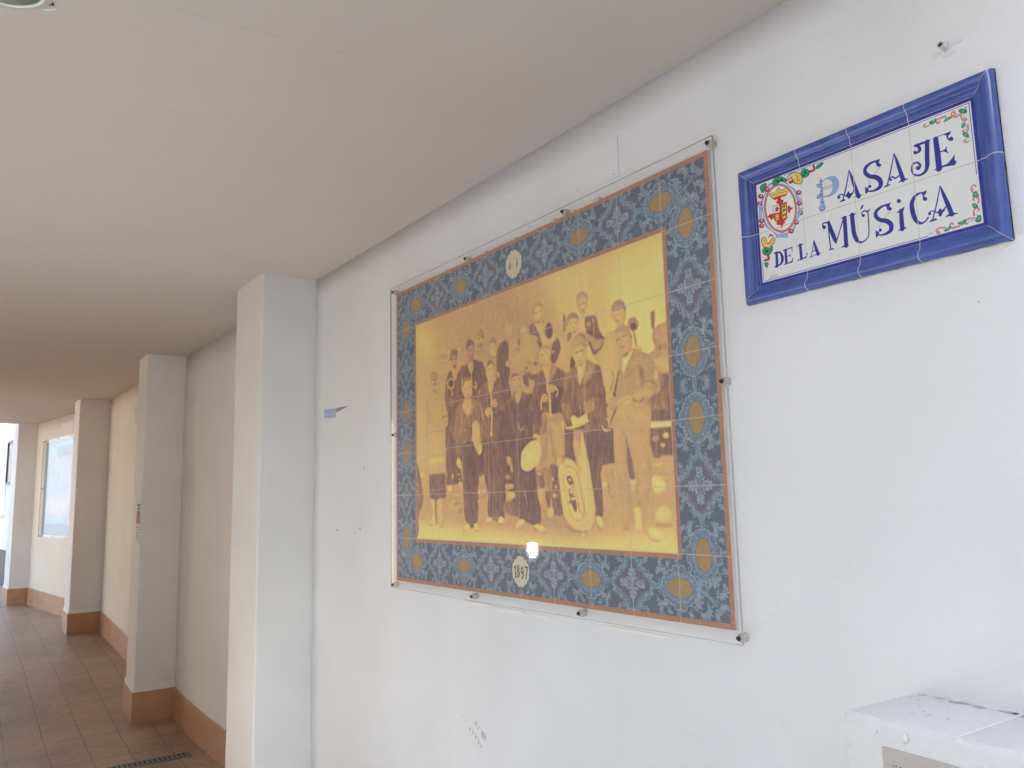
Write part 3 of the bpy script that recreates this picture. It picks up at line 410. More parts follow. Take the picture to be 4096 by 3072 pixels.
('s',0.4,1.9,[370.9,721.5,1.67,404.3,722.5,1.67,427.2,727.7,1.67]),
('s',0.42,2.9,[300,672.6,1.23,306.3,714.7,1.23]),
('q',0.72,3.9,[299.9,683.9,464.8,698.1,459.2,910.1,313.6,912.1,301.8,787.7]),
('q',0.8,11.6,[314.9,829.6,457.6,830.7,456.8,870.4,317.6,877.6]),
('s',0.5,2.4,[330.1,731.2,1.21,371,720.7,1.21,423.9,726.6,1.21]),
('s',0.55,2.9,[311.5,829.5,1.21,457.6,829.1,1.21]),
('q',0.34,3.4,[317,914.3,460.4,911.8,464.6,1015,431.1,1027.7,325.4,1026.6,319.4,976]),
('s',0.6,1.9,[315,912.8,1.68,459.2,909.4,1.68]),
('s',0.5,1.9,[326.1,984.5,1.67,464.1,979.1,1.67]),
('p',0.8,3.8,[325.4,1026.6,360.2,1030.3,364.6,1086.8,358.4,1136.6,323.6,1137,347.9,1086.9]),
('p',0.74,4.2,[388.8,1027.3,438.9,1024.5,430.2,1070.3,436.5,1141.9,409.4,1144,390.8,1093.3]),
('s',0.45,4.7,[375.6,1027.1,5.15,372.7,1076.9,5.15,380.3,1129.7,5.15]),
('p',0.5,2.8,[350.4,1138.3,348.4,1139.5,342.8,1140.5,334.8,1141.1,325.8,1141.3,317.7,1140.9,312.1,1140,310.1,1138.9,312.1,1137.7,317.8,1136.7,325.9,1136.1,334.9,1136,342.9,1136.4,348.4,1137.2]),
('p',0.5,2.7,[442.2,1144.4,440.6,1145.6,435.9,1146.6,429.2,1147.2,421.8,1147.3,415.1,1146.9,410.4,1146.1,408.8,1145,410.4,1143.8,415.1,1142.8,421.9,1142.2,429.3,1142.1,436,1142.5,440.6,1143.3]),
('p',0.4,8.1,[180.6,850.5,216.3,873.1,250.7,957.3,260,1043,220.7,1094.1,219.9,1162.4,205.4,1196.8,176.8,1197.5]),
('p',0.62,4,[217.5,956.5,216.2,958.3,212.6,959.6,207.4,960.3,201.7,960.1,196.5,959.2,193,957.7,191.7,955.8,193,954.1,196.6,952.7,201.8,952,207.5,952.2,212.7,953.1,216.2,954.7]),
('p',0.62,4,[217.1,985.8,215.8,987.6,212.2,989,207.1,989.7,201.4,989.6,196.2,988.7,192.6,987.2,191.4,985.4,192.7,983.6,196.3,982.2,201.5,981.5,207.2,981.6,212.3,982.5,215.9,984]),
('p',0.85,4.9,[283.3,913.8,280.8,918.7,273.8,922.5,263.7,924.4,252.5,924.1,242.4,921.5,235.4,917.2,232.9,912,235.5,907,242.6,903.1,252.8,901.3,264,901.7,274,904.3,280.9,908.6]),
('q',0.34,6.5,[463.3,711.4,564.2,706.7,584.1,889.1,600.4,956.7,533.4,964.5,467.6,962.8]),
('p',0.8,3.6,[515.1,980.2,513.2,986.6,508.2,991.7,501.2,994.4,493.4,994.3,486.4,991.3,481.6,986,480,979.4,481.9,973,486.9,967.9,494,965.2,501.8,965.4,508.8,968.4,513.5,973.7]),
('p',0.72,4.4,[600.2,964.6,598.3,969.5,593.2,973.4,586,975.4,577.9,975.2,570.7,972.8,565.7,968.7,564,963.7,566,958.7,571.1,954.9,578.5,952.9,586.5,953.1,593.7,955.5,598.6,959.6]),
('p',0.7,5.3,[593.1,1008.8,589.5,1012.1,579.4,1014.6,564.8,1015.8,548.6,1015.6,533.8,1013.9,523.6,1011.1,520,1007.7,523.8,1004.4,534.1,1001.9,548.9,1000.7,565.2,1000.9,579.7,1002.7,589.6,1005.5]),
('p',0.66,8,[586,1054.6,580.3,1066.9,565,1076.8,542.9,1082.4,518.3,1082.4,496,1076.9,480.6,1066.8,475.2,1054.1,481.1,1041.5,497,1031.5,519.6,1026.1,544.2,1026.4,566.1,1032.2,580.9,1042.2]),
('p',0.5,4.4,[573.2,1038.1,573.7,1041.4,569.5,1045.4,561.5,1049.3,551.1,1052.4,540.4,1054,531.6,1053.8,526.4,1051.8,525.8,1048.4,530.1,1044.4,538.3,1040.4,548.7,1037.4,559.3,1035.8,568.1,1036.1]),
('p',0.5,5.2,[603.3,1076.7,600.8,1080.8,594.1,1084.1,584.5,1085.9,573.8,1085.9,564.2,1084.1,557.5,1080.8,555.2,1076.7,557.7,1072.6,564.5,1069.3,574.3,1067.5,585,1067.5,594.5,1069.3,601,1072.6]),
('p',0.76,3.5,[533.1,1107,531.9,1108.4,528.5,1109.6,523.5,1110.2,518,1110.3,513.1,1109.7,509.7,1108.6,508.5,1107.2,509.7,1105.8,513.2,1104.7,518.2,1104,523.7,1104,528.6,1104.6,532,1105.7]),
('p',0.7,2.7,[526.8,928.8,526,935.2,524.2,940.3,521.6,943.1,518.9,943.1,516.5,940.1,514.8,934.9,514.4,928.4,515.1,921.9,517,916.8,519.5,914,522.3,914.1,524.7,917.1,526.3,922.3]),
('p',0.74,2.2,[582.1,921.7,581,922.8,577.9,923.6,573.5,923.9,568.7,923.7,564.3,923.1,561.3,922.1,560.2,920.9,561.3,919.8,564.4,919.1,568.8,918.7,573.7,918.9,578,919.6,581,920.6]),
('p',0.7,2.2,[580.3,942.7,579.7,943.8,578,944.7,575.6,945.1,572.9,945,570.5,944.4,568.8,943.5,568.2,942.4,568.8,941.3,570.6,940.4,573,940,575.7,940.1,578.1,940.7,579.8,941.6]),
('p',0.32,4.1,[539.8,691.4,791.4,713.9,786.5,781.5,746.4,815.8,729.5,907.8,718.8,1076.6,703.4,1122.5,671.4,1145.9,645.8,1135.6,614.5,1101.7,605.7,1029.5,598.8,902.6,585,853.9,551.5,848.9,537.5,786.3]),
('p',0.42,3.6,[559.4,649.7,578.5,625.4,621.5,607.2,680.9,604.2,726.7,625.3,754.1,656.5,764,701.3,796.4,729,788.9,790.1,537.9,772.4,545.6,707.5]),
('p',0.43,6.3,[542.7,698.3,588.8,702.3,596.1,774.1,591.3,844.6,560.7,849.4,546.8,786.9]),
('q',0.27,13.1,[622.2,808,715.5,807.6,704.2,999.7,629,998.4]),
('q',0.27,8.6,[659.8,730.9,683.4,723.3,737.7,824.6,783.7,781.3,781.9,922.2,734.2,938.9]),
('q',0.7,2.6,[621.5,607.2,675,606.8,687.1,633.7,668.6,667,646.4,680.9,620.2,655.8,602.6,634.5]),
('p',0.52,3.5,[675,606.8,703.3,635.4,679.1,668,652.3,683,679.8,645.7]),
('s',0.32,2.2,[649.3,684.3,1.31,645.3,722.5,1.31,647,767,1.31]),
('p',0.62,1.3,[639.2,685,638.7,686.1,637.3,686.9,635.4,687.2,633.3,687,631.4,686.3,630.1,685.3,629.7,684.1,630.2,683.1,631.5,682.3,633.4,682,635.5,682.2,637.4,682.8,638.7,683.9]),
('p',0.6,1.3,[635.4,737.7,634.5,739.8,632.1,741.4,628.8,742.1,625.1,741.8,621.8,740.6,619.5,738.6,618.7,736.3,619.6,734.2,622,732.6,625.3,731.8,629,732.1,632.4,733.4,634.6,735.4]),
('p',0.62,1.7,[625.1,789,624.2,791.1,621.8,792.8,618.5,793.5,614.8,793.3,611.4,792.1,609.1,790.1,608.4,787.9,609.3,785.7,611.6,784.1,615,783.3,618.7,783.6,622.1,784.8,624.3,786.7]),
('p',0.705,2.2,[607.3,569.7,601.9,542.8,608.7,517.5,642.1,510.5,671.6,516.1,682.9,533.7,682.8,578.8,669.3,599.7,642.5,603.7,621.9,591]),
('p',0.46,2.7,[605.2,533.4,617.9,512.1,654,508.8,681.5,520.6,671.3,527.4,629.5,530,612,553.9]),
('p',0.38,1.8,[646.8,557.6,646.3,558.8,643.8,559.9,639.8,560.7,634.9,560.9,630.3,560.6,626.8,559.9,625.1,558.8,625.6,557.6,628.1,556.5,632.2,555.7,637,555.5,641.6,555.8,645.1,556.5]),
('p',0.38,1.7,[675.4,554.9,675,556.1,672.9,557.2,669.3,557.9,665.1,558.1,660.9,557.8,657.8,557,656.2,555.9,656.6,554.7,658.8,553.7,662.3,553,666.6,552.7,670.7,553.1,673.8,553.8]),
('s',0.46,1.8,[653.9,559.1,1.31,657,574.1,1.31]),
('p',0.42,1.7,[669.5,588.3,668.6,589.1,665.5,589.7,661,590,655.8,589.9,651,589.4,647.5,588.7,646.1,587.8,647,587,650.1,586.3,654.7,586.1,659.9,586.2,664.7,586.7,668.1,587.4]),
('p',0.5,3.1,[665.5,600.6,663.9,601.9,658.7,603,651,603.5,642.1,603.3,633.9,602.6,628,601.3,625.6,599.9,627.2,598.5,632.4,597.4,640.3,596.9,649.1,597.1,657.3,597.9,663.1,599.1]),
('p',0.695,2.1,[679.9,744.4,690.8,710.4,712.9,702.9,734.1,720.5,738.1,755.3,741.5,792.9,681.6,788.8]),
('p',0.705,2.1,[681,748.5,687.3,711,734.2,715.1,741.1,768.8,746.6,809.7,728.6,844.3,709.2,827.6,688.4,793.3]),
('p',0.76,5.9,[734,758.9,732.7,767,729.3,773.2,724.7,776.5,719.6,776.2,715.2,772.2,712.2,765.4,711.3,757.2,712.7,749.1,716,742.8,720.7,739.5,725.8,740,730.2,743.9,733.2,750.7]),
('p',0.8,2.1,[726.8,811.5,741.2,803.7,753.7,816.3,749.7,837.7,728.5,847.4,721.5,836.1]),
('s',0.4,1.3,[726,839.5,1.05,737.9,818.4,1.05]),
('p',0.78,2.2,[560.6,852.6,578.9,853.6,590.5,873.4,591.1,899,571.9,893.4,552.7,874.9]),
('p',0.86,2.6,[601.3,1153.4,613.6,1136,645.9,1129.4,648.4,1144.8,630.6,1155.9]),
('p',0.86,2.5,[683.3,1130.4,706,1128.5,716.8,1143.6,719.2,1156.3,694,1153.2]),
('s',0.45,2.2,[596.5,1156.6,1.51,613,1158.5,1.51]),
('s',0.45,2.1,[694,1154.7,1.46,719.2,1158.1,1.46]),
('p',0.3,3.7,[781.2,771.8,912.7,766.7,905.7,1096.8,843.4,1098.7,790.1,1093,790.3,1001.3,767.6,940]),
('p',0.36,3.4,[727.6,593.7,762.5,569.4,796.6,551.7,856.6,556.4,903.7,580.9,928.8,608.2,921.8,799.4,794.4,790.4,774.8,711.6,754.4,647.2,721,621.5]),
('q',0.3,4.7,[838,649.9,935.9,653.4,996.9,673.7,983.2,1097,956.8,1037.1,907.2,948.1,895.9,1094.2,823,1094.6]),
('q',0.36,4.1,[853.2,572,906.1,581.7,972.1,610.9,954.1,683.5,849.8,673]),
('q',0.66,2.1,[802.1,552.4,852.5,551.2,846.1,579.8,827.8,607,811.7,597.3]),
('p',0.675,2.1,[798.3,498.5,799,476.6,821.5,467.4,848.6,474.6,856.6,494.5,853.6,518.9,848.9,546.1,829.5,556.6,807.8,546.9,794.6,526.3]),
('p',0.41,2.5,[794.5,494.9,804.9,468,827.1,464.5,851.3,475,857.9,504,845.6,483.5,815.5,482.2]),
('p',0.4,1.7,[823.4,501.5,822.9,502.5,820.8,503.3,817.6,503.7,813.8,503.7,810.2,503.3,807.5,502.5,806.3,501.5,806.7,500.5,808.8,499.8,812.1,499.3,815.9,499.3,819.5,499.8,822.2,500.6]),
('p',0.4,1.6,[847,500.1,846.6,501.1,844.8,501.8,842,502.3,838.8,502.3,835.6,501.8,833.3,501,832.2,500.1,832.5,499.1,834.3,498.3,837.1,497.9,840.4,497.9,843.5,498.3,845.9,499.1]),
('p',0.46,1.6,[840,531.5,839.3,532.3,836.8,532.9,833,533.1,828.7,533,824.7,532.5,821.8,531.7,820.6,530.9,821.4,530.1,823.9,529.5,827.7,529.3,832,529.4,836,529.9,838.8,530.7]),
('p',0.5,1.7,[793.8,516.8,793.3,520.3,792,522.9,790.1,524.3,788.1,524,786.4,522.2,785.3,519.2,784.9,515.6,785.5,512.1,786.8,509.4,788.6,508.1,790.6,508.4,792.4,510.2,793.5,513.2]),
('s',0.74,1.2,[827.9,605.4,4.51,826.8,670.2,4.92,828.8,707.3,4.92,824.1,749.8,3.69,822.8,758.8,3.69,822.4,768.6,9.02]),
('p',0.68,2,[870.1,647.1,868,654,862.5,659.2,854.7,661.5,846.1,660.7,838.4,656.7,833.2,650.3,831.5,642.9,833.7,635.9,839.3,630.8,847.2,628.4,855.8,629.4,863.4,633.4,868.5,639.8]),
('p',0.73,2.1,[836.2,680.3,833.2,688.3,825.1,694.2,813.7,696.8,801,695.6,789.7,690.8,781.9,683.3,779.3,674.7,782.5,666.6,790.6,660.8,802.2,658.2,814.9,659.6,826.1,664.4,833.7,671.8]),
('s',0.36,1.2,[834.9,638.7,1.63,861.9,638.5,1.63]),
('s',0.36,1.2,[834.6,647.9,1.63,861.4,653.8,1.63]),
('s',0.36,1.2,[798.4,667.3,1.65,825.7,670.1,1.65]),
('s',0.36,1.2,[798.1,676.6,1.65,825.4,680.8,1.65]),
('s',0.34,1.2,[803.2,687.9,2.47,822.2,692.8,2.47]),
('p',0.6,1.2,[865.1,683.8,864.4,685.1,862.6,685.9,860.1,686.3,857.2,686,854.7,685.2,852.9,683.9,852.3,682.5,853,681.3,854.8,680.4,857.4,680.1,860.3,680.3,862.8,681.2,864.5,682.4]),
('p',0.82,2.4,[815.3,1112.8,813.2,1118,807.7,1122.2,799.8,1124.6,791.2,1124.7,783.4,1122.5,778.1,1118.4,776.4,1113.2,778.5,1108,784.1,1103.8,792,1101.4,800.6,1101.3,808.3,1103.6,813.5,1107.7]),
('p',0.82,2.7,[900.6,1111.7,898.4,1117.9,892.6,1122.9,884.3,1125.7,875.3,1125.9,867.1,1123.2,861.6,1118.3,859.8,1112.1,862,1105.9,867.9,1100.9,876.2,1098,885.3,1098,893.4,1100.7,898.8,1105.6]),
('s',0.45,2,[778.2,1123.1,1.62,799.9,1122.8,1.62]),
('s',0.45,2.3,[861.7,1126.7,1.82,894.7,1126.3,1.82]),
('q',0.42,5.6,[816.7,1100.3,859.1,1098.6,858.5,1117.7,816.2,1115.2]),
('p',0.62,3.6,[972.8,982.1,969.6,987,961.1,990.7,948.9,992.7,935.4,992.4,923.2,989.9,914.8,985.7,911.9,980.7,915.2,975.7,923.9,971.9,936.2,970,949.8,970.4,961.8,972.9,970,977.1]),
('p',0.72,3.1,[979.5,1016.7,976.5,1023.3,968.6,1028.5,957.4,1031.4,945,1031.2,933.8,1028.1,926.2,1022.6,923.7,1015.8,926.7,1009.1,934.8,1003.9,946.1,1001.1,958.5,1001.3,969.5,1004.5,977,1010]),
('p',0.5,4.5,[953.9,946.2,951.7,950,946.1,952.9,938.1,954.3,929.2,954,921.2,952.1,915.7,948.8,913.8,944.9,916,941.1,921.7,938.3,929.8,936.8,938.7,937.1,946.6,939.1,952,942.4]),
('p',0.6,2.7,[958,880.8,958.1,888.8,955.2,895.4,949.8,899.1,943.1,899.4,936.3,896,930.8,889.8,927.6,881.8,927.5,873.7,930.4,867.2,935.8,863.4,942.6,863.3,949.4,866.6,954.9,872.9]),
('p',0.56,3.5,[968,909.1,968.4,917.9,966.8,925,963.6,929,959.5,929.1,955.2,925.2,951.6,918.2,949.5,909.4,949.1,900.5,950.7,893.4,953.9,889.4,958,889.4,962.3,893.2,965.9,900.3]),
('p',0.4,6.3,[903.7,1043.4,985.3,1044,994.7,1093.7,943.1,1090.6,902.3,1080.6]),
('p',0.56,4.2,[721.9,975.4,761.3,964.2,776.9,995,770.4,1025.2,720.6,1018.4]),
('p',0.78,2.5,[737.4,998.8,736.5,1002.2,733.9,1004.9,730.3,1006.4,726.3,1006.4,722.7,1004.8,720.3,1001.9,719.5,998.5,720.5,995,723.1,992.3,726.7,990.8,730.7,990.9,734.3,992.5,736.7,995.3]),
('p',0.76,2.5,[773,996.4,771.9,1000.3,769,1003.4,765,1005.1,760.6,1005.1,756.7,1003.2,754,1000,753.1,996,754.2,992.1,757.1,989,761.1,987.3,765.6,987.4,769.5,989.2,772.1,992.4]),
('p',0.72,2.5,[733.4,1039.4,732.4,1043.9,729.8,1047.5,726.1,1049.5,722.1,1049.4,718.6,1047.4,716.2,1043.8,715.5,1039.2,716.5,1034.7,719.1,1031.1,722.8,1029.1,726.8,1029.2,730.3,1031.2,732.7,1034.9]),
('s',0.5,2,[835.3,945.2,2,835.7,1014,2]),
('s',0.55,2.1,[762,942.8,1.23,746.1,917.7,1.23]),
('p',0.41,3.1,[929.4,657,966.3,631.1,986.9,621.6,1036.7,618.7,1065.4,630.9,1103,644,1148.4,674.8,1147.1,703,928.5,681]),
('q',0.34,6.8,[1045.8,634.4,1150.3,632.4,1156.3,704,1062.7,694.5]),
('p',0.3,3.7,[911.1,675.2,971.6,650.4,1096.7,650.8,1162.1,697.6,1156.6,762.4,1112.1,798.1,1099.3,843.2,1114.4,870.3,1112.1,922.2,1120,987.2,1134.9,1067.5,1132.3,1126.2,1087.1,1126.9,1038.5,1116.2,994.7,1093.7,988.9,950.7,984,781.8]),
('q',0.66,1.9,[984.6,627.3,1038.8,613.1,1030.8,641.5,1014,667.6,1000.4,658.7]),
('q',0.62,1.9,[964.6,607,977.3,608.6,981.6,627,968.7,634.4]),
('p',0.655,1.9,[971.4,562.9,979.6,547.5,1009.8,547.2,1034.3,556.5,1046.8,573,1048.8,585,1027.5,602.9,1007.2,612.8,987.6,603.9,974.3,581.3]),
('p',0.46,2.3,[967.6,568.4,977.2,544.2,1009.9,544.9,1029.4,554.4,1004.6,553.9,981.8,556.8]),
('p',0.38,1.5,[999.3,569.4,998.8,570.4,996.8,571.2,993.8,571.6,990.2,571.5,986.9,570.9,984.5,570,983.5,569,984,567.9,986,567.1,989.1,566.8,992.6,566.9,995.9,567.4,998.3,568.3]),
('p',0.38,1.5,[1028.7,568.4,1028.1,569.5,1025.9,570.2,1022.5,570.6,1018.6,570.5,1014.9,569.9,1012.3,569,1011.1,568,1011.8,566.9,1014,566.2,1017.4,565.8,1021.3,565.9,1025,566.5,1027.6,567.4]),
('p',0.48,1.5,[1015.2,586.5,1014.5,587.4,1012.6,587.8,1009.8,587.9,1006.7,587.5,1003.9,586.7,1002,585.7,1001.4,584.8,1002.1,584,1004,583.5,1006.8,583.4,1009.9,583.8,1012.7,584.6,1014.6,585.6]),
('p',0.44,1.9,[1020.5,600.3,1019.4,601.2,1016,601.8,1011,602,1005.3,601.8,1000.1,601.1,996.3,600.3,994.9,599.3,996,598.4,999.4,597.8,1004.5,597.6,1010.2,597.9,1015.4,598.5,1019.1,599.4]),
('s',0.72,1.3,[1009.9,739,1.76,1016.6,757.2,1.76,1029.1,771.1,1.76,1043.3,756.8,1.76]),
('p',0.62,1.3,[1016.8,709.8,1016.5,710.5,1015.7,711,1014.5,711.2,1013.3,711.1,1012.1,710.7,1011.4,710,1011.1,709.3,1011.4,708.6,1012.2,708,1013.4,707.8,1014.7,707.9,1015.8,708.4,1016.6,709]),
('p',0.6,1.3,[1106.5,754.1,1106.1,755.5,1105.1,756.6,1103.8,757.1,1102.3,757,1101.1,756.3,1100.2,755,1099.9,753.6,1100.3,752.2,1101.3,751.1,1102.6,750.6,1104.1,750.7,1105.3,751.5,1106.2,752.7]),
('p',0.6,1.3,[1123.3,728.3,1123,730.2,1122.1,731.8,1121,732.5,1119.8,732.4,1118.8,731.4,1118.1,729.8,1117.9,727.7,1118.3,725.8,1119.1,724.2,1120.2,723.5,1121.4,723.6,1122.5,724.6,1123.1,726.2]),
('s',0.62,1.7,[1100.9,681.3,1.92,1109.4,673.8,1.92,1122.9,675.3,1.92]),
('p',0.4,6.8,[1103,757.8,1145.8,764.7,1144.5,794,1106.6,801]),
('p',0.68,3.3,[1126.8,831.9,1155.4,846.7,1153.7,885.3,1139.3,910.4,1117.6,919.2,1108.2,889.5]),
('p',0.93,1.7,[1023.5,868.6,1032.7,849.1,1061.6,827.6,1095.1,815,1127.4,818.2,1153.2,836.8,1153.8,859.5,1129.3,897,1107.1,913.9,1062.9,927.5,1023.4,912.6]),
('s',0.82,1.7,[1106.7,797.7,5.48,1128.3,797.7,4.22,1141,813.3,4.22,1145.6,829.8,5.48]),
('p',0.4,1.7,[1120.3,810.2,1119.5,811.5,1117.3,812.5,1114.3,812.9,1110.9,812.7,1107.9,811.9,1105.9,810.6,1105.2,809.1,1106,807.7,1108.1,806.7,1111.2,806.3,1114.5,806.6,1117.5,807.4,1119.6,808.7]),
('s',0.55,1.7,[1123.2,792.4,1.05,1118.5,775.6,1.05]),
('p',0.84,2.6,[979.1,1126.8,999.7,1110.1,1027.8,1106.5,1038.5,1116.2,1009.9,1134.5,981.5,1138.3]),
('p',0.84,2.5,[1092.3,1131.6,1119.3,1123.2,1150.4,1130.7,1160.2,1143.1,1139.1,1149.8,1107.8,1144.1]),
('p',0.5,1.6,[1110.4,1148.2,1107.8,1149.1,1104.1,1149,1100.1,1148,1096.5,1146.3,1094.1,1144.1,1093.4,1142,1094.4,1140.3,1097.1,1139.3,1100.8,1139.4,1104.8,1140.4,1108.3,1142.2,1110.7,1144.3,1111.4,1146.5]),
('p',0.5,1.6,[1161.1,1156.3,1160.2,1157.4,1157.6,1158.3,1153.8,1158.9,1149.6,1159,1145.9,1158.6,1143.3,1157.8,1142.5,1156.7,1143.4,1155.6,1146.1,1154.6,1149.9,1154.1,1154,1154,1157.7,1154.4,1160.3,1155.2]),
('s',0.6,1.7,[1040.5,1000.1,1.49,1047.8,1024.9,1.49,1054.8,1054.3,1.49]),
('s',0.5,2.1,[1064.6,1083.6,1.68,1066.2,1109.4,1.68]),
('p',0.37,3,[1101.6,565.7,1144.1,562.9,1172.1,555.4,1197.7,593,1226.8,546.3,1257.2,556.4,1299.3,579,1314.7,611.3,1292.4,717.7,1086.5,696.9,1103.2,641.1,1119.3,594.1]),
('q',0.25,8.4,[1240.5,629.3,1309.7,627,1300.8,718.6,1227.8,711.2]),
('q',0.27,5.7,[1213.4,664,1279,671.5,1276.2,728.3,1215.6,725.6]),
('q',0.32,4.3,[1102.1,651.4,1192.7,661.7,1169,721.1,1156.1,772.1,1119.3,759.2]),
('q',0.69,1.8,[1172.9,538.4,1223.4,541.6,1220,576.3,1207.2,600.5,1192.9,598.6,1180.4,573.7]),
('q',0.6,2.2,[1082,577.6,1117.4,585.2,1103.3,636.8,1094.1,631.4]),
('p',0.5,2.8,[1222.3,545.7,1257,559.1,1233.6,589.4,1208.6,600.1]),
('p',0.725,1.8,[1151.4,503.6,1156.5,472.7,1180.8,465.2,1212.3,473.3,1223.7,497.9,1214.6,519.1,1200.2,539.6,1177.3,542.5,1159.8,522.1]),
('p',0.55,3.3,[1151.3,483.4,1162.3,466.4,1185.5,462.5,1212.5,469.1,1224.1,489.4,1198.5,476.7,1166.5,477.2]),
('p',0.42,1.4,[1180.6,497,1180.3,498.1,1178.3,499.1,1175,499.8,1171.2,500,1167.5,499.8,1164.7,499.2,1163.3,498.2,1163.7,497.1,1165.7,496.1,1168.9,495.5,1172.8,495.2,1176.5,495.4,1179.3,496.1]),
('p',0.42,1.4,[1203.6,494.2,1203.4,495.3,1201.9,496.2,1199.4,496.9,1196.4,497.1,1193.4,496.8,1191.1,496.1,1189.9,495.2,1190.1,494.1,1191.6,493.2,1194.2,492.5,1197.2,492.3,1200.2,492.6,1202.5,493.3]),
('p',0.52,1.4,[1191.7,523.2,1191.1,523.9,1189,524.4,1185.8,524.7,1182.3,524.5,1178.9,524,1176.6,523.3,1175.6,522.5,1176.2,521.8,1178.3,521.3,1181.5,521.1,1185.1,521.3,1188.4,521.7,1190.8,522.4]),
('p',0.48,2.2,[1193.3,540.8,1191.9,541.6,1188.1,541.8,1182.7,541.5,1176.6,540.6,1171.2,539.4,1167.4,538,1166.1,536.8,1167.5,536,1171.3,535.8,1176.8,536.2,1182.9,537.1,1188.3,538.3,1192,539.7]),
('p',0.67,1.8,[1245.2,632.7,1242.5,638.9,1235.4,643.2,1225.4,644.9,1214.4,643.6,1204.6,639.5,1197.9,633.4,1195.7,626.6,1198.5,620.3,1205.7,615.9,1215.8,614.3,1226.8,615.7,1236.5,619.9,1243.1,625.9]),
('p',0.67,1.8,[1199.8,663.6,1197.6,670.2,1191.8,675,1183.8,677.1,1175,676.2,1167.1,672.3,1161.8,666.2,1160.1,659.1,1162.4,652.5,1168.2,647.6,1176.4,645.5,1185.2,646.6,1193,650.5,1198.2,656.6]),
('s',0.72,1.4,[1240.6,626.6,3.84,1258.1,645.4,3.14,1247.6,663.5,2.79]),
('s',0.75,1.1,[1197.3,601.4,6.04,1198.1,632.5,6.04,1210.2,662,5.33,1209.3,709.3,5.33]),
('s',0.38,1.1,[1203.1,621.9,1.24,1236.5,621.9,1.24]),
('s',0.38,1.1,[1202.7,630.3,1.24,1235.9,632.9,1.24]),
('s',0.38,1.1,[1167.5,657.1,1.25,1194.7,657.4,1.25]),
('s',0.38,1.1,[1167.1,667,1.61,1194.2,668.6,1.61]),
('s',0.75,1.2,[1209.1,666.8,5.72,1209.8,696,4.9,1211.8,718.8,4.08,1214.2,733.5,4.9]),
('p',0.16,1.2,[1229.2,740,1227.9,741.8,1223.9,743.2,1217.8,743.8,1211,743.6,1204.8,742.7,1200.3,741.1,1198.6,739.2,1199.9,737.4,1204,736.1,1210.1,735.4,1216.9,735.6,1223.1,736.6,1227.5,738.2]),
('s',0.73,1.2,[1163.7,661.7,4.16,1156.1,677.2,4.16,1158.4,698.8,4.16]),
('s',0.73,1.3,[1155.4,670.6,2.09,1192.1,674,2.09]),
('p',0.56,2.9,[1161.2,718.7,1210.1,734.8,1266.4,724.2,1289.5,758,1287.2,804.8,1289.2,883,1257.2,913.2,1232.4,908.3,1209.2,862.7,1202.7,804.8,1188,819.8,1191.2,861.7,1166.2,898.8,1139.3,910.4,1152.2,859.4,1143.4,819.9,1158.8,772.3]),
('q',0.64,7.3,[1214.3,754.4,1279.6,760.2,1278.9,873.1,1253,896.7,1220.9,831.7]),
('q',0.46,4.1,[1161,723.6,1189.9,723.1,1181.6,790.3,1149.8,794.4]),
('s',0.45,2.4,[1206.5,811.5,1.21,1221.3,822.1,1.21]),
('s',0.45,2.5,[1166.6,773,1.24,1187.1,784.3,1.24]),
('p',0.72,2.4,[1272.4,754.8,1286.9,760.9,1288.1,786.1,1284.1,817.1,1276,782]),
('p',0.5,3.7,[1138.7,923.3,1191.2,919.1,1207.3,957.7,1197.8,996.9,1182.6,991.8,1163.5,956.3]),
('p',0.38,5.6,[1196.6,913,1242,918.1,1250.9,990.2,1263.6,1083,1218.7,1089.3,1174.7,1051.8,1166.6,1004.2,1208.3,989.3]),
('p',0.675,2.9,[1119.8,990.4,1161.9,991.4,1165.1,1035.9,1143.5,1053.2,1129.1,1045.1]),
('p',0.78,2.4,[1184.3,1067.5,1204.9,1061.3,1215.1,1080,1198.1,1098.8,1179,1092.7]),
('s',0.6,2.8,[1200.9,1039.4,5.99,1198.8,1061.3,4.79]),
('p',0.62,2.8,[1235,1021,1233.5,1025.1,1229.8,1028.3,1224.5,1030,1218.6,1029.9,1213.5,1028.1,1210,1024.7,1208.9,1020.7,1210.4,1016.6,1214.2,1013.4,1219.5,1011.7,1225.3,1011.8,1230.5,1013.7,1233.9,1017]),
('p',0.8,2,[1157.5,962.5,1156.7,964.4,1154.6,965.9,1151.6,966.7,1148.4,966.6,1145.4,965.7,1143.5,964.1,1142.8,962.1,1143.6,960.2,1145.8,958.7,1148.7,957.9,1152,958,1154.9,958.9,1156.9,960.6]),
('p',0.78,2,[1218.8,961.2,1218.1,963.9,1216.6,966.1,1214.6,967.2,1212.3,967.2,1210.3,965.9,1209,963.7,1208.6,960.9,1209.3,958.2,1210.8,956.1,1212.9,954.9,1215.1,955,1217.1,956.3,1218.4,958.5]),
('p',0.66,2.4,[1238,989.9,1237.2,992.4,1235.2,994.3,1232.3,995.3,1229.2,995.2,1226.4,994.1,1224.6,992.1,1224,989.6,1224.8,987.2,1226.8,985.3,1229.7,984.3,1232.8,984.3,1235.6,985.5,1237.4,987.5]),
('p',0.42,3.7,[1117.2,928.9,1153.8,940,1167.3,988.3,1120,987.2]),
('p',0.62,2.5,[1148.9,944.6,1145.4,946.2,1139.9,946.4,1133.5,945.2,1127.5,942.9,1123,939.8,1121,936.6,1121.8,934,1125.3,932.4,1130.8,932.2,1137.2,933.4,1143.2,935.8,1147.7,938.9,1149.7,942]),
('p',0.74,2.4,[1240.7,892.9,1258.9,878.2,1272.9,894.6,1257.4,909.4,1239.8,911.8]),
('s',0.4,1.6,[1256.2,881.2,1.18,1263.1,894.1,1.18]),
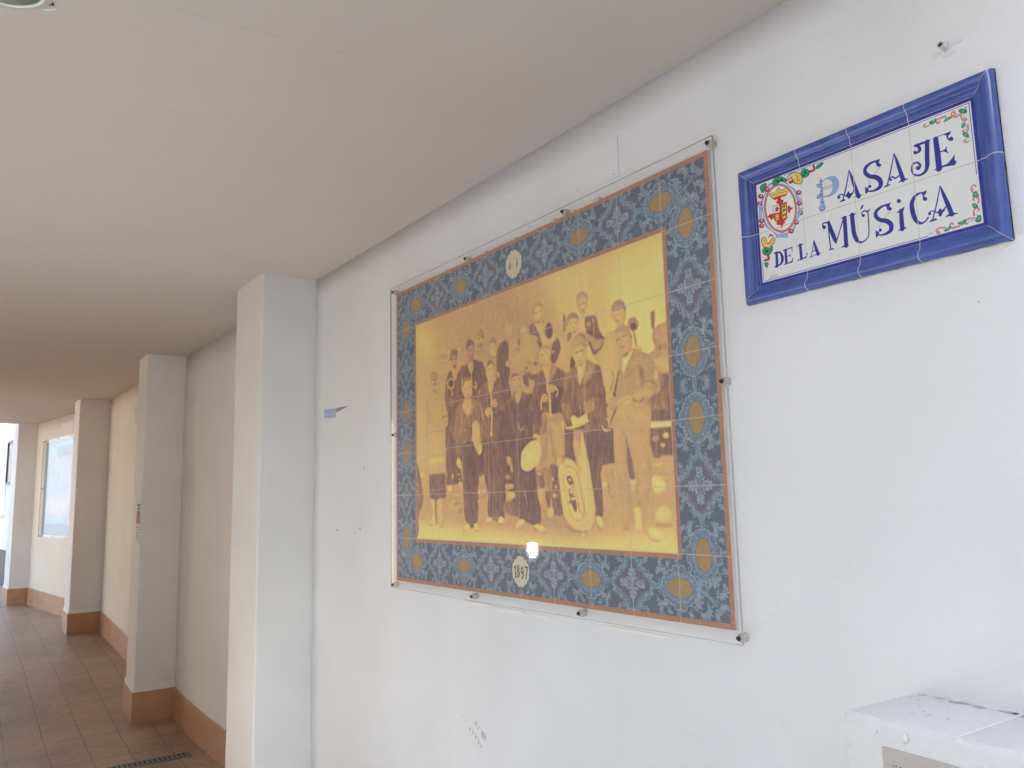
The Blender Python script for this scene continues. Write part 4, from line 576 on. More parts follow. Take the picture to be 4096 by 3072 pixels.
('p',0.38,2.7,[1298.3,598.1,1328.9,580.4,1366.7,572.3,1379.7,635.9,1418,561.1,1451.1,571.4,1487.7,608.1,1480.5,736.7,1279.7,716.4,1292.2,635.8]),
('p',0.36,3,[1390.1,602.5,1420.4,561.4,1466.7,578.9,1491.1,590.4,1507.9,662.6,1515.4,694.3,1512.8,740,1383.5,726.9]),
('p',0.5,4.5,[1420.3,564.1,1466.5,581.5,1441.1,617.4,1400.2,638.5]),
('q',0.36,3.6,[1283.9,672,1466.5,692.8,1460.4,803.1,1406.5,795.7,1336.3,793.1,1303.1,781.1,1271.8,715.2]),
('q',0.38,4.9,[1387.3,683.4,1514.3,697.8,1519.4,808.7,1469.5,826.9,1403.5,799.4]),
('q',0.47,5.6,[1393.9,700.6,1462.7,692,1460.6,730.3,1416,748.6,1402.4,727.7]),
('q',0.31,3.6,[1381.3,797.6,1542.7,801.2,1543.4,918.9,1483.7,923.9,1471.8,953.1,1477.5,1015.6,1479.6,1077.5,1474,1094.5,1439.6,1091.6,1434.4,1030.6,1419.6,951.2,1403.7,886.6,1379.2,836.6]),
('q',0.3,4.5,[1388,797.3,1460.4,803.1,1449.7,994.9,1421.7,934.9,1402.9,862]),
('q',0.33,3.9,[1288.5,779.9,1338.8,790.2,1337.7,858,1348.8,919.7,1321.2,900.1,1289,886.1]),
('p',0.44,4.8,[1277.7,696.8,1312,700.4,1341.4,740.9,1330.7,761.6,1295.2,742.7]),
('p',0.5,4.5,[1401.9,710,1448,702.8,1453.1,724.5,1414.2,738.7]),
('q',0.78,1.7,[1367,566.9,1419.2,561.3,1410.5,588,1383.6,639.6,1373.3,619]),
('p',0.695,1.7,[1347.3,531.3,1349.4,507.1,1366.5,496.3,1395.3,495.7,1419.5,510.5,1424.3,532.7,1416.6,550.2,1399.3,572.2,1379.1,569.2,1359.5,552.3]),
('p',0.57,2.7,[1349.6,501.7,1357.8,464.7,1385,458.6,1416.6,475.1,1427.3,514.5,1395.1,497.8,1362.1,501]),
('s',0.34,1,[1361.9,521.1,2.34,1377.6,519.8,2.34]),
('s',0.34,1,[1387.9,518.8,2.31,1408.2,518.8,2.31]),
('p',0.48,1.3,[1391.9,541.5,1391.4,542.3,1389.5,542.9,1386.7,543.2,1383.5,543,1380.5,542.6,1378.4,541.8,1377.5,541,1378,540.1,1379.9,539.6,1382.7,539.3,1385.9,539.4,1388.9,539.9,1391,540.6]),
('p',0.44,1.3,[1394.5,554,1393.7,554.7,1391.1,555.2,1387.3,555.4,1383,555.1,1379.1,554.5,1376.3,553.7,1375.2,552.8,1376,552,1378.6,551.5,1382.4,551.4,1386.7,551.7,1390.7,552.2,1393.4,553.1]),
('p',0.46,2,[1400.9,569.3,1399.8,570.3,1396.1,570.9,1390.7,571.1,1384.7,570.8,1379.1,570,1375.2,569,1373.6,567.8,1374.8,566.8,1378.5,566.2,1383.9,566,1390,566.3,1395.5,567.1,1399.4,568.2]),
('q',0.76,2,[1423.3,508.5,1435.5,502.5,1460.4,551.7,1489.9,577.2,1459.2,572.6,1421.1,548.2]),
('p',0.66,3.8,[1334.1,836.2,1358.4,825.6,1380.9,842.4,1397.1,885.8,1399.9,919,1358.1,920.1,1343.3,888.9]),
('q',0.56,4.6,[1338.7,793.3,1388,797.3,1397.4,837.5,1376.6,836,1348.8,828]),
('p',0.8,3,[1355,889.6,1392.5,885.5,1412.1,904.6,1422.4,964.6,1432.5,1023.9,1440.4,1082.5,1420.2,1126.5,1392.3,1143.1,1381.9,1082.7,1372.9,993.1]),
('p',0.84,2.8,[1377.6,820.2,1396,847.4,1407.8,899.7,1419.6,951.2,1428.5,1008.5,1437.4,1061.9,1430.4,1102.6,1395.3,1131.2,1360.6,1141.3]),
('p',0.82,2.7,[1440.1,1099.4,1461.4,1094.5,1478.9,1114.4,1473.5,1128.3,1452.4,1130.2]),
('s',0.52,2.3,[1436.5,1077.6,2.69,1443.7,1118,2.69,1461.5,1134.7,2.69]),
('p',0.89,1.5,[1325.1,748.7,1344.6,742.7,1366.9,752.6,1410.3,742,1416.5,763.2,1424.5,768.5,1384.1,781.7,1336.6,787.6,1295.4,787.3,1303.1,781.1,1331.4,777.2]),
('s',0.6,1.1,[1351.3,778.9,0.95,1356.3,774.7,0.95]),
('s',0.6,1.1,[1368,777.3,0.95,1372.9,773.1,0.95]),
('s',0.7,1.1,[1381,707.8,1.14,1381.4,744.7,1.14]),
('s',0.5,3.2,[1250.8,921.6,3.15,1244.3,952.7,3.15,1252.7,1005.8,3.15,1264.4,1067.7,3.15,1295.7,1119.3,3.15,1346.6,1139.5,3.15]),
('p',0.87,1.6,[1251.9,918.6,1267.5,903.7,1297.4,893.9,1321.4,897,1345.3,913.5,1362.1,950.6,1375.2,993.1,1386.6,1038.1,1392.5,1097.4,1394.3,1123.9,1365.2,1139.2,1328.1,1136.9,1295.7,1119.3,1272.9,1092.2,1261.5,1046.1,1254.4,990.3,1246.4,949.6]),
('s',0.5,1.6,[1267.8,897.4,1.76,1286.7,913.9,1.76,1310.6,919.6,1.76,1338.7,931.5,1.76,1355.9,962.5,1.76,1365.2,1007.9,1.76,1378.9,1052.9,1.76,1388.3,1091.5,1.76]),
('s',0.52,1.6,[1275.7,938.2,1.56,1274.3,966.1,1.56,1282.1,1006.4,1.56,1294.3,1052.5,1.56,1311.5,1091.9,1.56,1338.9,1109.2,1.56,1366.9,1106.5,1.56]),
('s',0.48,1.6,[1283.7,954,1.36,1304.7,940.9,1.36,1328.3,949.4,1.36,1338.5,980.1,1.36,1343.7,1016.6,1.36,1355.5,1058.8,1.36]),
('s',0.56,1.6,[1278.6,929,1.17,1300.9,922.2,1.17,1324.5,930.9,1.17]),
('p',0.4,1.9,[1291.8,957.3,1313.8,951.9,1329.4,973.8,1333,995.2,1316.6,991.8,1298,979.1]),
('p',0.42,1.9,[1301.9,997.6,1325.6,1001.1,1338.4,1028.6,1343.4,1067.8,1333.4,1079.8,1313.5,1052.6,1303.1,1022]),
('p',0.8,1.5,[1335.3,987.7,1334.1,989.2,1330.9,990.4,1326.3,991,1321.2,990.9,1316.7,990.1,1313.6,988.7,1312.5,987.1,1313.7,985.5,1317,984.3,1321.6,983.8,1326.7,983.9,1331.2,984.7,1334.3,986]),
('p',0.82,1.5,[1324.3,1008.7,1323.2,1012.6,1320.7,1015.7,1317.2,1017.4,1313.3,1017.4,1310,1015.6,1307.8,1012.3,1307.1,1008.4,1308.2,1004.4,1310.7,1001.3,1314.3,999.6,1318.1,999.7,1321.4,1001.5,1323.6,1004.7]),
('p',0.82,1.5,[1343.9,1013.6,1342.7,1018.3,1339.9,1022,1336,1024,1331.8,1024,1328.1,1021.8,1325.7,1018,1325,1013.2,1326.2,1008.5,1329,1004.8,1332.9,1002.7,1337.1,1002.8,1340.8,1005,1343.2,1008.8]),
('p',0.82,1.5,[1343.3,1033.2,1341.5,1035.5,1336.7,1037.3,1329.9,1038.3,1322.3,1038.2,1315.5,1037.1,1310.8,1035.2,1309.2,1032.8,1311,1030.4,1315.9,1028.6,1322.8,1027.6,1330.4,1027.7,1337.2,1028.8,1341.8,1030.8]),
('p',0.72,1.5,[1314.9,967.3,1314.1,969.9,1312.2,972,1309.4,973.1,1306.4,973,1303.8,971.7,1302,969.6,1301.5,966.9,1302.3,964.2,1304.3,962.2,1307,961.1,1310,961.2,1312.7,962.4,1314.4,964.6]),
('s',0.42,1.5,[1325.1,1057.2,2.65,1335.9,1076.8,2.65]),
('s',0.4,1.5,[1349,1049.8,2.25,1356.7,1079.8,2.25]),
('s',0.45,1.5,[1372.9,1079.7,1.85,1374.1,1100.5,1.85]),
('p',0.42,1.5,[1310,1046.5,1309.3,1049.1,1307.6,1051.2,1305.2,1052.4,1302.6,1052.3,1300.4,1051.2,1298.9,1049,1298.5,1046.4,1299.2,1043.7,1300.9,1041.6,1303.2,1040.5,1305.8,1040.5,1308,1041.7,1309.5,1043.8]),
('s',0.5,3.5,[1271.3,1125.8,3.08,1308.8,1143.3,3.08,1355.5,1148.3,3.08,1392.3,1144.5,3.08]),
('p',0.57,2.7,[1594.2,572.5,1652.1,551.6,1692.3,568.1,1734.1,594.2,1753.9,640.6,1764.2,689.7,1758.7,715.1,1715.6,726.9,1690.3,757.9,1533.1,742,1566.7,669.9,1584,621.6]),
('q',0.42,8.4,[1709.9,711.8,1749.3,711.6,1794.8,698.2,1793.2,768.3,1697,758.6]),
('q',0.46,7.5,[1672.9,604.5,1695.6,622.5,1699.5,666.9,1681.5,684.1]),
('s',0.4,1.7,[1701,669.6,1.7,1719.4,668.3,1.7,1738.5,676.8,1.7,1750.5,692.7,1.7]),
('p',0.68,4.4,[1756.7,652.9,1755.4,660,1752.7,665.5,1749.1,668.2,1745.4,667.7,1742.2,664.1,1740.3,658,1739.9,650.6,1741.2,643.5,1743.9,638,1747.5,635.3,1751.2,635.8,1754.4,639.5,1756.3,645.6]),
('s',0.46,1.8,[1596.9,646,1.49,1633.1,633.4,1.49,1669.2,608.9,1.49]),
('p',0.63,4.1,[1646.4,699.5,1704.9,687,1736.4,710.1,1709.3,721.4,1655.4,720.1]),
('s',0.4,2.3,[1641.7,718.6,2.32,1668.4,731.3,2.32,1692.8,719.5,2.32]),
('q',0.93,1.5,[1597,572.9,1622.7,573.1,1652.8,551.7,1637,580.4,1600.7,630.2,1593.7,610.3]),
('p',0.685,1.8,[1569,507.1,1570.8,476.5,1596.9,466,1625.2,473.8,1641.3,499.6,1650.2,536.3,1641.4,554.8,1622.8,571.9,1605.5,574.2,1588.5,546.2,1575.3,523.6]),
('p',0.58,3.7,[1568.3,486.4,1578.6,467.7,1607.9,463.5,1635.5,478.3,1648.7,521,1627.2,499.5,1599.3,486.9]),
('s',0.38,1.2,[1575.3,512,1.98,1590.7,509.6,1.98]),
('s',0.38,1.2,[1601.8,505.2,1.96,1621.7,502.3,1.96]),
('p',0.46,1.2,[1614.8,539.4,1614,540.5,1611.2,541.6,1606.8,542.5,1601.7,543,1596.8,542.9,1593.3,542.4,1591.7,541.5,1592.4,540.4,1595.3,539.3,1599.8,538.5,1604.9,538,1609.7,538,1613.2,538.6]),
('p',0.44,2.4,[1627.9,563.4,1627.5,565.2,1624.5,567.3,1619.5,569.3,1613.4,570.8,1607.4,571.5,1602.7,571.3,1600.4,570.1,1600.7,568.3,1603.8,566.2,1608.9,564.2,1615,562.7,1621,562,1625.6,562.3]),
('s',0.5,1.5,[1597.5,517.1,1.21,1600.3,530.3,1.21]),
('p',0.5,1.8,[1650,511.2,1649.4,514.8,1648.1,517.5,1646.3,518.8,1644.5,518.5,1642.9,516.6,1641.9,513.5,1641.7,509.7,1642.4,506.1,1643.7,503.4,1645.5,502,1647.3,502.4,1648.9,504.3,1649.9,507.5]),
('s',0.32,1.5,[1580.6,618.6,3.01,1569.6,650,3.92,1552.5,693.5,4.52]),
('s',0.62,0.9,[1568.9,632.2,0.91,1579.4,638.6,0.91]),
('s',0.62,0.9,[1542.2,649,0.92,1567.7,652.3,0.92]),
('s',0.4,1.5,[1548.1,611.5,1.84,1553.6,642.8,1.84,1537.1,673.8,1.84]),
('p',0.675,1.5,[1516,684.1,1536.6,681.4,1550.1,703.3,1552.5,723.8,1533.8,729.4,1514.3,714.6]),
('p',0.695,1.5,[1567.4,717.9,1593.5,703.2,1635.7,703.2,1638,723.1,1598.6,736.2,1573.7,733.6]),
('s',0.4,0.9,[1528.1,700.8,1.23,1549.5,713.4,1.23]),
('s',0.4,0.9,[1523.7,713.1,1.23,1545.1,725.5,1.23]),
('s',0.4,0.9,[1570.9,720.7,1.2,1599.8,716.4,1.2]),
('s',0.4,0.9,[1577.4,731.5,1.2,1602.7,726.7,1.2]),
('p',0.34,1.8,[1563.7,694.8,1563,698,1561.2,700.4,1558.8,701.6,1556.2,701.3,1554,699.6,1552.5,696.8,1552.1,693.4,1552.9,690.2,1554.7,687.8,1557.1,686.6,1559.7,686.9,1561.9,688.6,1563.3,691.4]),
('p',0.635,2.2,[1560.2,734.3,1620.5,725.3,1710.1,744,1717.6,798.1,1699.3,816.6,1653.5,815,1629.3,793.3,1609.7,773.2,1582.1,778.3,1553.5,771]),
('p',0.665,1.9,[1514.5,710.5,1532.3,706.2,1552.1,717.8,1546.9,729.2,1522.2,720.9]),
('p',0.695,1.9,[1572.3,720,1608.2,711.6,1638,721.1,1619.9,734.4,1589.1,735.8]),
('s',0.38,1.1,[1522.6,714.6,1.33,1545,723.3,1.33]),
('s',0.38,1.1,[1576.3,726.7,1.3,1598.5,726,1.3]),
('q',0.6,3,[1543.6,785.7,1594.1,799.4,1598.8,866.9,1605.8,963.9,1612.6,1062.5,1603.8,1136.5,1571.5,1137.1,1568.6,1077.4,1559,1017,1543.3,906.6]),
('q',0.61,2.9,[1601,815.3,1640.7,815.4,1707,823.8,1707.8,873.9,1708.2,961.6,1692.5,1048.3,1663.4,1120.8,1677.9,1149.4,1660.4,1135.4,1640.8,1018.4,1626.7,973.6,1618.5,898.3]),
('p',0.4,2.9,[1598,821.1,1611.7,867.7,1627.7,922.8,1633.2,970.8,1618,976.3,1601.2,933.7]),
('s',0.32,1.5,[1563.1,737.7,2.98,1542.4,766.9,2.61,1525.3,793.5,2.24]),
('s',0.58,0.8,[1548,748.7,0.94,1525.1,790.4,0.94]),
('s',0.87,1.2,[1487.9,791.9,1.92,1501,807.9,2.69,1528.5,809.4,1.92]),
('s',0.8,1.1,[1509.4,767,1.53,1516.8,774.6,1.53,1526,774.1,1.53]),
('s',0.75,1.5,[1516,732.8,1.91,1518.5,745.7,1.91]),
('p',0.9,2.7,[1709.5,973.3,1730,966.7,1760.4,983.5,1766.8,1003.6,1746.3,1018.8,1718.5,1019.8,1710,996.5]),
('p',0.84,6,[1786.2,1086.9,1782,1098.4,1771.8,1107.8,1757.6,1113.1,1742,1113.3,1728.2,1108.3,1718.9,1099,1716.1,1087.2,1720.4,1075.4,1730.9,1066,1745.5,1060.8,1761.1,1060.8,1774.6,1066.1,1783.6,1075.4]),
('p',0.8,3.2,[1642.4,985.9,1640.7,990.3,1636.5,993.7,1630.6,995.5,1624.2,995.3,1618.5,993.2,1614.7,989.6,1613.6,985.1,1615.3,980.8,1619.5,977.4,1625.4,975.6,1631.8,975.8,1637.5,977.9,1641.2,981.5]),
('p',0.74,3.2,[1636.5,1006.5,1635,1011.1,1631.5,1014.8,1626.6,1016.7,1621.3,1016.6,1616.7,1014.5,1613.6,1010.7,1612.7,1006,1614.2,1001.4,1617.7,997.7,1622.6,995.8,1627.9,995.9,1632.5,998.1,1635.6,1001.9]),
('q',0.86,4.2,[1625.4,1062.6,1654.5,1065.6,1660.4,1135.4,1625,1136.1]),
('p',0.9,3.4,[1685.1,1132,1719.4,1128.5,1749.8,1142,1736.6,1164.9,1701.2,1163.1]),
('s',0.6,2.4,[1676.4,1140.8,2.4,1693.2,1163.3,2.4,1728.6,1168.5,2.4]),
('p',0.76,3,[1503.5,988.3,1502,993.1,1498.2,996.9,1492.9,998.9,1487.2,998.8,1482.1,996.5,1478.7,992.5,1477.7,987.6,1479.3,982.8,1483.1,979,1488.4,977,1494.2,977.2,1499.2,979.5,1502.6,983.4]),
('p',0.76,1.8,[1558.7,1014,1558,1015.8,1556.2,1017.3,1553.7,1018,1550.9,1018,1548.5,1017.1,1546.8,1015.6,1546.3,1013.8,1547,1011.9,1548.9,1010.5,1551.4,1009.7,1554.2,1009.8,1556.6,1010.6,1558.2,1012.1]),
('s',0.42,2.2,[1511.3,988.5,1.68,1513.5,1028.5,1.68,1535.9,1031.9,1.68]),
('s',0.46,2.2,[1523.4,936.5,1.68,1534.6,976.8,1.68]),
('p',0.72,5.4,[1763.6,935,1761.1,938.6,1754.4,941.3,1744.8,942.6,1734.2,942.1,1724.8,940,1718.3,936.7,1716.2,932.8,1718.8,929.2,1725.7,926.5,1735.3,925.2,1745.9,925.8,1755.3,927.9,1761.6,931.2]),
('p',0.7,3.3,[1783.3,977.2,1780.2,978.8,1773.3,979.1,1764,978,1754.1,975.7,1745.5,972.7,1740,969.5,1738.7,966.9,1741.9,965.3,1748.9,965,1758.3,966.2,1768.2,968.5,1776.6,971.5,1782,974.6]),
('p',0.56,5.3,[1785.9,1119,1782.3,1121.9,1772.6,1124.4,1758.6,1126,1743.1,1126.2,1729,1125.2,1719.3,1122.9,1715.9,1120,1719.7,1117,1729.7,1114.5,1744,1113,1759.5,1112.8,1773.3,1113.9,1782.7,1116.1])]
SIGN_SHAPES=[
('s','d',0.2,[212,67.6,0.88,228.1,63.7,2.43,245.7,71.3,6.63,250.9,89.1,8.61,245,104.1,6.63,230.8,111.1,2.65,211.5,108,1.55]),
('s','l',0.2,[212,67.6,0.44,228.1,63.7,1.99,245.7,71.3,5.96,250.9,89.1,7.95,245,104.1,5.96,230.8,111.1,2.21,211.5,108,1.1]),
('s','d',0.2,[212.4,84.6,0.28,241.2,83.2,0.28]),
('s','d',0.2,[212.2,87.1,0.28,242.1,86.1,0.28]),
('s','d',0.2,[212.5,89.4,0.28,242.3,89.1,0.28]),
('s','d',0.2,[212.2,91.9,0.28,242.7,91.8,0.28]),
('s','d',0.2,[217.7,76.7,0.27,238.8,72.1,0.27,244.8,80.6,0.27]),
('q','d',0.2,[195,70,200.9,68.8,205.3,72.5,204,79.6,199.8,82.1]),
('q','l',0.2,[196.3,70.9,200.9,69.9,204.1,72.7,203.1,78.9,199.7,80.3]),
('q','d',0.2,[196,98.6,204.3,98.1,205.3,108.1,197.4,109.9,193.1,105.2]),
('q','l',0.2,[196.6,99.9,203.2,99.2,204,106.8,197.6,108.2,194.5,105]),
('s','d',0.2,[209.6,55.1,0.44,209.2,59.7,1.55,209.1,64,2.66,208.8,72.6,3.32,209.5,85.8,2.88,208.4,98.4,3.76,208.3,111.2,3.76,208.2,119.8,3.99,208.2,128.4,5.54,207.5,136.3,9.74]),
('s','l',0.2,[209.5,55.9,0.22,209.2,59.7,0.89,209,64.4,1.77,208.8,72.6,2.44,209.5,85.8,2.21,208.4,98.4,2.88,208.3,111.2,2.99,208.2,119.8,3.1,208.2,128.4,4.65,207.6,135.1,8.64]),
('s','d',0.2,[205.3,72.5,0.55,212.2,73.7,0.55]),
('s','d',0.2,[205.6,82.3,0.55,213.7,83.3,0.55]),
('s','d',0.2,[204.8,91.8,0.55,213.1,93,0.55]),
('s','d',0.2,[204.5,101.4,0.55,212.7,102.4,0.55]),
('s','d',0.2,[202.3,121.1,0.66,216.1,121.9,0.66]),
('s','d',0.2,[204.8,64.7,0.44,213.6,65.6,0.44]),
('s','n',0.2,[290.2,63.3,0.63,295.4,85.4,2.96,302.5,115,4.01,309.5,140.1,4.22]),
('s','n',0.2,[289.7,64.1,1.06,279.2,100.8,1.48,266.2,136,1.48]),
('q','n',0.2,[255.1,138.3,261.5,133.8,270.4,133.6,273.6,138.8]),
('q','n',0.2,[294,138.1,301.8,135.1,311.6,134.2,321.7,139.6]),
('p','n',0.2,[260,125.6,259.4,127.3,258.1,128.4,256.2,128.7,254.3,128,252.6,126.6,251.6,124.7,251.3,122.7,251.9,121,253.2,119.9,255,119.6,257,120.3,258.6,121.7,259.7,123.5]),
('s','n',0.2,[254.9,119.7,1.07,263.9,119.2,1.29,274.3,126.5,1.29,291.6,128,1.5,297.9,118.6,1.29]),
('p','n',0.2,[275.4,125.8,283.9,117.1,286.5,124.2,292,124,291.4,131,284.7,137.2,280.2,134.3]),
('s','n',0.2,[371.2,65.5,0.8,361.9,65.4,1.61,348.3,66.1,2.61,334.8,72.3,3.82,331.6,83.6,4.02,341.3,97.3,4.02,358.2,106.3,4.63,368.3,119,4.83,367,132.7,4.42,353.2,137.8,2.61,337.9,135.5,1.41,330.7,126.5,1.01]),
('q','n',0.2,[357.7,66.7,373,62.9,369.6,71.1,364.4,76.9,361.3,71.7]),
('s','n',0.2,[363.3,72.4,1.01,364.3,77.9,1.82]),
('p','n',0.2,[373,81,372.4,82.6,371.2,83.6,369.4,83.7,367.6,83,366,81.7,364.9,79.9,364.7,78,365.2,76.5,366.5,75.5,368.3,75.4,370.1,76,371.7,77.4,372.8,79.2]),
('s','n',0.2,[372.9,80,1.6,367.4,72.9,1.4]),
('q','n',0.2,[328,119.4,336.7,129.6,335.8,135.4,329.5,139.3,327.2,137.7]),
('p','n',0.2,[344.6,125.1,344.1,126.7,342.8,127.7,341.1,127.9,339.3,127.3,337.8,126,336.8,124.2,336.5,122.4,337.1,120.8,338.3,119.8,340,119.6,341.8,120.2,343.4,121.5,344.4,123.2]),
('s','n',0.2,[340.5,124.7,1.43,333.3,127.4,1.02]),
('s','n',0.2,[371.6,83.6,0.3,360.4,92.8,0.3,352.8,97.3,0.3]),
('s','n',0.2,[338.4,117.9,0.31,341.4,107.6,0.31,346,103.1,0.31]),
('s','n',0.2,[408.7,63.3,0.59,412.9,82.5,2.75,419.1,110.7,3.93,424.5,136.4,4.13]),
('s','n',0.2,[408.2,64.3,0.98,397.3,100.9,1.38,383.8,138,1.38]),
('q','n',0.2,[374.2,139.5,380.1,134.7,389.1,134.6,394.5,137.6]),
('q','n',0.2,[411,139.2,418.5,134.3,426.9,132.3,439.1,137.9]),
('p','n',0.2,[397.7,126.3,397.2,127.6,396.2,128.4,394.8,128.6,393.4,128.1,392.1,127,391.3,125.6,391.1,124,391.6,122.7,392.6,121.9,394,121.7,395.4,122.2,396.7,123.3,397.5,124.8]),
('s','n',0.2,[392.4,120.9,0.99,398.6,119,1.38,405.9,125.6,1.58,413.1,122.5,1.18]),
('p','n',0.2,[415.9,123.9,415.6,125,414.9,125.7,413.9,125.9,412.9,125.5,412,124.7,411.5,123.5,411.4,122.3,411.7,121.2,412.4,120.5,413.4,120.3,414.4,120.6,415.3,121.5,415.8,122.6]),
('q','n',0.2,[456.5,63.5,460.6,60.3,498,61.9,494.2,66.9,471.4,66.8]),
('s','n',0.2,[488.8,64.8,4.3,485.3,101.4,4.48,484,120.3,4.3,478.1,133.6,3.18,464.6,138.2,2.06,451,131.5,1.68,446.9,118.6,1.68,451.5,106.5,1.87,462,106,1.87,467.8,114.4,2.43]),
('p','n',0.2,[467.6,121.8,466.9,123.7,465.2,124.8,462.9,125,460.5,124.1,458.4,122.4,457,120.1,456.7,117.8,457.4,115.9,459.1,114.7,461.4,114.6,463.8,115.4,466,117.2,467.3,119.4]),
('s','n',0.2,[468.3,114.6,2.07,465.9,120.5,2.26]),
('s','n',0.2,[458.4,63.4,1.52,468.3,69.2,2.86,469.8,79,3.24,462.3,82.1,2.1]),
('p','n',0.2,[462.8,81.6,462.2,83.4,460.9,84.6,459.2,84.9,457.4,84.2,455.9,82.7,454.9,80.7,454.7,78.6,455.3,76.7,456.5,75.6,458.3,75.3,460.1,76,461.6,77.5,462.6,79.5]),
('s','n',0.2,[508.6,65.7,4.8,509.6,102.7,5.53,509.7,138.8,5.53]),
('q','n',0.2,[499.7,62.6,507.2,61.3,544.7,60.8,540.9,67.9,535.6,66.8,527,63,508.9,62.9]),
('s','n',0.2,[535.8,64.9,2.72,535.1,72.3,1.45,538.7,80.4,1.09]),
('p','n',0.2,[547.4,80.5,546.7,82.5,545.3,83.7,543.4,84,541.3,83.2,539.6,81.5,538.4,79.3,538.2,76.9,538.9,75,540.3,73.7,542.3,73.5,544.3,74.3,546.1,76,547.2,78.2]),
('s','n',0.2,[515.3,100.1,1.28,523.4,99.9,1.28]),
('p','n',0.2,[519.8,100.8,526.4,97.6,531.4,92.2,530.8,101.2,534.2,110.1,525,102.8]),
('q','n',0.2,[497.5,139,501.9,135.4,529.2,132.9,537.8,126.5,547.5,117.3,545.6,127.6,545.9,142.7,523.3,138.3]),
('p','n',0.2,[548.8,136.6,548.1,138.3,546.6,139.4,544.7,139.5,542.5,138.8,540.7,137.2,539.5,135.2,539.3,133.1,539.9,131.4,541.4,130.4,543.4,130.2,545.5,131,547.3,132.6,548.5,134.6]),
('p','n',0.2,[213.3,191.5,212.6,193.6,210.9,195,208.7,195.3,206.3,194.6,204.2,193,202.9,190.8,202.5,188.3,203.3,186.2,204.9,184.9,207.2,184.5,209.6,185.2,211.6,186.9,213,189.1]),
('s','n',0.2,[204.1,186.7,1.53,205.3,180,1.53,212.3,178.9,1.53,221.2,182.6,1.75]),
('s','n',0.2,[220.6,181.3,1.74,220.4,217.3,1.52,221.8,253.5,1.52]),
('q','n',0.2,[215,254.2,219.8,250.8,227.7,250.9,232.9,255.4]),
('s','n',0.2,[221.4,180.5,3.26,228.2,206.8,4.56,235.2,229.9,4.34,238,240.7,1.3]),
('s','n',0.2,[238.1,240.1,1.28,263.9,181.8,1.28]),
('s','n',0.2,[267.1,182.7,4.44,266,219.9,4.65,265.1,254.8,4.65]),
('q','n',0.2,[255.1,181.2,260.8,178.7,274,179.8,269.2,184.4]),
('q','n',0.2,[249.1,256.7,256.5,252.5,269.7,252,273.2,257.1]),
('s','n',0.2,[287.4,180.6,4.6,287.8,207.6,4.81,288.7,228.5,4.81,294.9,248.7,3.97,305.8,257.4,2.09,319.8,253.7,1.36,328.1,237.8,1.25,329.6,184.5,1.36]),
('q','n',0.2,[276.5,180.6,282.8,178.8,298.9,179.6,295.3,184.1]),
('s','n',0.2,[336.7,180,0.61,330.3,184.1,1.62,318,180.8,1.42,312.7,185.3,1.42]),
('p','n',0.2,[321.5,192.8,320.9,194.4,319.6,195.4,317.7,195.6,315.7,195,313.9,193.6,312.8,191.9,312.5,190,313.1,188.4,314.5,187.4,316.4,187.2,318.4,187.8,320.1,189.1,321.3,190.9]),
('q','n',0.2,[309.3,176.3,314.5,164.8,320.9,164.4,316.5,173.2]),
('s','n',0.2,[387.5,182.6,0.79,378.4,182.9,1.57,365.2,184.3,2.56,351.9,191,3.73,348.8,202.1,3.93,358.3,215.1,3.93,374.7,223.1,4.52,384.6,234.9,4.72,383.4,248.4,4.32,369.9,254,2.56,354.8,252.5,1.38,347.8,244.1,0.98]),
('q','n',0.2,[374.3,184.4,389.3,180,386,188.1,380.8,194,377.9,189.1]),
('s','n',0.2,[379.8,189.7,0.99,380.7,195,1.78]),
('p','n',0.2,[389.3,197.7,388.7,199.2,387.5,200.2,385.8,200.5,384,199.9,382.4,198.6,381.4,196.9,381.1,195.1,381.7,193.6,382.9,192.6,384.7,192.4,386.5,192.9,388,194.2,389,195.9]),
('s','n',0.2,[389.2,196.7,1.57,383.8,190,1.37]),
('q','n',0.2,[345.2,237.3,353.7,246.8,352.8,252.5,346.7,256.6,344.4,255.1]),
('p','n',0.2,[361.5,242.1,360.9,243.6,359.7,244.7,358.1,245,356.3,244.4,354.8,243.2,353.8,241.6,353.5,239.7,354.1,238.2,355.3,237.1,357,236.8,358.7,237.4,360.3,238.6,361.2,240.2]),
('s','n',0.2,[357.4,241.9,1.39,350.4,244.8,0.99]),
('s','n',0.2,[387.9,200.2,0.29,377,209.8,0.29,369.5,214.5,0.29]),
('s','n',0.2,[355.4,235.3,0.3,358.4,225.1,0.3,362.9,220.5,0.3]),
('p','n',0.2,[414.5,185.5,413.8,187.5,412.2,188.8,410,189.1,407.7,188.4,405.8,186.7,404.5,184.5,404.2,182.2,404.9,180.2,406.5,178.9,408.7,178.6,410.9,179.4,412.9,181,414.2,183.2]),
('s','n',0.2,[412.3,208.3,3.86,411.6,232.6,4.44,411.6,254.1,4.44]),
('q','n',0.2,[399.6,210.8,409.2,206.3,422,200.9,419.8,207.7,416.3,214.4,407.7,211.8]),
('q','n',0.2,[400,256.2,406,251.5,417.7,251,423.4,255.2]),
('s','n',0.2,[471.5,183.5,1.12,460.5,181,1.86,447.8,185.4,3.17,439.8,199.4,4.29,439.8,219.8,4.66,444.5,240.6,4.1,454.6,252.8,2.42,466.8,251.5,1.49,474,244.7,1.68]),
('q','n',0.2,[461.5,180.2,469,180.4,477.5,178.8,474.5,186.5,469.3,190.5,465.7,185.5]),
('s','n',0.2,[468.4,186.4,2.05,467.8,192.9,1.31]),
('p','n',0.2,[476.2,200.1,475.5,202,474,203.2,471.8,203.5,469.6,202.8,467.7,201.2,466.4,199.1,466.1,196.8,466.8,194.9,468.4,193.6,470.5,193.3,472.7,194.1,474.7,195.7,475.9,197.8]),
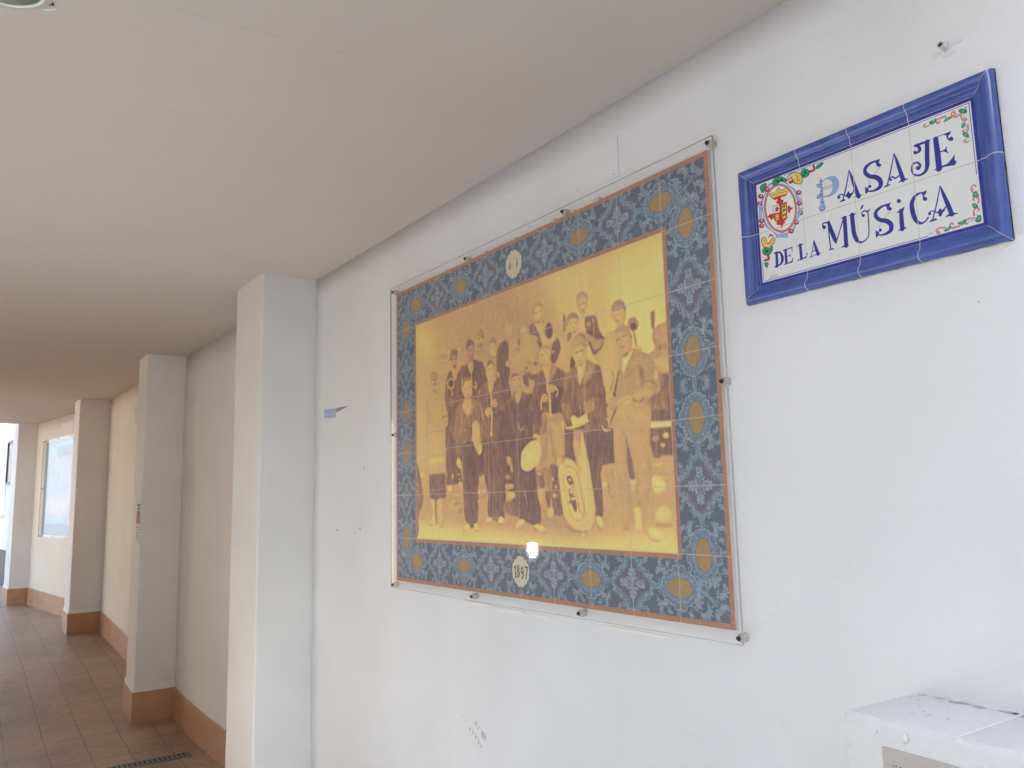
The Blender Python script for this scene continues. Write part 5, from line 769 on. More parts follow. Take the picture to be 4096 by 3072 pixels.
('s','n',0.2,[508,179,0.55,512.9,199.2,2.91,520.8,228.1,4.01,527.2,253.5,4.19]),
('s','n',0.2,[507.6,179.9,0.91,496.8,216.6,1.28,483.5,253.9,1.28]),
('q','n',0.2,[474.1,256.8,480.7,251.5,490.7,251.7,496,256.2]),
('q','n',0.2,[511,256,517.6,251.5,526.7,248.7,543.2,255.3]),
('p','n',0.2,[481.8,237.6,481.3,239.2,480.2,240.2,478.7,240.5,477.1,240,475.7,238.8,474.9,237.2,474.7,235.4,475.2,233.8,476.3,232.8,477.8,232.5,479.4,232.9,480.8,234.1,481.6,235.8]),
('s','n',0.2,[478.3,232.7,0.92,486.2,232.3,1.11,494.7,238.4,1.11,508,240.1,1.29,515.1,231.9,1.29]),
('p','n',0.2,[497.5,237.7,503.5,231.1,505.7,236.5,511.3,234.5,513.5,238.9,506.7,244.3,504.4,250.2,499.1,248.6]),
('s','n',0.3,[59.6,220,3.52,57.9,256.9,3.52]),
('s','n',0.3,[57.3,217.2,1.47,71.2,222,2.35,76.6,239.6,3.82,70.2,253.1,2.35,51.5,257.2,1.18]),
('q','n',0.3,[49,217.2,57.4,215.5,63.5,219.6,53.8,221.2]),
('q','n',0.3,[47,257.2,54.3,253.5,62,256.5,54,258.4]),
('s','n',0.3,[88,219.3,3.18,88.1,255.5,3.18]),
('s','n',0.3,[81.2,218.6,1.3,96.5,217.8,1.3,108.9,216.8,1.16]),
('s','n',0.3,[108.2,217.2,1,108.3,227.5,1]),
('s','n',0.3,[90.2,237.4,1.01,102,237.3,1.01]),
('s','n',0.3,[102,233.4,0.86,101.9,241.1,0.86]),
('s','n',0.3,[80.5,257.3,1.16,94.8,256.6,1.44,105.7,255.3,2.02]),
('s','n',0.3,[105.9,255.7,1.14,108.5,247.1,1.14]),
('s','n',0.3,[134.1,216.9,3.38,134.5,254.7,3.38]),
('s','n',0.3,[124.9,217.9,1.13,142.8,216.9,1.13]),
('s','n',0.3,[123.5,256.9,1.13,137.4,255.7,1.41,149.4,254.6,1.97]),
('s','n',0.3,[150,254.7,1.11,153.2,244.9,1.11]),
('s','n',0.3,[175.5,217.6,1.38,180,238.8,3.3,184.9,256,3.58]),
('s','n',0.3,[175.1,218.9,0.96,164.4,258,0.96]),
('s','n',0.3,[159.2,257.7,0.97,171.3,256.6,0.97]),
('s','n',0.3,[175.7,256.1,1.1,191.9,254.7,1.1]),
('s','n',0.3,[168.5,244.2,0.96,181.1,243.8,0.96]),
('p','d',0.3,[140.2,113.3,142.1,127.7,137.6,139.3,130.1,147.9,125.1,157.8,120.6,169.2,112.4,175.9,101.5,175.6,91.4,174.7,81.7,176.9,70.8,176.5,60.9,168.6,53,157.5,44.3,148.4,33.8,139.3,26.8,126.3,25.7,111.5,25,97.6,20.9,83.2,18.6,68.1,23.5,55.9,31.6,47.2,36.9,37,41.7,25.3,50.4,18.8,61.8,19.7,72.2,21.2,82.1,19.5,93,20.5,102.8,29,110.3,40.5,118.7,49.8,128.5,59.1,135,71.9,136,86.2,136.5,99.5]),
('p','b',0.3,[138.4,112.8,140.4,127,135.9,138.4,128.6,146.7,123.7,156.4,119.5,167.7,111.5,174.2,100.9,173.9,91.1,173,81.7,175.3,71.1,175,61.5,167.2,54,156.3,45.5,147.4,35.3,138.5,28.5,125.9,27.5,111.4,26.9,97.8,22.8,83.7,20.6,68.9,25.4,57,33.3,48.5,38.4,38.5,42.9,26.9,51.3,20.5,62.4,21.5,72.5,22.9,82.1,21.2,92.7,22.1,102.1,30.4,109.4,41.7,117.5,50.7,127.2,59.8,133.5,72.3,134.3,86.3,134.8,99.4]),
('p','w',1.1,[135.8,112.2,133.9,130.5,128.5,146.6,120,159.6,108.8,168.6,95.8,172.9,81.7,172.3,67.5,166.6,54,156.1,42.4,141.6,33.4,124,27.7,104.5,25.7,84.5,27.6,65.4,33.3,48.6,42.4,35.3,54.1,26.6,67.7,22.8,82.1,24.3,96.3,30.8,109.4,41.8,120.5,56.6,128.9,74,134.1,92.9]),
('p','b',1.7,[134,111.7,132.1,129.3,126.9,144.9,118.7,157.4,107.9,166,95.3,170.2,81.7,169.5,67.9,164,55,153.9,43.7,140,35,123,29.5,104.2,27.6,84.9,29.5,66.6,35,50.5,43.8,37.7,55.1,29.3,68.2,25.7,82.1,27.1,95.8,33.3,108.5,44,119.2,58.2,127.3,75,132.4,93.2]),
('p','d',0.3,[132.2,111.3,131,124.9,127.8,137.5,122.5,148.4,115.5,157.1,107,163.4,97.4,167,87,167.6,76.4,165.2,65.8,159.8,55.9,151.7,47.1,141.2,39.7,128.8,34.2,114.9,30.7,100.2,29.6,85.4,30.7,71.2,34.2,58.2,39.7,47,47.1,38.1,56,32,66,28.8,76.7,28.8,87.4,31.8,97.9,37.6,107.5,46.1,116,56.8,122.9,69.2,128.1,82.8,131.2,97]),
('p','o',0.3,[131.3,111.1,130.2,124.6,127,137,121.8,147.7,114.9,156.4,106.6,162.6,97.1,166.1,86.9,166.7,76.5,164.4,66.1,159.1,56.4,151.1,47.7,140.8,40.5,128.5,35.1,114.8,31.7,100.3,30.5,85.7,31.7,71.6,35,58.8,40.5,47.7,47.8,38.9,56.5,32.8,66.3,29.7,76.8,29.6,87.3,32.6,97.6,38.4,107.1,46.7,115.4,57.3,122.2,69.5,127.3,83,130.3,97]),
('p','r',0.3,[127.7,110.2,126.7,123,123.7,134.7,118.9,144.9,112.5,153.2,104.8,159.1,96,162.5,86.6,163.1,76.9,160.9,67.3,155.9,58.3,148.4,50.3,138.6,43.6,127,38.6,114.1,35.4,100.4,34.4,86.6,35.4,73.3,38.5,61.2,43.6,50.7,50.3,42.4,58.4,36.6,67.5,33.5,77.1,33.4,86.9,36.1,96.4,41.5,105.2,49.3,113,59.3,119.3,70.8,124,83.5,126.8,96.8]),
('p','w',0.3,[126.5,109.9,125.5,122.4,122.6,134,118,144.1,111.7,152.2,104.2,158.1,95.6,161.4,86.4,162,77,159.8,67.7,154.9,58.9,147.6,51.1,138,44.6,126.6,39.7,113.9,36.7,100.5,35.7,87,36.7,73.9,39.7,61.9,44.6,51.6,51.2,43.4,59,37.7,67.9,34.7,77.3,34.5,86.8,37.1,96.1,42.4,104.6,50.1,112.1,59.9,118.3,71.2,122.9,83.7,125.7,96.8]),
('p','d',0.3,[29.5,47.9,28.4,50.5,25.8,52,22.2,52.2,18.3,50.9,14.9,48.5,12.6,45.3,12,42.1,13.1,39.5,15.7,38,19.3,37.8,23.2,39.1,26.6,41.6,28.8,44.7]),
('p','r',0.3,[28.2,47.4,27.3,49.6,25,50.9,22,51,18.7,49.9,15.8,47.9,13.8,45.2,13.3,42.6,14.2,40.4,16.5,39.1,19.5,39,22.9,40.1,25.7,42.2,27.6,44.8]),
('p','k',0.9,[25.4,45.4,24.9,46.4,23.9,46.9,22.4,46.9,20.8,46.4,19.4,45.4,18.5,44.2,18.3,43,18.7,42.1,19.8,41.5,21.2,41.5,22.8,42,24.2,43,25.1,44.2]),
('p','d',0.3,[24.6,67.7,23.5,70.3,20.9,71.9,17.3,72.1,13.4,70.8,10,68.4,7.7,65.3,7.1,62.1,8.2,59.5,10.8,57.9,14.4,57.8,18.3,59,21.7,61.4,24,64.5]),
('p','r',0.3,[23.3,67.3,22.4,69.5,20.1,70.8,17.1,70.9,13.8,69.8,10.8,67.8,8.9,65.2,8.4,62.5,9.3,60.3,11.5,59.1,14.6,58.9,17.9,60,20.8,62,22.8,64.7]),
('p','k',0.9,[20.5,65.3,20,66.2,19,66.8,17.5,66.8,15.9,66.3,14.5,65.4,13.6,64.2,13.3,63,13.8,62,14.8,61.4,16.3,61.4,17.9,61.9,19.3,62.9,20.2,64.1]),
('p','d',0.3,[26.2,118,25.1,120.7,22.5,122.3,18.9,122.5,15,121.3,11.6,119,9.4,115.9,8.7,112.8,9.8,110.1,12.4,108.5,16.1,108.3,19.9,109.5,23.3,111.8,25.5,114.9]),
('p','r',0.3,[24.9,117.6,24,119.8,21.8,121.1,18.7,121.3,15.4,120.3,12.5,118.4,10.6,115.8,10,113.2,11,111,13.2,109.7,16.3,109.5,19.6,110.5,22.4,112.5,24.3,115]),
('p','k',0.9,[22.1,115.7,21.6,116.6,20.6,117.2,19.1,117.3,17.5,116.8,16.2,115.9,15.2,114.7,15,113.5,15.4,112.5,16.5,112,17.9,111.9,19.5,112.4,20.9,113.3,21.8,114.5]),
('p','d',0.3,[26,132.2,24.9,134.8,22.3,136.4,18.8,136.7,14.9,135.5,11.5,133.2,9.2,130.2,8.6,127,9.7,124.4,12.3,122.8,15.9,122.5,19.8,123.7,23.2,126,25.4,129]),
('p','r',0.3,[24.7,131.8,23.8,134,21.6,135.3,18.6,135.5,15.3,134.5,12.4,132.6,10.4,130,9.9,127.4,10.8,125.2,13,123.9,16.1,123.7,19.4,124.7,22.3,126.6,24.2,129.2]),
('p','k',0.9,[21.9,129.8,21.5,130.8,20.4,131.4,19,131.4,17.4,131,16,130.1,15.1,128.9,14.8,127.7,15.3,126.7,16.3,126.2,17.8,126.1,19.4,126.6,20.8,127.5,21.7,128.6]),
('p','d',0.3,[150.1,76.5,149.1,79,146.7,80.5,143.4,80.7,139.8,79.5,136.8,77.2,134.7,74.2,134.2,71.2,135.2,68.7,137.6,67.2,140.9,67,144.4,68.2,147.5,70.5,149.5,73.4]),
('p','r',0.3,[148.9,76.1,148,78.2,146,79.4,143.2,79.5,140.2,78.5,137.6,76.6,135.8,74.1,135.3,71.6,136.2,69.5,138.3,68.3,141.1,68.1,144.1,69.1,146.7,71.1,148.4,73.6]),
('p','k',0.9,[146.4,74.1,145.9,75.1,145,75.6,143.6,75.6,142.2,75.2,140.9,74.3,140.1,73.1,139.9,72,140.3,71,141.3,70.5,142.6,70.5,144,71,145.3,71.9,146.1,73]),
('p','d',0.3,[149.1,106.2,148.1,108.7,145.7,110.2,142.4,110.4,138.9,109.3,135.8,107,133.7,104.1,133.2,101.1,134.2,98.5,136.6,97,139.9,96.8,143.5,98,146.5,100.2,148.5,103.1]),
('p','r',0.3,[147.9,105.8,147.1,107.9,145,109.1,142.2,109.3,139.2,108.3,136.6,106.4,134.8,104,134.4,101.4,135.2,99.3,137.3,98.1,140.1,97.9,143.1,98.9,145.7,100.8,147.4,103.3]),
('p','k',0.9,[145.4,103.9,145,104.8,144,105.4,142.7,105.4,141.2,104.9,140,104.1,139.1,102.9,138.9,101.8,139.3,100.9,140.3,100.3,141.6,100.3,143.1,100.7,144.3,101.6,145.1,102.7]),
('p','d',0.3,[149.8,133.6,148.8,136.1,146.4,137.6,143.1,137.9,139.6,136.8,136.5,134.6,134.5,131.7,133.9,128.6,134.9,126.1,137.3,124.6,140.6,124.4,144.2,125.5,147.2,127.7,149.2,130.6]),
('p','r',0.3,[148.6,133.2,147.8,135.3,145.7,136.6,142.9,136.7,139.9,135.8,137.3,134,135.6,131.5,135.1,129,136,126.9,138,125.7,140.8,125.5,143.8,126.4,146.4,128.3,148.1,130.7]),
('p','k',0.8,[146.1,131.3,145.7,132.3,144.7,132.8,143.4,132.9,141.9,132.4,140.7,131.6,139.8,130.5,139.6,129.3,140,128.4,141,127.8,142.3,127.8,143.8,128.2,145,129.1,145.8,130.2]),
('p','d',0.3,[135.9,155.1,134.9,157.7,132.5,159.2,129.2,159.5,125.6,158.4,122.5,156.3,120.5,153.4,119.9,150.3,120.9,147.8,123.4,146.3,126.7,146,130.2,147.1,133.3,149.3,135.4,152.1]),
('p','r',0.3,[134.8,154.8,133.9,156.9,131.8,158.2,129,158.4,126,157.5,123.3,155.6,121.6,153.2,121.1,150.7,122,148.6,124,147.3,126.9,147.1,129.9,148,132.5,149.9,134.3,152.3]),
('p','k',0.9,[132.2,152.9,131.8,153.9,130.8,154.4,129.5,154.5,128,154.1,126.7,153.2,125.9,152.1,125.7,151,126.1,150,127,149.5,128.4,149.4,129.8,149.8,131.1,150.7,131.9,151.8]),
('p','d',0.3,[117.6,174.3,116.6,176.8,114.2,178.4,110.8,178.7,107.2,177.7,104,175.5,102,172.6,101.4,169.6,102.4,167,104.9,165.4,108.2,165.1,111.9,166.2,115,168.4,117,171.3]),
('p','r',0.3,[116.4,173.9,115.5,176,113.5,177.3,110.6,177.6,107.6,176.7,104.9,174.9,103.1,172.4,102.6,169.9,103.5,167.8,105.6,166.5,108.4,166.3,111.5,167.2,114.2,169,115.9,171.4]),
('p','k',0.9,[113.8,172.1,113.4,173,112.4,173.6,111.1,173.7,109.6,173.2,108.3,172.4,107.5,171.3,107.2,170.2,107.6,169.2,108.6,168.6,110,168.6,111.4,169,112.7,169.8,113.6,170.9]),
('p','d',0.3,[51.8,35.3,50.7,37.9,48.1,39.4,44.6,39.6,40.8,38.3,37.4,35.8,35.2,32.7,34.6,29.5,35.7,26.9,38.2,25.4,41.8,25.3,45.6,26.6,49,29,51.2,32.1]),
('p','r',0.3,[50.5,34.9,49.6,37,47.4,38.3,44.4,38.4,41.1,37.3,38.3,35.2,36.4,32.6,35.8,30,36.8,27.8,39,26.5,42,26.5,45.3,27.6,48.1,29.6,50,32.2]),
('p','k',0.9,[47.7,32.8,47.3,33.8,46.3,34.3,44.8,34.3,43.3,33.8,41.9,32.9,41,31.7,40.7,30.5,41.2,29.5,42.2,28.9,43.7,28.9,45.2,29.5,46.6,30.4,47.5,31.6]),
('s','d',0.3,[10.6,67.6,3.67,22.9,80,3.67]),
('s','b',0.3,[10.6,67.6,2.75,22.9,80,2.75]),
('s','d',0.3,[16.3,80.8,3.65,15.9,106.4,3.65]),
('s','b',0.3,[16.3,80.8,2.74,15.9,106.4,2.74]),
('s','d',0.3,[136.6,85.7,3.42,147.5,100.2,3.42]),
('s','b',0.3,[136.6,85.7,2.56,147.5,100.2,2.56]),
('s','d',0.3,[131.9,141.7,3.41,145.7,121.4,3.41]),
('s','b',0.3,[131.9,141.7,2.56,145.7,121.4,2.56]),
('s','d',0.3,[64,174,3.53,94.9,180.1,3.53]),
('s','b',0.3,[64,174,2.65,94.9,180.1,2.65]),
('s','d',0.3,[80.1,170.3,3.5,94.7,182.8,3.5]),
('s','b',0.3,[80.1,170.3,2.62,94.7,182.8,2.62]),
('p','d',0.3,[60.6,18.4,71.1,7.9,90.1,10.2,104.9,21,107.2,31.6,88.8,25.3,74.1,30.1,63.2,26.4]),
('p','g',0.3,[62.2,18.9,71.6,9.5,90,11.6,103.7,21.4,104.9,29.1,89,23.1,74.3,28.2,64,24.7]),
('p','G',0.6,[85.2,22.6,84.6,24.1,82.9,24.9,80.6,24.9,78.1,24,75.9,22.5,74.5,20.7,74.1,18.8,74.8,17.3,76.4,16.5,78.7,16.5,81.2,17.4,83.4,18.9,84.8,20.8]),
('p','G',0.6,[97.3,22.6,96.7,23.8,95.2,24.5,93.2,24.5,91,23.7,89.1,22.4,87.8,20.8,87.4,19.2,88,17.9,89.5,17.3,91.5,17.3,93.7,18.1,95.6,19.4,96.9,21]),
('p','d',0.3,[19.5,18.7,28.4,11.7,41.5,13.3,42.4,22.2,37,27.5,33,36.2,24.9,34.9]),
('p','g',0.3,[21.1,19.8,28.9,13.3,40,14.5,40.1,21.4,35.2,26.3,31.2,34.1,26,33.5]),
('p','d',0.3,[106.2,24.3,118.1,13.1,136.4,14.6,150.9,23.3,157,40.5,151.5,52.3,139.6,49.6,128.1,41.5,123,28.7,110.6,28.6]),
('p','y',0.3,[108.5,23.7,119.1,15.1,136.3,16.2,149.1,24,155,39.8,149.9,49.6,140.4,48,130.6,40.2,124.6,27.1,110.7,26.7]),
('p','w',0.6,[133.5,26.8,131.2,28.5,128.6,29.2,126.2,28.6,124.4,27,123.7,24.7,124.1,22,125.6,19.6,127.9,17.9,130.5,17.3,133,17.9,134.7,19.5,135.5,21.8,135,24.4]),
('s','Y',0.3,[120.1,26.3,1.01,135.8,22.1,1.01,146.3,42.3,1.01]),
('s','Y',0.3,[140,45.6,0.86,141.3,29.5,0.86]),
('q','r',0.3,[110.2,32.6,125.7,32.4,127.6,40,118.7,42.5]),
('p','d',0.3,[152.8,18.5,162.3,13.6,175.1,20.9,178.6,33,170.6,39.8,158.7,38.4,152.1,27.8]),
('p','g',0.3,[154.3,19,162.8,15.1,173.6,21.7,176.5,32.3,169.5,37.8,159.5,36.4,154.1,28.5]),
('p','G',0.6,[170.4,27.4,169.8,28.9,168.4,29.7,166.5,29.8,164.4,29.1,162.6,27.7,161.4,25.9,161.1,24.1,161.7,22.7,163.1,21.9,165,21.8,167.1,22.5,168.9,23.9,170.1,25.7]),
('p','G',0.6,[164.8,33.7,164.3,34.7,163.1,35.2,161.4,35.1,159.6,34.5,158,33.4,156.9,32.1,156.6,30.8,157.1,29.8,158.4,29.3,160,29.3,161.9,30,163.4,31,164.5,32.4]),
('s','d',0.3,[179,27.8,3.36,192.2,28.4,3.08,191.8,16,3.08]),
('s','r',0.3,[179,27.8,2.52,192.2,28.4,2.24,191.8,16,2.24]),
('p','d',0.3,[196.9,24.7,204.9,16.7,219.4,16.1,219.5,22,209.7,27.9,200.9,28.8]),
('p','g',0.3,[198.4,24.6,205.4,18,217,17.4,216.7,20.5,208.7,26.2,201.1,27.2]),
('p','d',0.3,[12.7,166.6,23.5,163.9,30.4,171.5,34.2,185.2,49.6,174.1,59.7,179.8,47.9,194.6,29.9,197.5,15.9,188.7]),
('p','y',0.3,[14.6,167.9,23.3,165.6,28.7,171.9,33.9,188,50.4,176.3,57.1,179.9,46.5,192.6,30.1,195.3,17.7,187.4]),
('s','Y',0.3,[23,169.5,0.9,23.7,185.2,0.9]),
('s','Y',0.3,[50.7,180,0.89,38.6,190.7,0.89]),
('q','r',0.3,[35.3,171.5,42.1,159.4,54.3,167.9,51.4,171.9,43.8,166.1]),
('p','d',0.3,[13.2,202,20.4,194.1,36.2,199.8,47.8,196,48,205.8,39.7,217.5,26.6,218.2,15.8,211.2]),
('p','g',0.3,[15.1,202.5,21.6,196.1,36.1,201.7,45.4,198.1,45.5,205.1,38.2,215.4,26.8,216.3,17.2,209.8]),
('p','G',0.6,[32.7,207.3,32.1,208.8,30.6,209.7,28.5,209.9,26.2,209.3,24.2,208,22.9,206.3,22.5,204.5,23.2,203,24.7,202,26.8,201.8,29.1,202.5,31,203.7,32.3,205.5]),
('s','d',0.3,[31.4,219.5,3.57,32.2,229.5,3.87,18.2,230.1,2.98]),
('s','r',0.3,[31.4,219.5,2.68,32.2,229.5,2.98,18.2,230.1,2.09]),
('p','d',0.3,[16.4,236.6,29.9,238.7,31,244.5,25.5,252.9,20.9,249]),
('p','g',0.3,[18.2,238.2,28.5,239.7,28.8,244,25,250.5,22,247.8]),
('p','d',0.3,[49,49.2,58.4,46,63.7,52,79.8,38.5,87.1,47.1,96.4,48.9,109,47.5,110.1,53.5,106.9,64.9,82.4,65.2,60.1,64.1,55.6,60.7]),
('p','y',0.3,[51.5,50.6,58.2,47.9,63.5,53.9,79.6,40.7,86.9,49.3,96.8,51,107.6,49.6,106.4,63.6,81.9,63.1,58.7,61.4]),
('q','r',0.3,[58.5,63.6,107.5,65.1,100.9,69.9,82.2,67.9,66,71.1]),
('s','Y',0.3,[54.3,56,0.75,80,56,0.75,106.6,57.9,0.75]),
('p','b',0.3,[69,50.1,68.6,51.4,67.8,52.4,66.8,52.7,65.7,52.3,64.7,51.3,64.1,50,64,48.4,64.3,47.1,65.1,46.2,66.2,45.9,67.3,46.2,68.2,47.2,68.8,48.6]),
('p','b',0.3,[97.5,50.1,97.2,51.4,96.4,52.3,95.4,52.6,94.3,52.3,93.3,51.3,92.8,49.9,92.6,48.4,93,47.1,93.8,46.2,94.8,45.9,95.9,46.3,96.8,47.2,97.4,48.6]),
('s','Y',0.3,[79.3,44.5,0.59,80.2,53.3,0.59]),
('q','r',0.3,[76.1,64.6,85.5,66.2,85.4,74.6,93.9,78.7,90.1,87.3,77.6,85.5,67.9,78.8,73.8,73.6]),
('q','r',0.3,[37,110,47.1,104.6,57.3,106.4,57.6,119.1,48.9,123.5,46.3,115.6]),
('q','r',0.3,[103.8,102.7,108,97.2,112.9,105.6,123,110.2,112.8,113.9,109,122.3,103.4,115.1]),
('q','r',0.3,[65.5,135.5,76.9,131.9,83.1,133.8,94.9,142.9,86.8,146,81.1,158.4,77.5,144.6,68.1,143.2]),
('q','r',0.3,[59,85.8,80.7,85.7,103.3,86.5,101.4,132.4,92.1,138.4,75,136.9,61.2,130,57.6,119.1]),
('q','d',0.3,[57.1,85.7,80,87.4,80.3,110.7,58.5,108.1]),
('q','w',0.3,[58.2,87.2,78.3,88.2,78.8,109.1,59.8,107.1]),
('q','r',0.3,[63.6,92.8,74,90.5,77,99.9,71.2,105,63.4,102.6,66.4,97.9]),
('q','y',0.3,[86,91,99.7,91.7,97.9,129.1,86.5,130.6]),
('p','G',0.3,[92,97.6,91.4,99.3,90.4,100.5,89.4,100.9,88.4,100.5,87.8,99.3,87.6,97.6,87.8,95.7,88.5,94.1,89.4,92.9,90.5,92.5,91.4,92.9,92,94.1,92.3,95.8]),
('p','G',0.3,[97,97.5,96.4,99.2,95.5,100.4,94.4,100.8,93.5,100.4,92.8,99.2,92.6,97.5,92.9,95.7,93.5,94,94.5,92.8,95.5,92.4,96.4,92.8,97.1,94,97.3,95.7]),
('p','G',0.3,[92.4,108.3,91.7,110,90.8,111.1,89.8,111.6,88.8,111.1,88.2,110,88,108.3,88.2,106.4,88.9,104.8,89.8,103.6,90.8,103.2,91.8,103.6,92.4,104.8,92.6,106.4]),
('p','G',0.3,[97.4,108.2,96.8,109.9,95.8,111,94.8,111.5,93.9,111,93.2,109.9,93,108.2,93.2,106.4,93.9,104.7,94.8,103.5,95.9,103.1,96.8,103.5,97.4,104.7,97.7,106.3]),
('p','G',0.3,[91.9,122.6,91.2,124.2,90.3,125.4,89.2,125.8,88.3,125.4,87.6,124.3,87.4,122.6,87.7,120.7,88.3,119,89.3,117.9,90.3,117.5,91.2,117.9,91.9,119,92.1,120.7]),
('p','G',0.3,[97.2,122,96.6,123.7,95.6,124.8,94.6,125.3,93.7,124.8,93,123.7,92.8,122,93,120.2,93.7,118.5,94.6,117.3,95.7,116.9,96.6,117.3,97.2,118.5,97.5,120.1]),
('q','y',0.3,[64.5,112.8,74.7,113.1,74.7,128.5,64.5,129]),
('s','r',0.3,[66.1,116.6,0.44,73.4,116.6,0.44]),
('s','r',0.3,[66.3,121.7,0.44,74,121.8,0.44]),
('p','G',0.3,[71.3,123.2,71.1,124.1,70.5,124.7,69.7,124.9,68.9,124.7,68.1,124,67.7,123.1,67.6,122.1,67.8,121.2,68.4,120.6,69.2,120.4,70,120.7,70.8,121.3,71.2,122.2]),
('s','b',0.5,[518.5,28,1.47,528.8,21.9,1.47,538,25.8,1.47]),
('s','b',0.5,[553.2,28.3,1.44,566,28.6,1.44]),
('s','b',0.5,[574.5,35.9,1.42,575.8,46.5,1.42]),
('s','b',0.5,[580.1,60.8,1.41,575.6,71.6,1.41]),
('s','D',0.3,[488.5,20.9,1.63,484.5,23.2,1.63,489,28.4,1.63,496.6,26.8,1.63,501.8,23.7,1.63]),
('s','O',0.3,[488.5,20.9,1.13,484.5,23.2,1.13,489,28.4,1.13,496.6,26.8,1.13,501.8,23.7,1.13]),
('p','D',0.2,[497.3,19.3,509.7,17.9,514.7,17.4,512.7,25.6,503.8,28.5]),
('p','g',0.2,[498.8,19.6,509.5,18.4,513.7,18,512,25.1,504.4,27.5]),
('p','h',0.7,[509.7,20.4,509.8,21.1,509.4,21.7,508.8,22.2,507.9,22.4,507,22.2,506.3,21.7,505.8,21.1,505.8,20.4,506.1,19.7,506.8,19.3,507.6,19.1,508.5,19.3,509.3,19.7]),
('s','D',0.2,[520.9,29,1.84,515.8,30.8,1.84,514.6,23.8,1.84,521.7,20.3,1.84,536.1,21.1,1.84]),
('s','O',0.2,[520.9,29,1.35,515.8,30.8,1.35,514.6,23.8,1.35,521.7,20.3,1.35,536.1,21.1,1.35]),
('p','D',0.2,[530.2,31.5,536.7,26.5,545.1,26.2,549.5,29.3,542.1,32.6,532.4,33.7]),
('p','g',0.2,[531.5,31.3,537.1,27,544.3,26.7,548.1,29.4,541.7,32.2,533.4,33.2]),
('p','h',0.7,[541.4,28.6,541.4,29.3,541.1,30,540.4,30.4,539.6,30.6,538.7,30.4,538,30,537.6,29.4,537.5,28.6,537.8,28,538.5,27.5,539.3,27.4,540.2,27.5,540.9,28]),
('s','D',0.2,[553.4,25.8,1.8,557.1,23.6,1.8,554.2,17.7,1.8,549.2,20.2,1.8,549.8,26.8,1.8,558.6,32.3,1.8,568.2,29.5,1.8]),
('s','O',0.2,[553.4,25.8,1.32,557.1,23.6,1.32,554.2,17.7,1.32,549.2,20.2,1.32,549.8,26.8,1.32,558.6,32.3,1.32,568.2,29.5,1.32]),
('p','D',0.2,[564.6,19.1,571.7,17.6,581.5,23.8,581.9,31.5,576.1,32,568.5,27.1]),
('p','g',0.2,[565.9,20,572.1,18.6,580.5,24,580.8,30.6,575.8,31.1,569.3,26.8]),
('p','h',0.7,[576,23.9,576,24.6,575.7,25.2,575.1,25.6,574.3,25.8,573.4,25.6,572.7,25.2,572.3,24.6,572.3,23.9,572.6,23.2,573.2,22.8,574,22.6,574.9,22.8,575.6,23.2]),
('p','D',0.2,[582.6,19.9,582.3,20.7,581.8,21.2,581,21.2,580.2,20.9,579.6,20.2,579.1,19.3,579,18.4,579.3,17.7,579.9,17.2,580.6,17.1,581.4,17.5,582.1,18.1,582.5,19]),
('s','D',0.2,[576.2,42.9,1.77,579.9,47,1.77,575.5,49.4,1.77,569.8,41.5,1.77,569.1,32.4,1.77]),
('s','O',0.2,[576.2,42.9,1.3,579.9,47,1.3,575.5,49.4,1.3,569.8,41.5,1.3,569.1,32.4,1.3]),
('p','D',0.2,[567.5,55.7,573,51.7,577.2,55.9,575.5,61.5,568.4,63.6]),
('p','g',0.2,[568.2,56,572.9,52.5,576.5,56.1,575,60.9,568.9,62.8]),
('p','h',0.7,[574.2,56.3,574.3,57,574,57.7,573.3,58.1,572.5,58.3,571.7,58.1,571,57.7,570.6,57.1,570.5,56.4,570.8,55.7,571.5,55.3,572.3,55.1,573.1,55.3,573.8,55.7]),
('s','D',0.2,[572.4,69,1.65,569.2,71.5,1.65,575.2,76.4,1.65,580.7,71.1,1.65,581.2,61.3,1.65]),
('s','O',0.2,[572.4,69,1.18,569.2,71.5,1.18,575.2,76.4,1.18,580.7,71.1,1.18,581.2,61.3,1.18]),
('p','D',0.2,[567.7,77.2,572.9,75.5,579.8,80.7,580.6,91,572,85.1]),
('p','g',0.2,[568.7,77.8,573.2,76.4,579,80.9,579.7,89.7,572.4,84.7]),
('p','h',0.7,[576.5,80.5,576.6,81.2,576.3,81.9,575.6,82.3,574.8,82.5,574,82.4,573.3,82,572.9,81.3,572.8,80.6,573.1,80,573.8,79.6,574.6,79.4,575.4,79.5,576.1,79.9]),
('s','D',0.2,[573.6,92,1.53,569.9,94.3,1.53,574.7,99.9,1.53,579.5,97.5,1.53]),
('s','O',0.2,[573.6,92,1.06,569.9,94.3,1.06,574.7,99.9,1.06,579.5,97.5,1.06]),
('s','b',0.5,[574.9,205.1,1.39,578.7,212.5,1.39]),
('s','b',0.5,[587.3,238.5,1.37,583.1,246.9,1.37]),
('s','b',0.5,[575.6,266.4,1.38,583.6,276.1,1.38]),
('s','b',0.5,[561.8,280.4,1.39,575.3,280.8,1.39]),
('s','b',0.5,[524.7,282.9,1.42,540.9,284,1.42]),
('s','D',0.2,[583.9,205.7,1.61,579.8,201.4,1.61,574.9,205.1,1.61,575.1,215,1.61,580.3,219.2,1.61]),
('s','O',0.2,[583.9,205.7,1.15,579.8,201.4,1.15,574.9,205.1,1.15,575.1,215,1.15,580.3,219.2,1.15]),
('p','D',0.2,[575.5,222.5,582.8,216.3,586.7,222.5,587.4,231.2,576,228.7]),
('p','g',0.2,[576.4,222.7,582.7,217.5,586,222.8,586.6,230.3,576.8,228.1]),
('p','h',0.7,[583.6,222.8,583.6,223.5,583.3,224.1,582.7,224.6,581.9,224.8,581.1,224.8,580.4,224.4,580,223.8,579.9,223.1,580.2,222.5,580.9,222,581.7,221.8,582.5,221.9,583.2,222.2]),
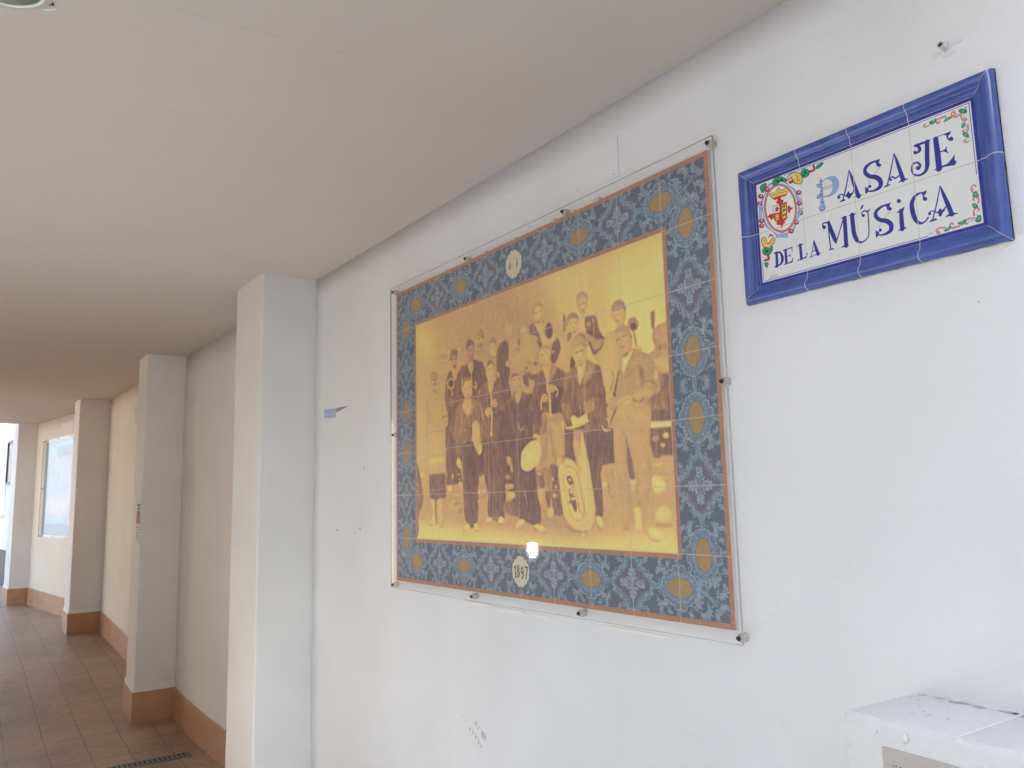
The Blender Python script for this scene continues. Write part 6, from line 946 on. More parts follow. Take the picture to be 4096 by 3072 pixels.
('s','D',0.2,[577.5,236.5,1.61,575.2,232.1,1.61,580.3,230.2,1.61,586.9,236,1.61,585.7,244,1.61]),
('s','O',0.2,[577.5,236.5,1.15,575.2,232.1,1.15,580.3,230.2,1.15,586.9,236,1.15,585.7,244,1.15]),
('p','D',0.2,[572.8,242.4,580,244.7,584.6,254.6,576.7,255.1,572.8,249.7]),
('p','g',0.2,[573.5,243.3,579.6,245.3,583.6,253.9,576.8,254.3,573.4,249.6]),
('p','h',0.7,[579.3,247.8,579.3,248.5,579,249.1,578.4,249.6,577.6,249.9,576.8,249.8,576.1,249.4,575.7,248.9,575.6,248.2,576,247.5,576.6,247.1,577.4,246.8,578.2,246.9,578.9,247.2]),
('s','D',0.2,[582.7,262.5,1.6,586.3,260,1.6,580.1,255.1,1.6,573.9,261,1.6,574.1,270.8,1.6]),
('s','O',0.2,[582.7,262.5,1.14,586.3,260,1.14,580.1,255.1,1.14,573.9,261,1.14,574.1,270.8,1.14]),
('p','D',0.2,[576.6,278.8,582.8,272.2,588.1,275.1,587.8,284.6,584.5,288.9,575.9,285.9]),
('p','g',0.2,[577.5,279.1,582.8,273.5,587.3,275.9,587.1,284.1,584.3,287.8,576.9,285.2]),
('p','h',0.7,[584.5,279.4,584.6,280.1,584.3,280.7,583.7,281.2,582.9,281.5,582,281.4,581.4,281.1,581,280.5,580.9,279.9,581.2,279.2,581.8,278.7,582.6,278.5,583.4,278.5,584.1,278.9]),
('s','D',0.2,[559.3,283.3,1.74,555.7,284.7,1.74,555.3,277.2,1.74,562.4,274.5,1.74,574.6,276.3,1.74]),
('s','O',0.2,[559.3,283.3,1.28,555.7,284.7,1.28,555.3,277.2,1.28,562.4,274.5,1.28,574.6,276.3,1.28]),
('p','D',0.2,[537,276.7,544.1,275.1,554.6,273.3,555,280.8,545.5,284.1]),
('p','g',0.2,[538.4,276.8,544.5,275.5,553.5,274,553.9,280.4,545.7,283.2]),
('p','h',0.7,[549.2,276.5,549.2,277.2,548.9,277.8,548.3,278.3,547.5,278.6,546.6,278.5,545.9,278.2,545.5,277.6,545.4,276.9,545.8,276.3,546.4,275.8,547.2,275.5,548.1,275.6,548.8,275.9]),
('s','D',0.2,[527.7,276.4,1.78,525.7,273.3,1.78,520.6,276.7,1.78,525.6,285.6,1.78,540.8,285.2,1.78]),
('s','O',0.2,[527.7,276.4,1.3,525.7,273.3,1.3,520.6,276.7,1.3,525.6,285.6,1.3,540.8,285.2,1.3]),
('p','D',0.2,[505.7,284.8,518,279.7,520.5,277.9,521,285.5,511.2,288.9]),
('p','g',0.2,[507,284.6,517.6,280.2,519.8,278.7,520.2,285.2,511.8,288.1]),
('p','h',0.7,[517.3,281.8,517.3,282.5,517,283.2,516.4,283.7,515.5,283.9,514.6,283.9,513.9,283.5,513.5,283,513.4,282.3,513.8,281.6,514.4,281.1,515.2,280.8,516.1,280.9,516.8,281.3]),
('s','D',0.2,[493.8,283.8,1.82,497.1,287.3,1.82,492.2,288.4,1.82,489.8,280.2,1.82,497,276,1.82,510.9,280.1,1.82]),
('s','O',0.2,[493.8,283.8,1.33,497.1,287.3,1.33,492.2,288.4,1.33,489.8,280.2,1.33,497,276,1.33,510.9,280.1,1.33]),
('s','D',0.2,[469.6,282.4,0.25,475,282.7,0.25]),
('s','D',0.2,[472.1,282.6,0.25,471.4,284.4,0.25]),
('s','D',0.2,[475.3,285,0.24,476.5,282.4,0.24,478.3,283.4,0.24,476.3,283.8,0.24,478.2,285.4,0.24]),
('s','D',0.2,[479.4,282.7,0.24,480.7,284.3,0.24,482.8,282.2,0.24]),
('s','D',0.2,[480.7,284.3,0.24,479.6,285.8,0.24]),
('s','D',0.3,[33.6,279.9,0.3,35.9,276.6,0.3,36.2,280,0.3]),
('s','D',0.3,[39.5,279.7,0.32,40.8,278.3,0.32,41.7,280.2,0.32]),
('s','D',0.3,[42.7,279.6,0.32,44,278.3,0.32,44.9,280.1,0.32]),
('s','D',0.3,[45.9,279.6,0.32,47.2,278.2,0.32,48,280.1,0.32]),
('s','D',0.3,[49.1,279.5,0.32,50.4,278.2,0.32,51.2,280,0.32]),
('s','D',0.3,[52.2,279.4,0.32,53.6,278.1,0.32,54.4,280,0.32]),
('s','D',0.3,[55.4,279.4,0.32,56.8,278.1,0.32,57.6,279.9,0.32]),
('s','D',0.3,[28.7,284.9,0.33,30.5,283.1,0.33,31,284.8,0.33]),
('s','D',0.3,[32,284.8,0.33,33.7,283,0.33,34.2,284.8,0.33]),
('s','D',0.3,[35.2,284.7,0.32,36.9,282.9,0.32,37.4,284.7,0.32]),
('s','D',0.3,[38.4,284.7,0.32,40.2,282.9,0.32,40.7,284.7,0.32]),
('s','D',0.3,[41.6,284.6,0.32,43.4,282.8,0.32,43.9,284.6,0.32]),
('s','D',0.3,[44.8,284.5,0.32,46.6,282.8,0.32,47.1,284.5,0.32]),
('s','D',0.3,[48,284.5,0.32,49.7,282.7,0.32,50.2,284.5,0.32]),
('s','D',0.3,[51.2,284.4,0.32,52.9,282.6,0.32,53.4,284.4,0.32]),
('s','D',0.3,[54.4,284.4,0.32,56.1,282.6,0.32,56.6,284.3,0.32])]

# sepia photograph -------------------------------------------------
TONES = [(0, (98, 68, 60)), (.25, (124, 88, 76)), (.38, (158, 114, 86)), (.5, (198, 148, 96)), (.62, (220, 170, 104)), (.72, (230, 184, 106)), (.82, (236, 198, 108)), (.95, (240, 212, 114)), (1.05, (242, 218, 122))]
def sepia(t):
    xs = [a for a, _ in TONES]; return np.stack([np.interp(t, xs, [c[k] for _, c in TONES]) for k in range(3)], -1)
def paint_mural():
    cv = Canvas(2000, 1400, 1.25, (.62,) * 3)
    for k, t, soft, q in MURAL_SHAPES:
        c = (t,) * 3
        if k == 's': cv.stroke(q, c, soft * 1.2 + 1)
        else: cv.poly(q, c, soft * 1.25 + 1.5, k == 'p', 1.0, (t - .46) * .42)
    H, W = cv.a.shape[:2]; t = cv.a[..., 0].astype(float)
    def blur(a, k):
        for ax in (0, 1):
            for _ in range(2):
                p = np.pad(a, [(k, k + 1) if i == ax else (0, 0) for i in (0, 1)], mode='edge'); c = np.cumsum(p, ax)
                n_ = a.shape[ax]; a = (np.take(c, range(2 * k + 1, n_ + 2 * k + 1), ax) - np.take(c, range(0, n_), ax)) / (2 * k + 1)
        return a
    b0, b1, b2 = blur(t, 1), blur(t, 2), blur(t, 12); t = .5 * b0 + .5 * b1 + .30 * (b1 - b2)
    fold = np.repeat(vnoise(H // 4 + 1, W, 7, 77, 3), 4, 0)[:H] - .5; dk = np.clip((.62 - t) / .25, 0, 1)
    t = t + fold * .24 * dk + (vnoise(H, W, 8, 31, 3) - .5) * .10
    t = t + (vnoise(H, W, 22, 3, 4) - .5) * .08 + (vnoise(H, W, 160, 5, 3) - .5) * .08 + (np.random.RandomState(2).rand(H, W) - .5) * .03
    img = np.minimum(srgb(sepia(t)) * np.array([1.14, 1.20, 1.42]), .94)
    # ornamental border cell: 200 x 200 mm, axis t to the right from a cartouche centre (0) to a leaf centre (200)
    NV, N2, LB, L2, L3, MR, OR, BR, CRM, DK = [np.array(srgb(c)) for c in ((64, 79, 106), (80, 97, 122), (126, 146, 164), (156, 172, 184), (98, 116, 138), (98, 80, 98), (168, 132, 88), (176, 122, 94), (214, 202, 174), (44, 54, 76))]
    def leafy(c, x, y, a, L, wd, flip=1):
        """one curling acanthus leaf from x,y heading a"""
        pts = []; ang = a; px, py = x, y
        for i in range(9):
            f = i / 8; pts.append((px, py, wd * (.32 + 1.35 * f * (1 - f) * 1.7) * .5)); px += L / 8 * math.cos(ang); py += L / 8 * math.sin(ang); ang += flip * .42
        c.stroke([v for p in pts for v in (p[0], p[1], p[2] + 1.2)], DK, .8); c.stroke([v for p in pts for v in p], LB, 1.2)
        for i in range(1, 8, 1):
            p = pts[i]; q = pts[i + 1 if i < 8 else i]; nx, ny = -(q[1] - p[1]), q[0] - p[0]; l = math.hypot(nx, ny) + 1e-6; s = -flip
            ex, ey = p[0] + nx / l * s * p[2] * 2.1, p[1] + ny / l * s * p[2] * 2.1
            c.stroke([p[0], p[1], p[2] * .55, (p[0] + ex) / 2 + 1, (p[1] + ey) / 2, p[2] * .45, ex, ey, .5], L2, .8)
            c.stroke([p[0], p[1], .5, ex, ey, .5], N2, .6)
        c.stroke([v for p in pts[:-1] for v in (p[0], p[1], .6)], N2, .8)
    def dots(c, P, col_, r=1.4):
        for x, y in P: c.stroke([x, y, r, x + .5, y, r], col_, .6)
    def half_leaf(c):     # leaf cartouche, drawn for t 105..200, mirrored in cross axis
        for sg in (1, -1):
            o = [(104, 10), (116, 14), (118, 30), (138, 34), (142, 46), (158, 52), (166, 62), (171, 84), (212, 84), (212, 0), (104, 0)]
            c.poly([v for x, y in o for v in (x, 100 + sg * y)], LB, .8, False)
            c.stroke([v for x, y in o[:9] for v in (x, 100 + sg * y, 1.6)], L2, .8, raw=True)
            i_ = [(116, 0), (122, 6), (128, 20), (146, 25), (150, 37), (165, 42), (178, 56), (182, 76), (212, 76), (212, 0)]
            c.poly([v for x, y in i_ for v in (x, 100 + sg * y)], L3, .8, False)
            i2 = [(122, 0), (128, 8), (134, 17), (152, 22), (158, 33), (171, 37), (185, 52), (190, 70), (212, 70), (212, 0)]
            c.poly([v for x, y in i2 for v in (x, 100 + sg * y)], MR, .8, False)
            c.poly([v for x, y in [(186, 58), (190, 76), (212, 76), (212, 58)] for v in (x, 100 + sg * y)], N2, .8, False)
            dots(c, [(124, 100 + sg * 24), (140, 100 + sg * 40), (156, 100 + sg * 46), (172, 100 + sg * 60), (177, 100 + sg * 74)], DK)
            # cross of leaves
            c.poly([v for x, y in [(200, 0), (190, 10), (184, 22), (189, 30), (186, 40), (194, 46), (200, 62)] for v in (x, 100 + sg * y)], LB, 1.2)
            for x, y in ((188, 16), (186, 30), (190, 42), (168, 10), (178, 16)): c.stroke([x + 6, 100 + sg * (y - 4), 2.4, x, 100 + sg * y, 3.2, x - 3, 100 + sg * (y + 3), .8], L2, .8)
        c.poly([142, 100, 150, 91, 160, 88, 172, 90, 186, 94, 200, 97, 200, 103, 186, 106, 172, 110, 160, 112, 150, 109], LB, 1.2)
        for x in (150, 160, 170): 
            for sg in (1, -1): c.stroke([x + 5, 100, 2, x, 100 + sg * 9, 3, x - 4, 100 + sg * 13, .8], L2, .8)
        c.stroke([145, 100, .8, 200, 100, .8], L3, .8); c.stroke([200, 60, .8, 200, 140, .8], L3, .8)
    def half_oval(c, medal=False, far=75):
        for sg in (1, -1):
            if medal:
                o = [(0, 60), (8, 66), (22, 62), (28, 52), (42, 50), (46, 38), (58, 30), (62, 0), (0, 0)]
                c.poly([v for x, y in o for v in (x, 100 + sg * y)], DK, .8, False); k = .93
                c.poly([v for x, y in o for v in (x * k, 100 + sg * y * k)], L3, .8, False); k = .88
                c.poly([v for x, y in o for v in (x * k, 100 + sg * y * k)], CRM, .8, False)
            else:
                o = [(0, 58), (8, 66), (20, 66), (26, 58), (26, 50), (46, 50), (48, 40), (60, 38), (68, 24), (74, 12), (75, 0), (0, 0)]
                c.poly([v for x, y in o for v in (x, 100 + sg * y)], LB, .8, False)
                c.stroke([v for x, y in o[:11] for v in (x, 100 + sg * y, 1.5)], L2, .8, raw=True)
                c.stroke([v for x, y in [(0, 48), (18, 48), (36, 40), (54, 26), (60, 0)] for v in (x, 100 + sg * y, 1.2)], N2, .8)
                c.stroke([6, 100 + sg * 56, 4, 16, 100 + sg * 58, 3, 20, 100 + sg * 50, 1.5], L3, .8)
                dots(c, [(30, 100 + sg * 46), (40, 100 + sg * 42), (52, 100 + sg * 34), (62, 100 + sg * 20), (12, 100 + sg * 50), (66, 100 + sg * 8)], DK, 1.8)
        if not medal:
            a = [(48 * math.cos(math.radians(q)), 100 + 29 * math.sin(math.radians(q))) for q in range(-100, 101, 20)]
            c.poly([v for p in a for v in (p[0] * 1.1, 100 + (p[1] - 100) * 1.13)], L3, .8); c.poly([v for p in a for v in p], OR, 1.0)
    def strips(a):
        n = int(17 / 1.25); a[:n] = BR; a[-n:] = BR
    def band(seed=5):
        c = Canvas(200, 200, 1.25, NV); q = random.Random(seed)
        for i in range(70):          # small tight foliage filling the ground
            x, y, a, L, f = q.uniform(-5, 205), q.uniform(18, 100), q.uniform(0, 6.28), q.uniform(7, 15), q.choice((-1, 1)); k = q.choice((L3, LB, LB, L2))
            for sg in (1, -1):
                P, ax, px, py = [], a, x, y
                for j in range(5): P += [px, 100 + sg * (100 - py), 1.9 * (1 - j / 5.5)]; px += L / 4 * math.cos(ax); py += L / 4 * math.sin(ax); ax += .55 * f
                c.stroke(P, k, .8)
        return c
    def mottle(a, seed, amt=.28):
        h_, w_ = a.shape[:2]; lum = a.mean(2, keepdims=True); lf = np.clip((lum - .08) / .2, 0, 1) * (a[..., 2:] > a[..., :1])      # fine carved leaf relief
        return a * (1 + (vnoise(h_, w_, 9, seed, 3)[..., None] - .5) * amt) * (1 + (vnoise(h_, w_, 3.6, seed + 50, 2)[..., None] - .5) * (.5 + .9 * lf))
    def cell(medal=False):
        c = band()
        for sg in (1, -1):
            def F(y): return 100 + sg * y
            leafy(c, 92, F(34), -sg * -1.9 if sg > 0 else -1.9, 62, 20, sg)
            leafy(c, 150, F(66), (math.pi - .5) * sg, 58, 17, -sg)
            leafy(c, 66, F(60), sg * .3, 40, 13, sg); leafy(c, 32, F(72), sg * .5, 26, 11, -sg)
            leafy(c, 4, F(72), sg * .2, 16, 9, sg); leafy(c, 150, F(76), sg * -.1, 18, 9, -sg); leafy(c, 104, F(24), sg * 1.0, 22, 8, -sg)
        c.poly([60, 90, 110, 90, 110, 110, 60, 110], LB, .8, False); c.stroke([64, 96, .8, 110, 96, .8], L3, .8); c.stroke([64, 104, .8, 110, 104, .8], L3, .8)
        half_leaf(c); half_oval(c, medal); strips(c.a); return c.a
    def link():          # oval to oval, 200 mm apart
        c = band()
        for sg in (1, -1):
            for mr in (1, -1):
                leafy(c, 100 + mr * 18, 100 + sg * 26, sg * (1.6 if mr > 0 else 1.6), 50, 16, sg * mr); leafy(c, 100 + mr * 42, 100 + sg * 60, sg * (.4 if mr > 0 else 2.7), 28, 11, sg * mr); leafy(c, 100 + mr * 78, 100 + sg * 74, sg * .6, 16, 9, sg * mr)
        c.poly([60, 91, 140, 91, 140, 109, 60, 109], LB, .8, False); half_oval(c)
        d = c.a.copy(); h = d.shape[1] // 2; half = d[:, :h].copy(); d[:, d.shape[1] - h:] = half[:, ::-1]; strips(d); return d
    A, Am, K = cell(), cell(True), link()
    def corner():        # 200 x 200, outer corner at the top left, band centre lines at y=100 and x=100
        c = band()
        for fl in (0, 1):
            def X(x, y): return (x, y) if not fl else (y, x)
            for (x, y, a, L, wd, f) in ((150, 45, math.pi - .3, 86, 24, -1), (96, 60, -2.2, 60, 20, 1), (40, 40, .4, 40, 16, -1), (170, 30, math.pi + .2, 40, 14, 1)):
                px, py = X(x, y); aa = a if not fl else math.pi / 2 - a; leafy(c, px, py, aa, L, wd, f if not fl else -f)
        half = Canvas(200, 200, 1.25, (-1,) * 3); half_oval(half); hh = half.a[:, ::-1]; mk = hh[..., 0] >= 0; c.a[mk] = hh[mk]
        vv = hh.transpose(1, 0, 2); mk = vv[..., 0] >= 0; c.a[mk] = vv[mk]
        c.poly([104, 116, 116, 104, 134, 122, 122, 134], LB, .8, False); c.poly([96, 84, 108, 84, 122, 100, 122, 122, 100, 122, 84, 108], LB, .8, False); c.poly([100, 100, 112, 100, 112, 112, 100, 112], N2, .8, False)
        c.stroke([100, 92, 5, 84, 80, 5, 72, 72, 5], LB, .8); c.poly([60, 60, 74, 56, 80, 70, 64, 76], LB, .8, False); c.poly([66, 63, 72, 62, 75, 69, 68, 71], N2, .8, False)
        n = int(17 / 1.25); c.a[:n] = BR; c.a[:, :n] = BR; c.a[-n:, -n:] = BR; return c.a
    Cn = corner(); u = 160; NCOL, NROW = 10, 7
    def setc(i, j, a, sd): img[j * u:(j + 1) * u, i * u:(i + 1) * u] = (mottle(a, sd) * .70 + srgb((112, 124, 138)) * .30 * (a[..., 2:] >= a[..., :1]) + a * .30 * (a[..., 2:] < a[..., :1])) * np.array([1.06, 1.10, 1.12])
    # inner brown strip of the corner tile only at its inner corner
    setc(0, 0, Cn, 1); setc(9, 0, Cn[:, ::-1], 2); setc(0, 6, Cn[::-1], 3); setc(9, 6, Cn[::-1, ::-1], 4)
    for j, fl in ((0, False), (6, True)):
        seq = [(1, A, 0), (2, A, 1), (3, A, 0), (4, Am, 1), (5, Am, 0), (6, A, 1), (7, A, 0), (8, A, 1)]
        for i, a, mr in seq: a = a[:, ::-1] if mr else a; a = a[::-1] if fl else a; setc(i, j, a, 10 + i + j)
    for i, fl in ((0, False), (9, True)):
        for j, a, mr in [(1, A, 0), (2, A, 1), (3, K, 0), (4, A, 0), (5, A, 1)]:
            b = a.transpose(1, 0, 2); b = b[::-1] if mr else b; b = b[:, ::-1] if fl else b; setc(i, j, b, 30 + j + i)
    cv.a = img.astype(np.float32); DG = srgb((62, 60, 52))
    # the year on the lower medallion, strokes in mm
    for st in ([959, 1288, 2.5, 966, 1280, 2.5, 967, 1322, 3, 962, 1323, 2, 973, 1322, 2],):
        cv.stroke(st, DG, .8, raw=True)
    cv.stroke([984, 1278, 2.4, 977, 1286, 2.8, 984, 1297, 2.8, 992, 1308, 3.2, 985, 1320, 2.6, 977, 1310, 2.8, 985, 1298, 2.4, 991, 1287, 2.6, 984, 1278, 2.4], DG, .8)
    cv.stroke([1016, 1296, 2.6, 1010, 1284, 2.6, 1002, 1294, 3, 1008, 1306, 2.8, 1016, 1298, 2.4, 1016, 1314, 3, 1006, 1326, 2.2], DG, .8)
    cv.stroke([1026, 1282, 2.6, 1044, 1282, 3, 1038, 1302, 3, 1032, 1324, 3.2], DG, .8, raw=True)
    # two small faded emblems on the upper medallion
    for ox in (974, 1022):
        for dx, dy, r in ((0, -12, 3), (0, -4, 4), (-6, 4, 4), (6, 3, 4), (0, 10, 5), (-4, 16, 3), (5, 15, 3)): cv.stroke([ox + dx, 98 + dy, r, ox + dx + 1, 98 + dy + 2, r], srgb((128, 112, 84)), 3, .7)
    GR = srgb((214, 196, 170))
    for k in range(1, 10): cv.stroke([200 * k, 0, 1.3, 200 * k + rnd.uniform(-1, 1), 700, 1.3, 200 * k, 1400, 1.3], GR, .6, .8)
    for k in range(1, 7): cv.stroke([0, 200 * k, 1.3, 1000, 200 * k + rnd.uniform(-1, 1), 1.3, 2000, 200 * k, 1.3], GR, .6, .85)
    return cv.a
def paint_sign():
    cv = Canvas(600, 300, .5, srgb((222, 222, 220)))
    P = {'n': (50, 58, 138), 'l': (140, 168, 214), 'd': (52, 66, 116), 'b': (164, 184, 226), 'w': (228, 228, 226), 'o': (222, 128, 50), 'r': (188, 60, 52), 'k': (240, 170, 160), 'y': (238, 202, 84), 'Y': (166, 116, 40),
         'g': (58, 148, 108), 'G': (22, 92, 66), 'h': (140, 204, 176), 'D': (76, 66, 70), 'O': (226, 140, 100)}
    NB = srgb((50, 62, 146))
    for a in ((0, 0, 600, 8), (0, 292, 600, 300), (0, 0, 8, 300), (592, 0, 600, 300)): cv.poly([a[0], a[1], a[2], a[1], a[2], a[3], a[0], a[3]], NB, .4, False)
    for a in ((100, 11, 590, 12.4), (11, 287.6, 470, 289), (11, 235, 12.4, 289), (587.6, 11, 589, 180)): cv.poly([a[0], a[1], a[2], a[1], a[2], a[3], a[0], a[3]], NB, .4, False)
    for k, t, soft, q in SIGN_SHAPES:
        c = srgb(P[t])
        if k == 's':
            q = [v * 1.22 if (t == 'n' and i % 3 == 2) else v for i, v in enumerate(q)]; cv.stroke(q, c, min(soft, 3))
        else: cv.poly(q, c, min(soft, 6), k == 'p')
    GR = srgb((196, 190, 182)); GD = srgb((150, 140, 132))
    for x in (150, 300, 450): cv.stroke([x, 0, .8, x, 300, .8], GR, .4)
    cv.stroke([0, 150, .9, 600, 150, .9], GR, .4); cv.stroke([0, 150.9, .3, 600, 150.9, .3], GD, .5, .6)
    H, W = cv.a.shape[:2]; return cv.a * (1 + (vnoise(H, W, 60, 9, 3)[..., None] - .5) * .05)
# ------------------------------------------------------------------ setting: ground, floor, ceiling
def FZ(y):     # floor height along the passage: flat, then a ramp, then flat
    return ZO + float(np.interp(y, [-6, 5.4, 6.15, 7.95, 8.86, 9.8, 13.45, 14.2], [-1.48, -1.48, -1.435, -1.25, -1.195, -1.145, -1.10, -1.095]))
CZ = 1.727 + ZO
bm = bmesh.new(); box(bm, (-400, -400, -.5), (400, 400, -.03)); tag(place("ground", bm, M_PAVE), kind='structure')
bm = bmesh.new()
xs = [-6.0, -4.5, -3.4, -2.6, -1.8, -1.0, -.3, .35]; ys = [3.2, 4, 5.4, 5.8, 6.15, 6.6, 7.2, 7.95, 8.4, 8.86, 9.3, 9.8, 11, 12.3, 13.45, 13.8]
g = [[bm.verts.new((x, y, FZ(y))) for x in xs] for y in ys]
for j in range(len(ys) - 1):
    for i in range(len(xs) - 1): bm.faces.new((g[j][i], g[j][i + 1], g[j + 1][i + 1], g[j + 1][i]))
r = bmesh.ops.extrude_face_region(bm, geom=bm.faces[:]); vs = [e for e in r['geom'] if isinstance(e, bmesh.types.BMVert)]
for v in vs: v.co.z = -.02
bmesh.ops.recalc_face_normals(bm, faces=bm.faces)
tag(place("floor", bm, M_FLOOR), kind='structure')
bm = bmesh.new(); box(bm, (-14, -1.15, -.5), (.35, 3.1995, -.001)); tag(place("forecourt", bm, M_FORE), kind='structure')
bm = bmesh.new(); box(bm, (-14, 13.8, -.02), (6, 60, ZO - 1.092)); tag(place("pavement", bm, M_FAR), kind='structure')
# ceiling slab with hairline ridges where the boards meet
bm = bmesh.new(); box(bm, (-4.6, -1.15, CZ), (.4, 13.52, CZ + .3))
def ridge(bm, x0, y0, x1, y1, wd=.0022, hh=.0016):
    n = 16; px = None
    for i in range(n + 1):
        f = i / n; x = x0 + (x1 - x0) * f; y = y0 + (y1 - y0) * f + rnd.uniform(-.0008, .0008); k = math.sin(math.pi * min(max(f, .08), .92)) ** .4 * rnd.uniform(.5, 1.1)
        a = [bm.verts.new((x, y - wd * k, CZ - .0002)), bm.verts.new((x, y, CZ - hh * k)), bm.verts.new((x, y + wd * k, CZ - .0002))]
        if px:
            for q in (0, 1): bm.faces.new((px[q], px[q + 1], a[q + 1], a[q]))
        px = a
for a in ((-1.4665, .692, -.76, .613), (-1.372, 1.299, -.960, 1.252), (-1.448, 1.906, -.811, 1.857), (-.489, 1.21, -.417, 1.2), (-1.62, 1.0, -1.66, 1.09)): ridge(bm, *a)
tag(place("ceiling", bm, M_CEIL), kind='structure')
# ------------------------------------------------------------------ walls and pilasters
W = .012
def wall_face(bm, p0, p1, z0, z1, th, n=24, m=16, amp=.0022, seed=1):
    """a slab whose visible face is gently uneven hand plaster; p0->p1 with the passage on the left-hand side (-X)"""
    p0, p1 = Vector(p0), Vector(p1); d = (p1 - p0); nrm = Vector((d.y, -d.x, 0)).normalized() if False else Vector((-(p1 - p0).y, (p1 - p0).x, 0)).normalized()
    if nrm.x > 0: nrm = -nrm
    N_ = vnoise(m + 1, n + 1, 5, seed, 2) - .5
    G = []
    for j in range(m + 1):
        row = []
        for i in range(n + 1):
            e = 0 if i in (0, n) or j in (0,) else 1
            q = p0 + d * (i / n) + nrm * float(N_[j, i]) * 2 * amp * e; row.append(bm.verts.new((q.x, q.y, z0 + (z1 - z0) * j / m)))
        G.append(row)
    for j in range(m):
        for i in range(n): bm.faces.new((G[j][i], G[j][i + 1], G[j + 1][i + 1], G[j + 1][i]))
    back = [[bm.verts.new((v.co.x - nrm.x * th, v.co.y - nrm.y * th, v.co.z)) for v in (row[0], row[-1])] for row in (G[0], G[-1])]
    bm.faces.new((back[0][1], back[0][0], back[1][0], back[1][1]))
    bm.faces.new([G[j][0] for j in range(m, -1, -1)] + [back[0][0], back[1][0]]); bm.faces.new([G[j][n] for j in range(m + 1)] + [back[1][1], back[0][1]])
    bm.faces.new(G[m] + [back[1][1], back[1][0]]); bm.faces.new(G[0][::-1] + [back[0][0], back[0][1]])
    bmesh.ops.recalc_face_normals(bm, faces=bm.faces)
def skirting(pts, parent, hgt=.252, out=.014, joint=.33, top=None, ends=(True, True)):
    """terracotta strip along a polyline, standing proud of it on the passage side"""
    bm = bmesh.new(); P = [Vector((p[0], p[1], 0)) for p in pts]; S = []
    for a, b in zip(P[:-1], P[1:]):
        k = max(1, int((b - a).length / .45))
        for i in range(k): S.append(a.lerp(b, i / k))
    S.append(P[-1]); n = len(S); off = []
    for i in range(n):
        ds = []
        if i > 0: ds.append((S[i] - S[i - 1]).normalized())
        if i < n - 1: ds.append((S[i + 1] - S[i]).normalized())
        ns = [Vector((-d.y, d.x, 0)) for d in ds]          # left of travel = passage side when walking +Y
        nn = sum(ns, Vector()).normalized(); k = 1 / max(.4, nn.dot(ns[0])); off.append(nn * out * k)
    prev = None
    for s, o in zip(S, off):
        zf = FZ(s.y); q = s + o
        r = [bm.verts.new((s.x, s.y, zf - .02)), bm.verts.new((q.x, q.y, zf - .02)), bm.verts.new((q.x, q.y, zf + hgt - .004)), bm.verts.new((q.x - o.x * .3, q.y - o.y * .3, zf + hgt)), bm.verts.new((s.x, s.y, zf + hgt))]
        if prev:
            for k in range(4): bm.faces.new((prev[k], r[k], r[k + 1], prev[k + 1]))
        else: bm.faces.new(r[::-1])
        prev = r
    bm.faces.new(prev)
    bmesh.ops.recalc_face_normals(bm, faces=bm.faces)
    for a, b in zip(P[:-1], P[1:]):
        d = (b - a); L = d.length
        if L < joint * .8: continue
        d.normalize(); nn = Vector((-d.y, d.x, 0)); t = joint * .62
        while t < L - .05:
            c = a + d * t + nn * (out + .0008); zf = FZ(c.y); e = d * .0018
            v = [bm.verts.new((c.x - e.x, c.y - e.y, zf + .004)), bm.verts.new((c.x + e.x, c.y + e.y, zf + .004)), bm.verts.new((c.x + e.x, c.y + e.y, zf + hgt - .006)), bm.verts.new((c.x - e.x, c.y - e.y, zf + hgt - .006))]
            bm.faces.new(v).material_index = 1; t += joint
    return place("skirting", bm, [M_SKIRT, M_SKJ], parent)
def pilaster(pts, label, loc):
    t = empty("pilaster", loc); tag(t, label, "pilaster", "square pilasters along the right side of the passage")
    bm = bmesh.new(); n = len(pts); zf = [FZ(p[1]) for p in pts]
    c = sum((Vector((p[0], p[1], 0)) for p in pts), Vector()) / n
    # shaft with a small plaster lip sitting on the skirting
    rings = []
    for dz, k in [(.25, .012), (.262, .012), (.30, .0)] + [(.30 + .11 * i, 0) for i in range(1, 25)] + [(None, 0)]:
        ring = []
        for p, z in zip(pts, zf):
            d = Vector((p[0] - c.x, p[1] - c.y, 0)); sx = math.copysign(k, d.x) if d.x < 0 else 0; sy = math.copysign(k, d.y)
            jx, jy = (rnd.uniform(-.0012, .0012), rnd.uniform(-.0012, .0012)) if dz and dz > .3 else (0, 0)
            ring.append(bm.verts.new((p[0] + sx + jx, p[1] + sy + jy, min(z + dz, CZ - .05) if dz is not None else CZ)))
        rings.append(ring)
    for a, b in zip(rings[:-1], rings[1:]):
        for i in range(n): bm.faces.new((a[i], a[(i + 1) % n], b[(i + 1) % n], b[i]))
    bm.faces.new(rings[0][::-1]); bm.faces.new(rings[-1]); bmesh.ops.recalc_face_normals(bm, faces=bm.faces)
    vert = [e for e in bm.edges if abs(e.verts[0].co.z - e.verts[1].co.z) > .0005 and e.verts[0].co.x < c.x]
    bmesh.ops.bevel(bm, geom=vert, offset=.011, segments=4, profile=.5, affect='EDGES')
    place("shaft", bm, M_PIER, t)
    bm = bmesh.new(); prism(bm, [(p[0] + (.0 if p[0] > c.x else .0), p[1]) for p in pts], [z - .03 for z in zf], [z + .249 for z in zf])
    bm.free()
    return t
